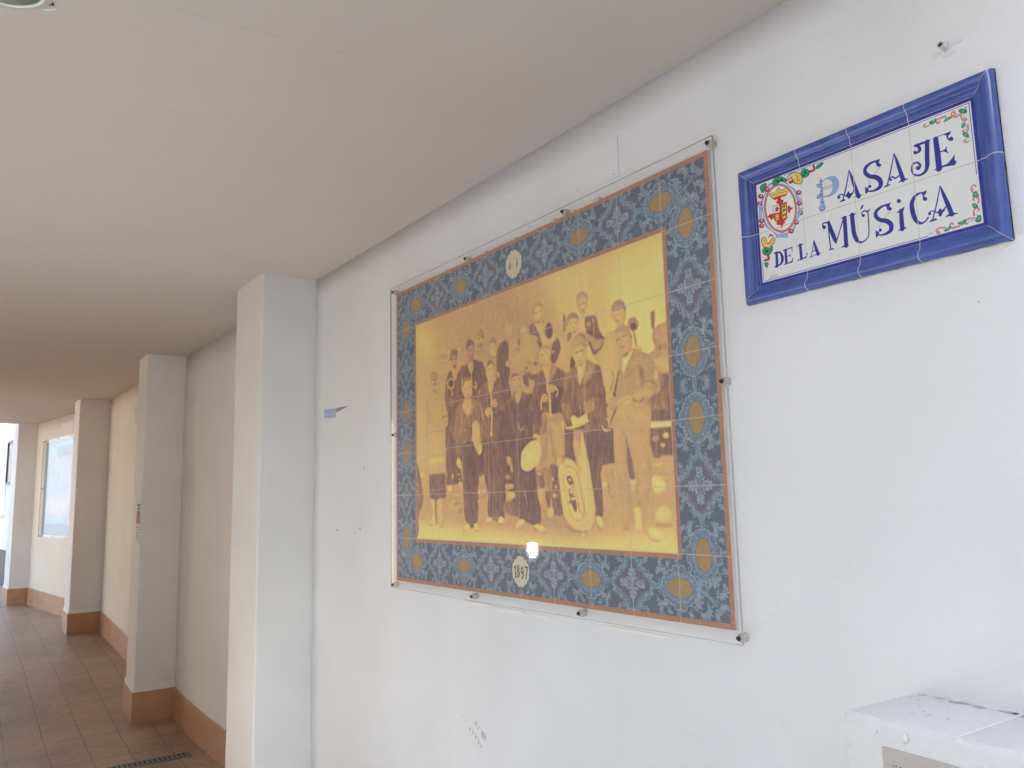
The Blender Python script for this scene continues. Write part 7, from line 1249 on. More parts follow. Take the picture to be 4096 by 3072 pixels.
# near wall, with the mural and the name sign
wl = empty("wall", (.15, 0, 0)); tag(wl, "long white plaster wall that carries the framed band mural and the blue name sign", "wall")
bm = bmesh.new(); wall_face(bm, (W, -6, 0), (W, 3.10, 0), -.02, CZ, .34, 60, 26, .002, 4); place("plaster_face", bm, M_WALL, wl, True)
P1 = [(-.318, 3.075), (.34, 3.075), (.34, 3.57), (-.318, 3.57)]
t = pilaster(P1, "nearest and widest-looking white pilaster, at the left end of the mural wall", (-.1, 3.3, 0))
bm = bmesh.new(); prism(bm, P1, -.02, .25); place("plinth", bm, M_PIER, t)
# recess walls
def recess(p0, p1, label, seed, ptsk, mt=None):
    o = empty("wall", ((p0[0] + p1[0]) / 2, (p0[1] + p1[1]) / 2, 0)); tag(o, label, "wall")
    bm = bmesh.new(); wall_face(bm, p0 + (0,), p1 + (0,), -.02, CZ, .3, 16, 16, .0018, seed); place("plaster_face", bm, mt or M_PIER, o, True)
    skirting(ptsk, o); return o
recess((0, 3.56), (0, 6.16), "cream recessed wall between the nearest and the second pilaster", 5, [(0, 3.57), (0, 6.135)])
P2 = [(-.328, 6.14), (.2, 6.14), (.2, 6.5), (-.328, 6.5)]
t = pilaster(P2, "second white pilaster from the camera, pale notice taped to its passage side", (-.1, 6.3, 0))
bm = bmesh.new(); prism(bm, P2, 0, [FZ(p[1]) + .25 for p in P2]); place("plinth", bm, M_PIER, t)
skirting([(-.328, 6.5), (.0, 6.5)][::-1], t) if False else None
def pier_skirt(P, t, xin):
    a, b, c, d = P; skirting([(xin, a[1]), (a[0], a[1]), (d[0], d[1]), (xin, d[1])], t)
pier_skirt(P2, t, -.014)
recess((-.03, 6.49), (-.03, 9.82), "recessed wall with a warm bounce tint above the ramp, between second and third pilaster", 6, [(-.03, 6.514), (-.03, 9.765)], M_WARM_BOUNCE)
P3 = [(-.383, 9.77), (.2, 9.77), (.2, 10.2), (-.383, 10.2)]
t = pilaster(P3, "third pilaster from the camera, brownish grey, right of the far poster panel", (-.1, 10, 0))
bm = bmesh.new(); prism(bm, P3, 0, [FZ(p[1]) + .25 for p in P3]); place("plinth", bm, M_PIER, t)
pier_skirt(P3, t, -.044)
recess((-.03, 10.19), (-.507, 13.46), "far warm-lit wall slanting left behind the third pilaster, with a glazed panel", 8, [(-.032, 10.214), (-.503, 13.40)], M_WARM_BOUNCE)
P4 = [(-.765, 13.41), (-.2, 13.41), (-.2, 13.85), (-.80, 13.85)]
t = pilaster(P4, "farthest and smallest pilaster, at the bright exit of the passage", (-.5, 13.6, 0))
bm = bmesh.new(); prism(bm, P4, 0, [FZ(p[1]) + .25 for p in P4]); place("plinth", bm, M_PIER, t)
pier_skirt(P4, t, -.53)
# opposite side of the passage (unseen, behind the camera's left), with bays opened to let light in
for (y0, y1, zt, lab) in ((-12, -1.15, 6.5, "tall white wall on the street side, left of the camera"), (.7, 8.9, CZ, "long white wall on the opposite side of the passage")):
    bm = bmesh.new(); box(bm, (-4.2, y0, -.02), (-3.6, y1, zt)); tag(place("wall", bm, M_OPP), lab, "wall")
bm = bmesh.new(); box(bm, (-4.2, 8.9, 3.13), (-3.6, 13.5, CZ)); tag(place("lintel", bm, M_PIER), "unseen white lintel over the bay opened to let court light in", "lintel")  # unseen; part of the bay opened for warm court light
bm = bmesh.new(); box(bm, (.36, -12, -.02), (8, -1.16, CZ + 3.2)); tag(place("building", bm, M_OUT), "white building standing behind the wall with the name sign", "building")
bm = bmesh.new(); box(bm, (-4.6, -1.15, CZ + .3), (.35, 13.5, CZ + .55)); tag(place("roof", bm, M_OUT), "flat roof slab over the passage", "roof")
bm = bmesh.new(); box(bm, (-9, -10, -.02), (8, -8, 5.7)); tag(place("building", bm, M_OUT), "unseen white building added behind the camera to trim the sun patch", "building")  # added out of view; its height sets where the sun patch starts
bm = bmesh.new(); box(bm, (-14, .71, -.02), (-4.21, 1.2, 3.4)); tag(place("wall", bm, M_OUT), "white garden wall closing the small yard left of the passage", "wall")
bm = bmesh.new(); box(bm, (-13, 14.2, 0), (-5.2, 14.8, 6.5)); tag(place("building", bm, plaster("ochre_render", (.45, .36, .27), .4, .5)), "unseen ochre building added across the side court for warm bounce light", "building")  # added out of view to bounce warm light onto the far wall
bm = bmesh.new(); box(bm, (-16, 24, 0), (-3.2, 26, 10)); tag(place("building", bm, plaster("slate_render", (.20, .24, .29), .4, .5)), "unseen slate blue building added beyond the exit to darken reflections", "building")  # added out of view to darken what the far cover reflects
bm = bmesh.new(); box(bm, (-13, 5, -.02), (-4.21, 14.19, ZO - 1.15)); tag(place("court", bm, M_FAR), kind='structure')  # added out of view so sunlit paving bounces into the passage
# ------------------------------------------------------------------ mural
def uvquad(bm, a, b, c, d):
    """a top-left, b top-right, c bottom-right, d bottom-left as seen from the passage"""
    uv = bm.loops.layers.uv.verify(); f = bm.faces.new([bm.verts.new(v) for v in (d, c, b, a)])
    for l, t_ in zip(f.loops, ((0, 0), (1, 0), (1, 1), (0, 1))): l[uv].uv = t_
    return f
MIMG = paint_mural()
def subpanel(u0, u1, v0, v1): return MIMG[int(v0 / 1.25):int(v1 / 1.25), int(u0 / 1.25):int(u1 / 1.25)]
mu = empty("tile_mural", (0, 1.0, ZO)); tag(mu, "large tile mural of a sepia brass band photo in an ornate blue border dated 1897", "tile mural")
M_PHOTO = painted_material("sepia_photo_tiles", subpanel(200, 1800, 200, 1200), .3, .4)
M_BORDER = painted_material("ornament_border_tiles", MIMG, .3, .4)
bm = bmesh.new(); uvquad(bm, (-.0005, 1.8, ZO + 1.2), (-.0005, .2, ZO + 1.2), (-.0005, .2, ZO + .2), (-.0005, 1.8, ZO + .2)); place("band_photograph", bm, M_PHOTO, mu)
bm = bmesh.new(); uv = bm.loops.layers.uv.verify(); X = -.0005
def bq(y0, y1, z0, z1):     # y0 > y1
    f = bm.faces.new([bm.verts.new(v) for v in ((X, y0, ZO + z0), (X, y1, ZO + z0), (X, y1, ZO + z1), (X, y0, ZO + z1))])
    for l in f.loops:
        p = l.vert.co; l[uv].uv = ((2 - p.y) / 2, (p.z - ZO) / 1.4)
bq(2, 0, 1.2, 1.4); bq(2, 0, 0, .2); bq(2, 1.8, .2, 1.2); bq(.2, 0, .2, 1.2)
place("ornamental_border", bm, M_BORDER, mu)
bm = bmesh.new(); box(bm, (.0, -.0, ZO), (.014, 2.0, ZO + 1.4)); place("tile_bed", bm, M_MORTAR, mu)
# drips of grout left at the top edge
for y, s in ((.74, .011), (.50, .016), (.62, .006), (1.2, .007), (.985, .005), (1.52, .006)): bm = bmesh.new(); box(bm, (-.004, y - s, ZO + 1.396), (.012, y + s, ZO + 1.402 + s * .5)); bevel(bm, .002, 2); place("grout_spill", bm, M_MORTAR, mu)
def cover(y1, y0, z0, z1, Xp, label, scr, loc, xf=None):
    ac = empty("acrylic_cover", loc); tag(ac, label, "acrylic cover")
    T = xf or (lambda x, y, z: (x, y, z))
    bm = bmesh.new(); fs = box(bm, (Xp - .008, y0, z0), (Xp, y1, z1))
    for f in fs: f.material_index = 0 if abs(f.normal.x if f.normal.length else 0) > .5 else 1
    bm.normal_update()
    for f in bm.faces: f.material_index = 0 if abs(f.normal.x) > .5 else 1
    for v in bm.verts: v.co = Vector(T(*v.co))
    place("clear_sheet", bm, [M_ACR, M_AEDGE], ac)
    for (y, z) in scr:
        bm = bmesh.new(); cyl(bm, (Xp + .001, y, z), (1, 0, 0), .0125, abs(Xp) + W - .002, 20)
        for v in bm.verts: v.co = Vector(T(*v.co))
        sp = place("spacer", bm, M_SPACER, ac)
        bm = bmesh.new(); cyl(bm, (Xp - .0122, y, z), (1, 0, 0), .006, .0045, 14, .0072); cyl(bm, (Xp - .0127, y, z), (1, 0, 0), .004, .002, 6)
        for v in bm.verts: v.co = Vector(T(*v.co))
        s = place("screw", bm, M_DARK, None); s.parent = sp; s.location = s.location - sp.location - ac.location
    return ac
cover(2.032, -.033, ZO - .0335, ZO + 1.4285, -.010, "clear acrylic cover screwed over the sepia band mural on the near wall",
      [(2.007, ZO + 1.409), (1.331, ZO + 1.406), (.667, ZO + 1.411), (-.015, ZO + 1.411), (-.016, ZO + .693), (2.004, ZO + .693), (-.022, ZO - .016), (.649, ZO - .017), (1.319, ZO - .017), (2.009, ZO - .020)], (-.012, 1.0, ZO + .7))
# bright smear of old glue under the mural
M_GLUE, _, _ = mat("glue_white", (.86, .84, .78), .35)
for y0, y1, z in ((1.40, 1.18, -.048), (1.17, 1.0, -.053), (.58, .25, -.052), (.93, .84, -.055)):
    n = 12; bm = bmesh.new()
    for i in range(n):
        a, b = y0 + (y1 - y0) * i / n, y0 + (y1 - y0) * (i + 1) / n; h = .0035 * math.sin(math.pi * (i + .5) / n) + .001
        box(bm, (W - .004, b, ZO + z - h + rnd.uniform(-.001, .001)), (W + .002, a, ZO + z + h))
    place("glue_bead", bm, M_GLUE, mu)
# ------------------------------------------------------------------ name sign
sg = empty("tile_sign", (0, -.45, ZO + 1.09)); tag(sg, "white ceramic sign reading PASAJE DE LA MÚSICA in a cobalt blue moulded frame", "sign")
SX = .009
SY0, SY1, SZ0, SZ1 = -.152, -.7475, ZO + .9425, ZO + 1.242
bm = bmesh.new(); uvquad(bm, (SX - .004, SY0, SZ1), (SX - .004, SY1, SZ1), (SX - .004, SY1, SZ0), (SX - .004, SY0, SZ0))
place("name_panel", bm, painted_material("sign_enamel", paint_sign(), .12, .5), sg)
bm = bmesh.new(); box(bm, (SX - .0032, SY1 - .045, SZ0 - .045), (W + .002, SY0 + .045, SZ1 + .045))
place("mortar_bed", bm, M_MORTAR, sg)
PROF = [(.0018, .0040), (.0020, .0075), (.004, .0088), (.0125, .0092), (.0135, .0115), (.0165, .0122), (.0185, .0155), (.023, .0205), (.029, .0238), (.035, .0235), (.0405, .019), (.0445, .010), (.046, .0022)]
def frame_piece(side, t0, t1, name="frame_tile", mt=None, dep=0.0, gap=.0011):
    """t along the side measured from its start corner (inner edge), negative / beyond = mitred end"""
    bm = bmesh.new(); L = {'top': .5955, 'bottom': .5955, 'left': .2995, 'right': .2995}[side]
    rows = []
    ns = 10
    for i in range(ns + 1):
        row = []
        for d, h in PROF:
            a = (-d if t0 <= 0 else t0) + gap; b = (L + d if t1 >= L else t1) - gap
            wob = math.sin(d / .046 * math.pi) * .0022
            a += 0 if t0 <= 0 else wob; b += 0 if t1 >= L else wob
            t = a + (b - a) * i / ns; x = SX - .0006 - h + dep
            if side == 'top': P = (x, SY0 - t, SZ1 + d)
            elif side == 'bottom': P = (x, SY0 - t, SZ0 - d)
            elif side == 'left': P = (x, SY0 + d, SZ1 - t)
            else: P = (x, SY1 - d, SZ1 - t)
            row.append(bm.verts.new(P))
        # return edges down to the bed
        p0, p1 = row[0].co.copy(), row[-1].co.copy(); row = [bm.verts.new((SX - .0031, p0.y, p0.z))] + row + [bm.verts.new((W + .001, p1.y, p1.z))]
        rows.append(row)
    for a, b in zip(rows[:-1], rows[1:]):
        for k in range(len(a) - 1): bm.faces.new((a[k], a[k + 1], b[k + 1], b[k]))
    bm.faces.new(rows[0]); bm.faces.new(rows[-1][::-1])
    bmesh.ops.recalc_face_normals(bm, faces=bm.faces)
    o = place(name, bm, mt or M_GLAZE, sg, True)
    try: o.data.set_sharp_from_angle(angle=math.radians(50))
    except Exception: pass
q = .5955 / 4
for side, L_ in (('top', .5955), ('bottom', .5955), ('left', .2995), ('right', .2995)): frame_piece(side, 0, L_, 'joint_mortar', M_MORTAR, .0009, 0.0)
for side in ('top', 'bottom'):
    for k in range(4): frame_piece(side, k * q, (k + 1) * q)
for side in ('left', 'right'):
    for k in range(2): frame_piece(side, k * .29950 / 2, (k + 1) * .2995 / 2)
# ------------------------------------------------------------------ small things on the near wall
pp = empty("pipe_stub", (0, -.697, ZO + 1.384)); tag(pp, "cut-off grey pipe end poking from the plaster above the blue sign", "pipe")
bm = bmesh.new(); cyl(bm, (-.016, -.697, ZO + 1.384), (1, 0, 0), .0078, .03, 24, cap=False); cyl(bm, (-.016, -.697, ZO + 1.384), (1, 0, 0), .0058, .03, 24, cap=False)
bm.verts.ensure_lookup_table()
o = place("tube", bm, mat("grey_pvc", (.62, .64, .66), .4)[0], pp, True)
o.modifiers.new("thick", 'SOLIDIFY').thickness = .0006
bm = bmesh.new(); cyl(bm, (-.0145, -.697, ZO + 1.384), (1, 0, 0), .0056, .002, 20); place("dark_bore", bm, M_DARK, pp)
bm = bmesh.new()
for (dy, dz, a, b, h) in ((0, 0, .013, .011, .005), (.020, -.006, .016, .004, .0022), (-.020, .003, .018, .004, .0022), (-.004, -.018, .016, .004, .0026), (.004, .012, .012, .004, .003)):
    bmesh.ops.create_uvsphere(bm, u_segments=16, v_segments=8, radius=1, matrix=Matrix.Translation((W, -.697 + dy, ZO + 1.384 + dz)) @ Matrix.Diagonal((h, a, b, 1)))
place("plaster_patch", bm, plaster("patch_plaster", (.76, .76, .75), 1.0, 2.0), pp, True)
# painted-over blanking plate above the mural
pl = empty("blanking_plate", (0, .5, ZO + 1.52)); tag(pl, "painted-over flat plate fixed high on the white wall above the mural", "plate")
bm = bmesh.new(); box(bm, (.0090, .392, ZO + 1.454), (W + .004, .618, ZO + 1.604)); bevel(bm, .0025, 3); place("plate", bm, M_WALL, pl)
for y, z in ((.416, 1.4725), (.604, 1.478)): bm = bmesh.new(); cyl(bm, (.0082, y, ZO + z), (1, 0, 0), .0022, .003, 10); place("screw", bm, M_STEEL, pl)
# torn scrap left of the mural
sc = empty("torn_scrap", (W, 2.8, ZO + .88)); tag(sc, "torn flake showing blue paint, on the white wall left of the mural", "paint flake")
bm = bmesh.new()
def sheet(bm, pts, x, t=.0008):
    a = [bm.verts.new((x, y, ZO + z)) for y, z in pts]; b = [bm.verts.new((x + t, y, ZO + z)) for y, z in pts]
    bm.faces.new(a); bm.faces.new(b[::-1])
    for i in range(len(a)): j = (i + 1) % len(a); bm.faces.new((a[i], b[i], b[j], a[j]))
    bmesh.ops.recalc_face_normals(bm, faces=bm.faces)
sheet(bm, [(2.9218, .9121), (2.80, .9065), (2.7474, .9033), (2.7469, .8792), (2.765, .874), (2.7607, .8532), (2.82, .852), (2.9205, .8623)], W - .0035); place("blue_patch", bm, mat("old_blue_paint", (.40, .47, .66), .6)[0], sc)
bm = bmesh.new(); sheet(bm, [(2.7474, .9033), (2.66, .9015), (2.5833, .8998), (2.65, .889), (2.7469, .8792)], W - .003); place("grey_tail", bm, mat("bare_plaster_grey", (.33, .29, .27), .8)[0], sc)
bm = bmesh.new(); sheet(bm, [(2.79, .880), (2.755, .884), (2.752, .872), (2.79, .866)], W - .006, .003); sheet(bm, [(2.79, .860), (2.757, .861), (2.76, .851), (2.785, .85)], W - .006, .003); bevel(bm, .0006, 1); place("peeling_curl", bm, mat("peeling_paint", (.62, .58, .54), .7)[0], sc)
# scuffs on the near wall
M_SCUFF, _, _ = mat("scuff_grey", (.60, .58, .56), .8); M_NICK, _, _ = mat("nick_dark", (.26, .24, .23), .8)
def blobs(name, L, mt, parent, jit=.35):
    bm = bmesh.new()
    for (y, z, a, b, rot) in L:
        n = 12; pts = []
        for i in range(n):
            t_ = 2 * math.pi * i / n; r_ = 1 + rnd.uniform(-jit, jit); dy, dz = a * r_ * math.cos(t_), b * r_ * math.sin(t_); pts.append((y + dy * math.cos(rot) - dz * math.sin(rot), z + dy * math.sin(rot) + dz * math.cos(rot)))
        sheet(bm, pts, W - .0032, .001)
    return tag(place(name, bm, mt, parent), kind='stuff')
blobs("scuff_mark", [(1.3439, -.5192, .004, .008, .3), (1.3269, -.5338, .004, .008, .3), (1.298, -.5496, .007, .014, .3), (1.280, -.5570, .006, .014, .3), (1.3901, -.5496, .005, .004, 0), (1.3651, -.5587, .004, .008, .3), (1.3454, -.5714, .0045, .008, .3), (1.326, -.5852, .004, .008, .3), (1.3092, -.5969, .005, .006, .3), (1.4432, -.5087, .002, .003, 0), (1.42, -.523, .002, .003, 0)], M_SCUFF, wl)
blobs("nick", [(2.3867, .5507, .0035, .010, .05), (2.7219, .2222, .009, .005, 0), (2.4997, .2125, .004, .003, 0), (2.43, .232, .008, .003, .2), (-.71, .78, .001, .0025, 0)], M_NICK, wl)
# spalled edges around the sign and drips of paint (all tiny)
bm = bmesh.new()
for i in range(46):
    y = rnd.uniform(-.79, -.12); z = (.8975 - rnd.uniform(.0, .002)); bmesh.ops.create_uvsphere(bm, u_segments=8, v_segments=5, radius=1, matrix=Matrix.Translation((W - .001, y, ZO + z)) @ Matrix.Diagonal((.004, rnd.uniform(.008, .024), rnd.uniform(.0012, .0022), 1)))
for y in (-.52, -.60, -.33): bmesh.ops.create_uvsphere(bm, u_segments=8, v_segments=5, radius=1, matrix=Matrix.Translation((W - .001, y, ZO + 1.289)) @ Matrix.Diagonal((.004, .012, .003, 1)))
tag(place("mortar_rim", bm, M_MORTAR, sg, True), kind='stuff')
bm = bmesh.new()
for i in range(26):
    y = rnd.uniform(-1.0, 2.3); z = rnd.uniform(-.75, 1.6)
    if -.06 < y < 2.0 and -.04 < z < 1.43: continue
    if -.81 < y < -.09 and .88 < z < 1.30: continue
    s = rnd.uniform(.0012, .0028); bmesh.ops.create_icosphere(bm, subdivisions=1, radius=1, matrix=Matrix.Translation((W, y, ZO + z)) @ Matrix.Diagonal((s * .7, s, s * rnd.uniform(1, 1.8), 1)))
tag(place("paint_drip", bm, M_WALL, wl, True), kind='stuff')
# ------------------------------------------------------------------ utility box, lower right
ub = empty("utility_box", (-.1, -.8, 0)); tag(ub, "thickly white-painted masonry meter box against the wall, chipped along its back edge", "utility box")
A, B0 = Vector((-.2446, -.4661)), Vector((.02, -.4838)); dr = Vector((-.083, -.9966)).normalized(); BZ = ZO - .0806
def along(t, inn=0.0): return A + dr * t + Vector((-dr.y, dr.x)) * -inn if False else A + dr * t + Vector((.9966, -.083)) * inn
E1 = along(1.0); poly = [tuple(A), tuple(E1), (.02, E1.y + .02), tuple(B0)]
bm = bmesh.new(); prism(bm, poly, 0, BZ - .001); bevel(bm, .011, 4)
from mathutils import noise as mnoise
bmesh.ops.subdivide_edges(bm, edges=[e for e in bm.edges if e.calc_length() > .05], cuts=14, use_grid_fill=True)
for v in bm.verts: v.co += mnoise.noise_vector(v.co * 26) * .0022 + mnoise.noise_vector(v.co * 90) * .0008
bmesh.ops.triangulate(bm, faces=bm.faces); place("masonry_body", bm, M_BOX, ub, True)
tl = [along(t_) for t_ in (0, .236, .239, .475, .478, .714, .717, 1.0)]
k0 = 0
for a, b in ((0, .2365), (.2400, .476), (.4795, .7155), (.719, 1.0)):
    p0, p1 = along(a + (.008 if a == 0 else 0), .007), along(b, .007); f = lambda p: (.016, -.4838 + (p.y - A.y) * .985)
    bm = bmesh.new(); prism(bm, [tuple(p0), tuple(p1), f(p1), f(p0)], BZ - .010, BZ + .0005); bevel(bm, .0006, 2); place("cap_tile", bm, M_BOX, ub, True)
for a in (.238, .4775):
    p0, p1 = along(a - .004, .0), along(a + .004, .0); f = lambda p: (.016, -.4838 + (p.y - A.y) * .985)
    bm = bmesh.new(); prism(bm, [tuple(p0), tuple(p1), f(p1), f(p0)], BZ - .016, BZ + .0025); bevel(bm, .002, 2); place("joint_bead", bm, M_BOX, ub, True)
bm = bmesh.new(); q0 = along(.142, -.004); bmesh.ops.create_uvsphere(bm, u_segments=14, v_segments=8, radius=1, matrix=Matrix.Translation((q0.x, q0.y, BZ - .024)) @ Matrix.Diagonal((.006, .0055, .009, 1)))
for i in range(14):
    q0 = along(rnd.uniform(.01, .5), -.001); s = rnd.uniform(.0012, .003); bmesh.ops.create_icosphere(bm, subdivisions=1, radius=1, matrix=Matrix.Translation((q0.x, q0.y, BZ - rnd.uniform(.02, .12))) @ Matrix.Diagonal((s, s, s * 1.5, 1)))
tag(place("paint_blob", bm, M_BOX, ub, True), kind='stuff')
M_CHIP, cnt, cb = mat("bare_cement", (.50, .43, .39), .9); _n = N(cnt, "ShaderNodeTexNoise", Scale=120, Detail=5.0); cnt.links.new(wpos(cnt), _n.inputs["Vector"]); cnt.links.new(ramp(cnt, _n.outputs[0], [(.35, (.50, .44, .40)), (.65, (.66, .59, .55))]), cb.inputs["Base Color"])
bm = bmesh.new()
for (x, y, a, b) in ((-.004, -.512, .006, .011), (-.002, -.548, .005, .011), (-.010, -.585, .009, .014), (-.006, -.606, .008, .012), (-.014, -.634, .010, .013), (-.010, -.70, .010, .028), (-.018, -.735, .014, .03), (-.05, -.525, .003, .004), (-.04, -.503, .003, .004), (-.10, -.555, .003, .004), (-.13, -.58, .003, .003), (-.085, -.545, .002, .004), (-.15, -.60, .003, .005), (-.165, -.575, .003, .004), (-.15, -.64, .003, .005), (-.165, -.60, .002, .003), (-.07, -.60, .002, .003), (-.16, -.625, .002, .003), (-.06, -.49, .002, .003)):
    n = 12; v = []
    for i in range(n):
        t_ = 2 * math.pi * i / n; r_ = 1 + rnd.uniform(-.35, .35); v.append(bm.verts.new((x + a * r_ * math.cos(t_), y + b * r_ * math.sin(t_), BZ + .0012)))
    bm.faces.new(v)
tag(place("chipped_patch", bm, M_CHIP, ub), kind='stuff')
# hatch: stone-coloured frame around a dark meter window
M_HFR, _, _ = mat("hatch_frame_grey", (.50, .45, .42), .6)
def fbox(bm, t0, t1, z0, z1, d0, d1):
    p = [along(t0, -d1), along(t1, -d1), along(t1, -d0), along(t0, -d0)]; prism(bm, [tuple(v) for v in p], z0, z1)
ht = (.0892, .50, BZ - .050, BZ - .40)
bm = bmesh.new(); fw = .021
fbox(bm, ht[0], ht[1], ht[2] - .030, ht[2], -.01, .003); place("hatch_frame", bm, M_HFR, ub)
bm = bmesh.new(); fbox(bm, ht[0], ht[0] + fw, ht[3], ht[2] - .0305, -.01, .003); fbox(bm, ht[1] - fw, ht[1], ht[3], ht[2] - .0305, -.01, .003); fbox(bm, ht[0] + fw + .0002, ht[1] - fw - .0002, ht[3], ht[3] + .03, -.01, .003); place("hatch_frame", bm, M_HFR, ub)
M_WIN, wnt, wb = mat("meter_window", (.05, .05, .06), .15); _v = N(wnt, "ShaderNodeTexVoronoi", Scale=90); _v.feature = 'DISTANCE_TO_EDGE'; wnt.links.new(wpos(wnt), _v.inputs["Vector"]); wnt.links.new(ramp(wnt, _v.outputs[0], [(.04, (.55, .54, .55)), (.12, (.04, .04, .05))]), wb.inputs["Base Color"])
bm = bmesh.new(); fbox(bm, ht[0] + fw, ht[1] - fw, ht[3] + .03, ht[2] - .0302, -.006, .0012); place("meter_window", bm, M_WIN, ub)
# ------------------------------------------------------------------ ceiling lamp, top left
cl = empty("ceiling_lamp", (-1.762, .795, CZ)); tag(cl, "round ceiling lamp with pale metal rim and greenish glass, at the top left corner", "lamp")
def ring(bm, c, prof, n=64):
    R = []
    for i in range(n):
        a = 2 * math.pi * i / n; R.append([bm.verts.new((c[0] + r_ * math.cos(a), c[1] + r_ * math.sin(a), c[2] - h)) for r_, h in prof])
    for i in range(n):
        for k in range(len(prof) - 1): bm.faces.new((R[i][k], R[(i + 1) % n][k], R[(i + 1) % n][k + 1], R[i][k + 1]))
    bmesh.ops.recalc_face_normals(bm, faces=bm.faces)
bm = bmesh.new(); ring(bm, (-1.762, .795, CZ), [(.117, -.01), (.117, .003), (.114, .007), (.104, .010), (.098, .008)]); place("trim_ring", bm, mat("beige_trim", (.50, .46, .41), .5)[0], cl, True)
bm = bmesh.new(); ring(bm, (-1.762, .795, CZ), [(.0975, .0085), (.096, .013), (.092, .014), (.089, .009)]); place("bright_rim", bm, mat("pale_rim", (.80, .84, .78), .25, .6)[0], cl, True)
bm = bmesh.new(); ring(bm, (-1.762, .795, CZ), [(.089, .008), (.07, .004), (.04, .000), (.0005, -.003)]); place("glass_disc", bm, mat("green_glass", (.16, .20, .15), .12, .6)[0], cl, True)
bm = bmesh.new(); v = [bm.verts.new((-1.6495 + a, .8342 + b, CZ - .0006)) for a, b in ((-.012, .002), (-.004, -.006), (.004, -.012), (.006, -.004), (.008, .006), (.001, .007), (-.003, .014), (-.005, .006))]; bm.faces.new(v); o = place("broken_hole", bm, M_DARK, cl)
bm = bmesh.new(); pr = None
for i, (x, y) in enumerate(((-1.672, .862), (-1.664, .870), (-1.655, .868), (-1.645, .858), (-1.637, .850))):
    a = [bm.verts.new((x, y, CZ - .0004)), bm.verts.new((x + .002, y + .003, CZ - .003)), bm.verts.new((x + .003, y + .005, CZ - .0004))]
    if pr: bm.faces.new((pr[0], pr[1], a[1], a[0])); bm.faces.new((pr[1], pr[2], a[2], a[1]))
    pr = a
place("flaking_edge", bm, mat("flake_white", (.84, .82, .78), .7)[0], cl)
# ------------------------------------------------------------------ notice on the second pilaster
nn = empty("paper_notice", (-.33, 6.24, ZO + .26)); tag(nn, "paper notice with a red picture, taped to the second pilaster", "notice")
NX = -.3285
def nq(name, y0, y1, z0, z1, mt, d, par=nn, curl=0.0):
    bm = bmesh.new(); n = 6
    a = [[bm.verts.new((NX - d - curl * (1 - math.cos(2 * math.pi * j / n)) * .5, y0 + (y1 - y0) * i, ZO + z0 + (z1 - z0) * j / n)) for i in (0, 1)] for j in range(n + 1)]
    for j in range(n): bm.faces.new((a[j][0], a[j][1], a[j + 1][1], a[j + 1][0]))
    o = place(name, bm, mt, par); o.modifiers.new("thick", 'SOLIDIFY').thickness = .0004; return o
M_PAPER, _, _ = mat("paper", (.70, .64, .58), .7); M_INK, _, _ = mat("ink", (.25, .20, .20), .8); M_RED, _, _ = mat("poster_red", (.42, .12, .08), .7); M_TAPE, _, tb = mat("glossy_tape", (.88, .88, .84), .12, .8)
nq("sheet", 6.155, 6.33, .06, .44, M_PAPER, .0015)
nq("heading", 6.17, 6.315, .375, .395, M_INK, .0022); nq("heading", 6.18, 6.30, .345, .365, M_INK, .0022); nq("picture", 6.18, 6.315, .225, .335, M_RED, .0022)
for z in (.19, .165, .14, .115, .095): nq("text_line", 6.20, 6.315 - rnd.uniform(0, .03), z, z + .006, M_INK, .0022)
for (y, z) in ((6.165, .45), (6.20, .44), (6.32, .43), (6.165, .06), (6.325, .055)):
    bm = bmesh.new(); bmesh.ops.create_grid(bm, x_segments=5, y_segments=5, size=.5)
    for v in bm.verts: v.co = Vector((NX - .004 - rnd.uniform(0, .004), y + v.co.x * .035, ZO + z + v.co.y * .03))
    place("tape", bm, M_TAPE, nn)
# ------------------------------------------------------------------ far glazed panel on the slanting wall
wa, wb_ = Vector((-.03, 10.2, 0)), Vector((-.5, 13.45, 0)); wd = (wb_ - wa).normalized(); wn = Vector((-wd.y, wd.x, 0))
def W4(s, z, off): p = wa + wd * s + wn * off; return (p.x, p.y, z)
fp = empty("tile_mural", W4(1.6, ZO + .7, 0)); tag(fp, "distant mural panel on the far slanting wall, pale blue reflections painted on", "tile mural")
S0, S1 = .66, 2.66     # near and far end along the wall
def far_reflection():  # reflections of sky and street painted as the panel's picture
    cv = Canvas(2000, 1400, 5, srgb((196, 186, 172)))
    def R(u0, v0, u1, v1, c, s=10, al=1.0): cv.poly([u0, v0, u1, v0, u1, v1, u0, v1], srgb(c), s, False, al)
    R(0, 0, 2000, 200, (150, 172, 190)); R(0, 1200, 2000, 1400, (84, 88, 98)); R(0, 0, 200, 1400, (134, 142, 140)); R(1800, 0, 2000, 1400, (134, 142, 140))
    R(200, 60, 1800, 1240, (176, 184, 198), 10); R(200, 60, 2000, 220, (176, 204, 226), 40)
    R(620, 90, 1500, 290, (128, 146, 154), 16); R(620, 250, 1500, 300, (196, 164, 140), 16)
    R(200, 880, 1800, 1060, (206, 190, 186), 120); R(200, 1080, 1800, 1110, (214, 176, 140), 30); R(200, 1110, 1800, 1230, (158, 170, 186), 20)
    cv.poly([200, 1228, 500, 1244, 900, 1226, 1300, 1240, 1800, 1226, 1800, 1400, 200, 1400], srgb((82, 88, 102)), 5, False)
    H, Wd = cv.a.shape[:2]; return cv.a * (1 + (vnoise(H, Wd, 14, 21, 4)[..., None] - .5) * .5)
bm = bmesh.new(); uvquad(bm, W4(S1, ZO + 1.38, .013), W4(S0, ZO + 1.38, .013), W4(S0, ZO - .02, .013), W4(S1, ZO - .02, .013)); place("reflection_tiles", bm, painted_material("far_mural_reflection", far_reflection(), .3), fp)
bm = bmesh.new(); v = []
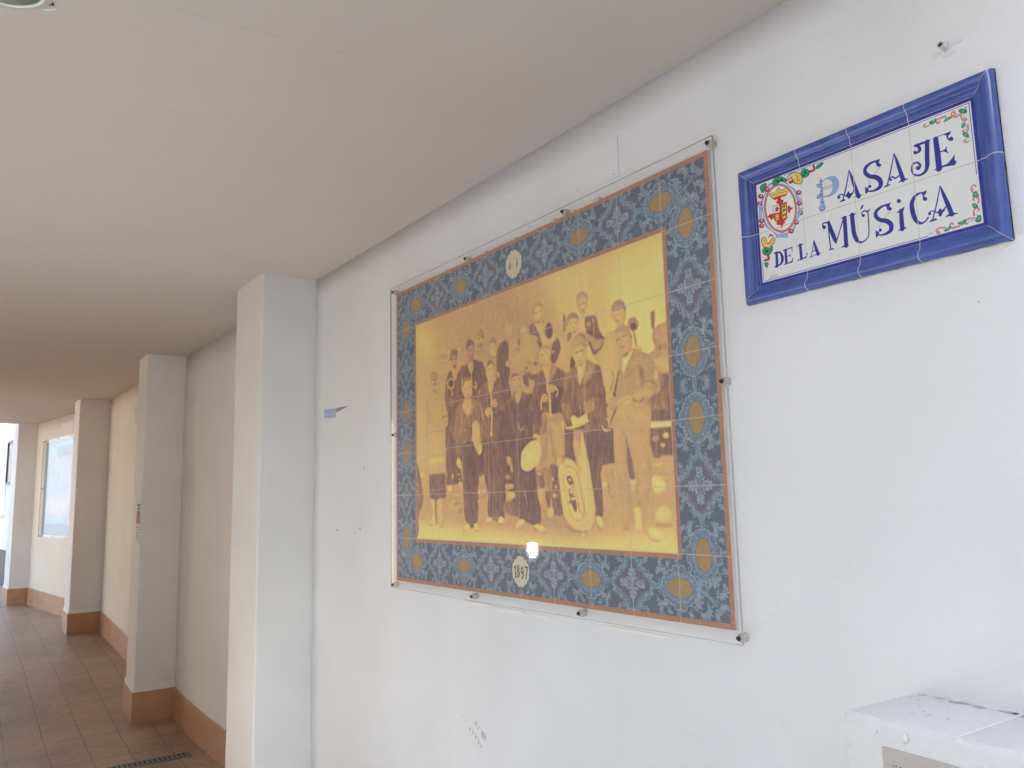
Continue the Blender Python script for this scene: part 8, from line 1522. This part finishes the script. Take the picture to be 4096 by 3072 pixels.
for s in (S0, S1):
    for z in (ZO - .02, ZO + 1.38):
        for o_ in (-.004, .012): v.append(bm.verts.new(W4(s, z, o_)))
for q_ in ((0, 1, 3, 2), (4, 6, 7, 5), (0, 4, 5, 1), (2, 3, 7, 6), (0, 2, 6, 4), (1, 5, 7, 3)): bm.faces.new([v[i] for i in q_])
bmesh.ops.recalc_face_normals(bm, faces=bm.faces); place("tile_bed", bm, M_MORTAR, fp)
def XF(x, y, z): return W4(y, z, -x)          # local frame: y along the wall, -x off the wall
cover(S1 + .05, S0 - .05, ZO - .055, ZO + 1.415, -.035, "clear acrylic cover over the pale far mural panel", [(y, z) for y in (S0 - .03, 1.33, 1.99, S1 + .03) for z in (ZO - .04, ZO + 1.40)] + [(S1 + .03, ZO + .68)], W4(1.6, ZO + .7, .03), XF)
bm = bmesh.new(); v = []
for s in (1.35, 1.93):
    for z in (ZO + 1.455, ZO + 1.62):
        for o_ in (.0, .006): v.append(bm.verts.new(W4(s, z, o_)))
for q_ in ((0, 1, 3, 2), (4, 6, 7, 5), (0, 4, 5, 1), (2, 3, 7, 6), (0, 2, 6, 4), (1, 5, 7, 3)): bm.faces.new([v[i] for i in q_])
bmesh.ops.recalc_face_normals(bm, faces=bm.faces)
tag(place("blanking_plate", bm, M_PIER), "painted-over flat plate above the pale far mural panel", "plate")
bm = bmesh.new(); box(bm, (-.0365, 8.15, ZO + 1.30), (-.029, 8.75, ZO + 1.46)); tag(place("blanking_plate", bm, M_PIER), "painted-over flat plate high on the wall between second and third pilaster", "plate")
# ------------------------------------------------------------------ drains
def drain(y, x0, x1, label):
    t = empty("drain_grate", ((x0 + x1) / 2, y, FZ(y))); tag(t, label, "drain")
    z = FZ(y) + .003; hw = .05
    bm = bmesh.new()
    for s in (-1, 1): box(bm, (x0, y + s * hw - .006, z - .02), (x1, y + s * hw + .006, z + .004))
    box(bm, (x1, y - hw - .006, z - .02), (x1 + .01, y + hw + .006, z + .004)); box(bm, (x0 - .01, y - hw - .006, z - .02), (x0, y + hw + .006, z + .004)); place("channel_frame", bm, M_STEEL, t)
    bm = bmesh.new(); box(bm, (x0 + .001, y - hw + .0065, z - .008), (x1 - .001, y + hw - .0065, z - .001)); place("channel_bed", bm, M_DARK, t)
    bm = bmesh.new(); x = x0 + .02
    while x < x1 - .01: box(bm, (x, y - hw + .007, z - .0005), (x + .016, y + hw - .007, z + .003)); x += .034
    place("grate_bars", bm, M_STEEL, t)
drain(5.10, -3.2, -.13, "long slotted metal floor drain across the passage before the second pilaster")
drain(13.25, -3.2, -.86, "distant slotted drain by the farthest pilaster at the exit")
# ------------------------------------------------------------------ beyond the exit
oa, ob = Vector((-.5106, 16.5474, 0)), Vector((-.6097, 17.602, 0)); od = (ob - oa).normalized(); on = Vector((-od.y, od.x, 0)); o0 = oa - od * 2.6; o1 = oa + od * 14
GZ = ZO - 1.092
def OW(s, z, off): p = oa + od * s + on * off; return (p.x, p.y, z)
ow = empty("building", tuple(oa)); tag(ow, "sunlit white building beyond the exit with a dark grey dado", "building")
def slab(bm, s0, s1, z0, z1, f0, f1):
    v = [bm.verts.new(OW(s, z, f)) for s in (s0, s1) for z in (z0, z1) for f in (f0, f1)]
    for q_ in ((0, 1, 3, 2), (4, 6, 7, 5), (0, 4, 5, 1), (2, 3, 7, 6), (0, 2, 6, 4), (1, 5, 7, 3)): bm.faces.new([v[i] for i in q_])
    bmesh.ops.recalc_face_normals(bm, faces=bm.faces)
bm = bmesh.new(); slab(bm, -2.5, 14, 0, 7.5, -.3, 0); place("facade", bm, M_OUT, ow)
bm = bmesh.new(); slab(bm, -2.5, 14, GZ, ZO - .42, .001, .03); place("dado", bm, mat("dado_grey", (.14, .12, .11), .7)[0], ow)
M_BLK, _, _ = mat("black_frame", (.03, .03, .04), .4); M_PIC, pn, pb = mat("framed_print", (.6, .5, .42), .6)
_n = N(pn, "ShaderNodeTexNoise", Scale=9, Detail=4.0); pn.links.new(wpos(pn), _n.inputs["Vector"]); pn.links.new(ramp(pn, _n.outputs[0], [(.4, (.72, .68, .62)), (.5, (.50, .36, .26)), (.6, (.60, .62, .64))]), pb.inputs["Base Color"])
wn_ = []
bm = bmesh.new()
for a in ((1.08, 1.14, ZO + .30, ZO + 2.9), (4.9, 4.96, ZO + .30, ZO + 2.9), (1.14, 4.9, ZO + .30, ZO + .36), (1.14, 4.9, ZO + 2.84, ZO + 2.9), (2.98, 3.03, ZO + .36, ZO + 2.84)): slab(bm, a[0], a[1], a[2], a[3], .001, .035)
wf = place("window", bm, mat("white_frame", (.75, .76, .74), .4)[0], ow)
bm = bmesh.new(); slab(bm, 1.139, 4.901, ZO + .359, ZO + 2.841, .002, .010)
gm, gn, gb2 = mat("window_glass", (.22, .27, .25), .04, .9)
_n = N(gn, "ShaderNodeTexNoise", Scale=1.3, Detail=3.0); gn.links.new(wpos(gn), _n.inputs["Vector"]); gn.links.new(ramp(gn, _n.outputs[0], [(.42, (.16, .22, .20)), (.5, (.34, .42, .40)), (.58, (.62, .64, .62))]), gb2.inputs["Base Color"])  # reflected sky and buildings painted into the glass colour
pn_ = place("pane", bm, gm, None); pn_.parent = wf; pn_.location = pn_.location - wf.location - ow.location
bm = bmesh.new(); slab(bm, 1.0, 5.05, ZO + .25, ZO + .298, .001, .10); si = place("sill", bm, M_OUT, None); si.parent = wf; si.location = si.location - wf.location - ow.location
fr = empty("framed_picture", OW(.7, ZO + 1.3, 0)); tag(fr, "black-framed pale print hanging on the sunlit wall beyond the exit", "picture")
bm = bmesh.new()
for a in ((.35, .92, ZO + .86, ZO + .90), (.35, .92, ZO + 1.68, ZO + 1.72), (.35, .39, ZO + .9005, ZO + 1.6795), (.88, .92, ZO + .9005, ZO + 1.6795)): slab(bm, a[0], a[1], a[2], a[3], .002, .05)
place("frame", bm, M_BLK, fr)
bm = bmesh.new(); slab(bm, .3905, .8795, ZO + .9005, ZO + 1.6795, .002, .02); place("print", bm, M_PIC, fr)

# LED floodlight opposite the mural: its glint shows in the acrylic
wlp = empty("wall_lamp", (-3.58, 5.60, ZO - .19)); tag(wlp, "small lit floodlight on the wall opposite the mural", "lamp")
bm = bmesh.new(); box(bm, (-3.60, 5.50, ZO - .29), (-3.56, 5.70, ZO - .09)); bevel(bm, .006, 2); place("housing", bm, M_DARK, wlp)
M_LED, ln, lb = mat("led_face", (.9, .9, .85), .3); lb.inputs["Emission Color"].default_value = (1, .93, .78, 1); lb.inputs["Emission Strength"].default_value = 30
bm = bmesh.new()
for i in range(5):
    for j in range(5):
        if (i == 4 and j in (0, 1, 4)) or (i == 0 and j == 0): continue
        box(bm, (-3.5595, 5.515 + i * .034, ZO - .27 + j * .032), (-3.556, 5.541 + i * .034, ZO - .245 + j * .032))
place("led_array", bm, M_LED, wlp)
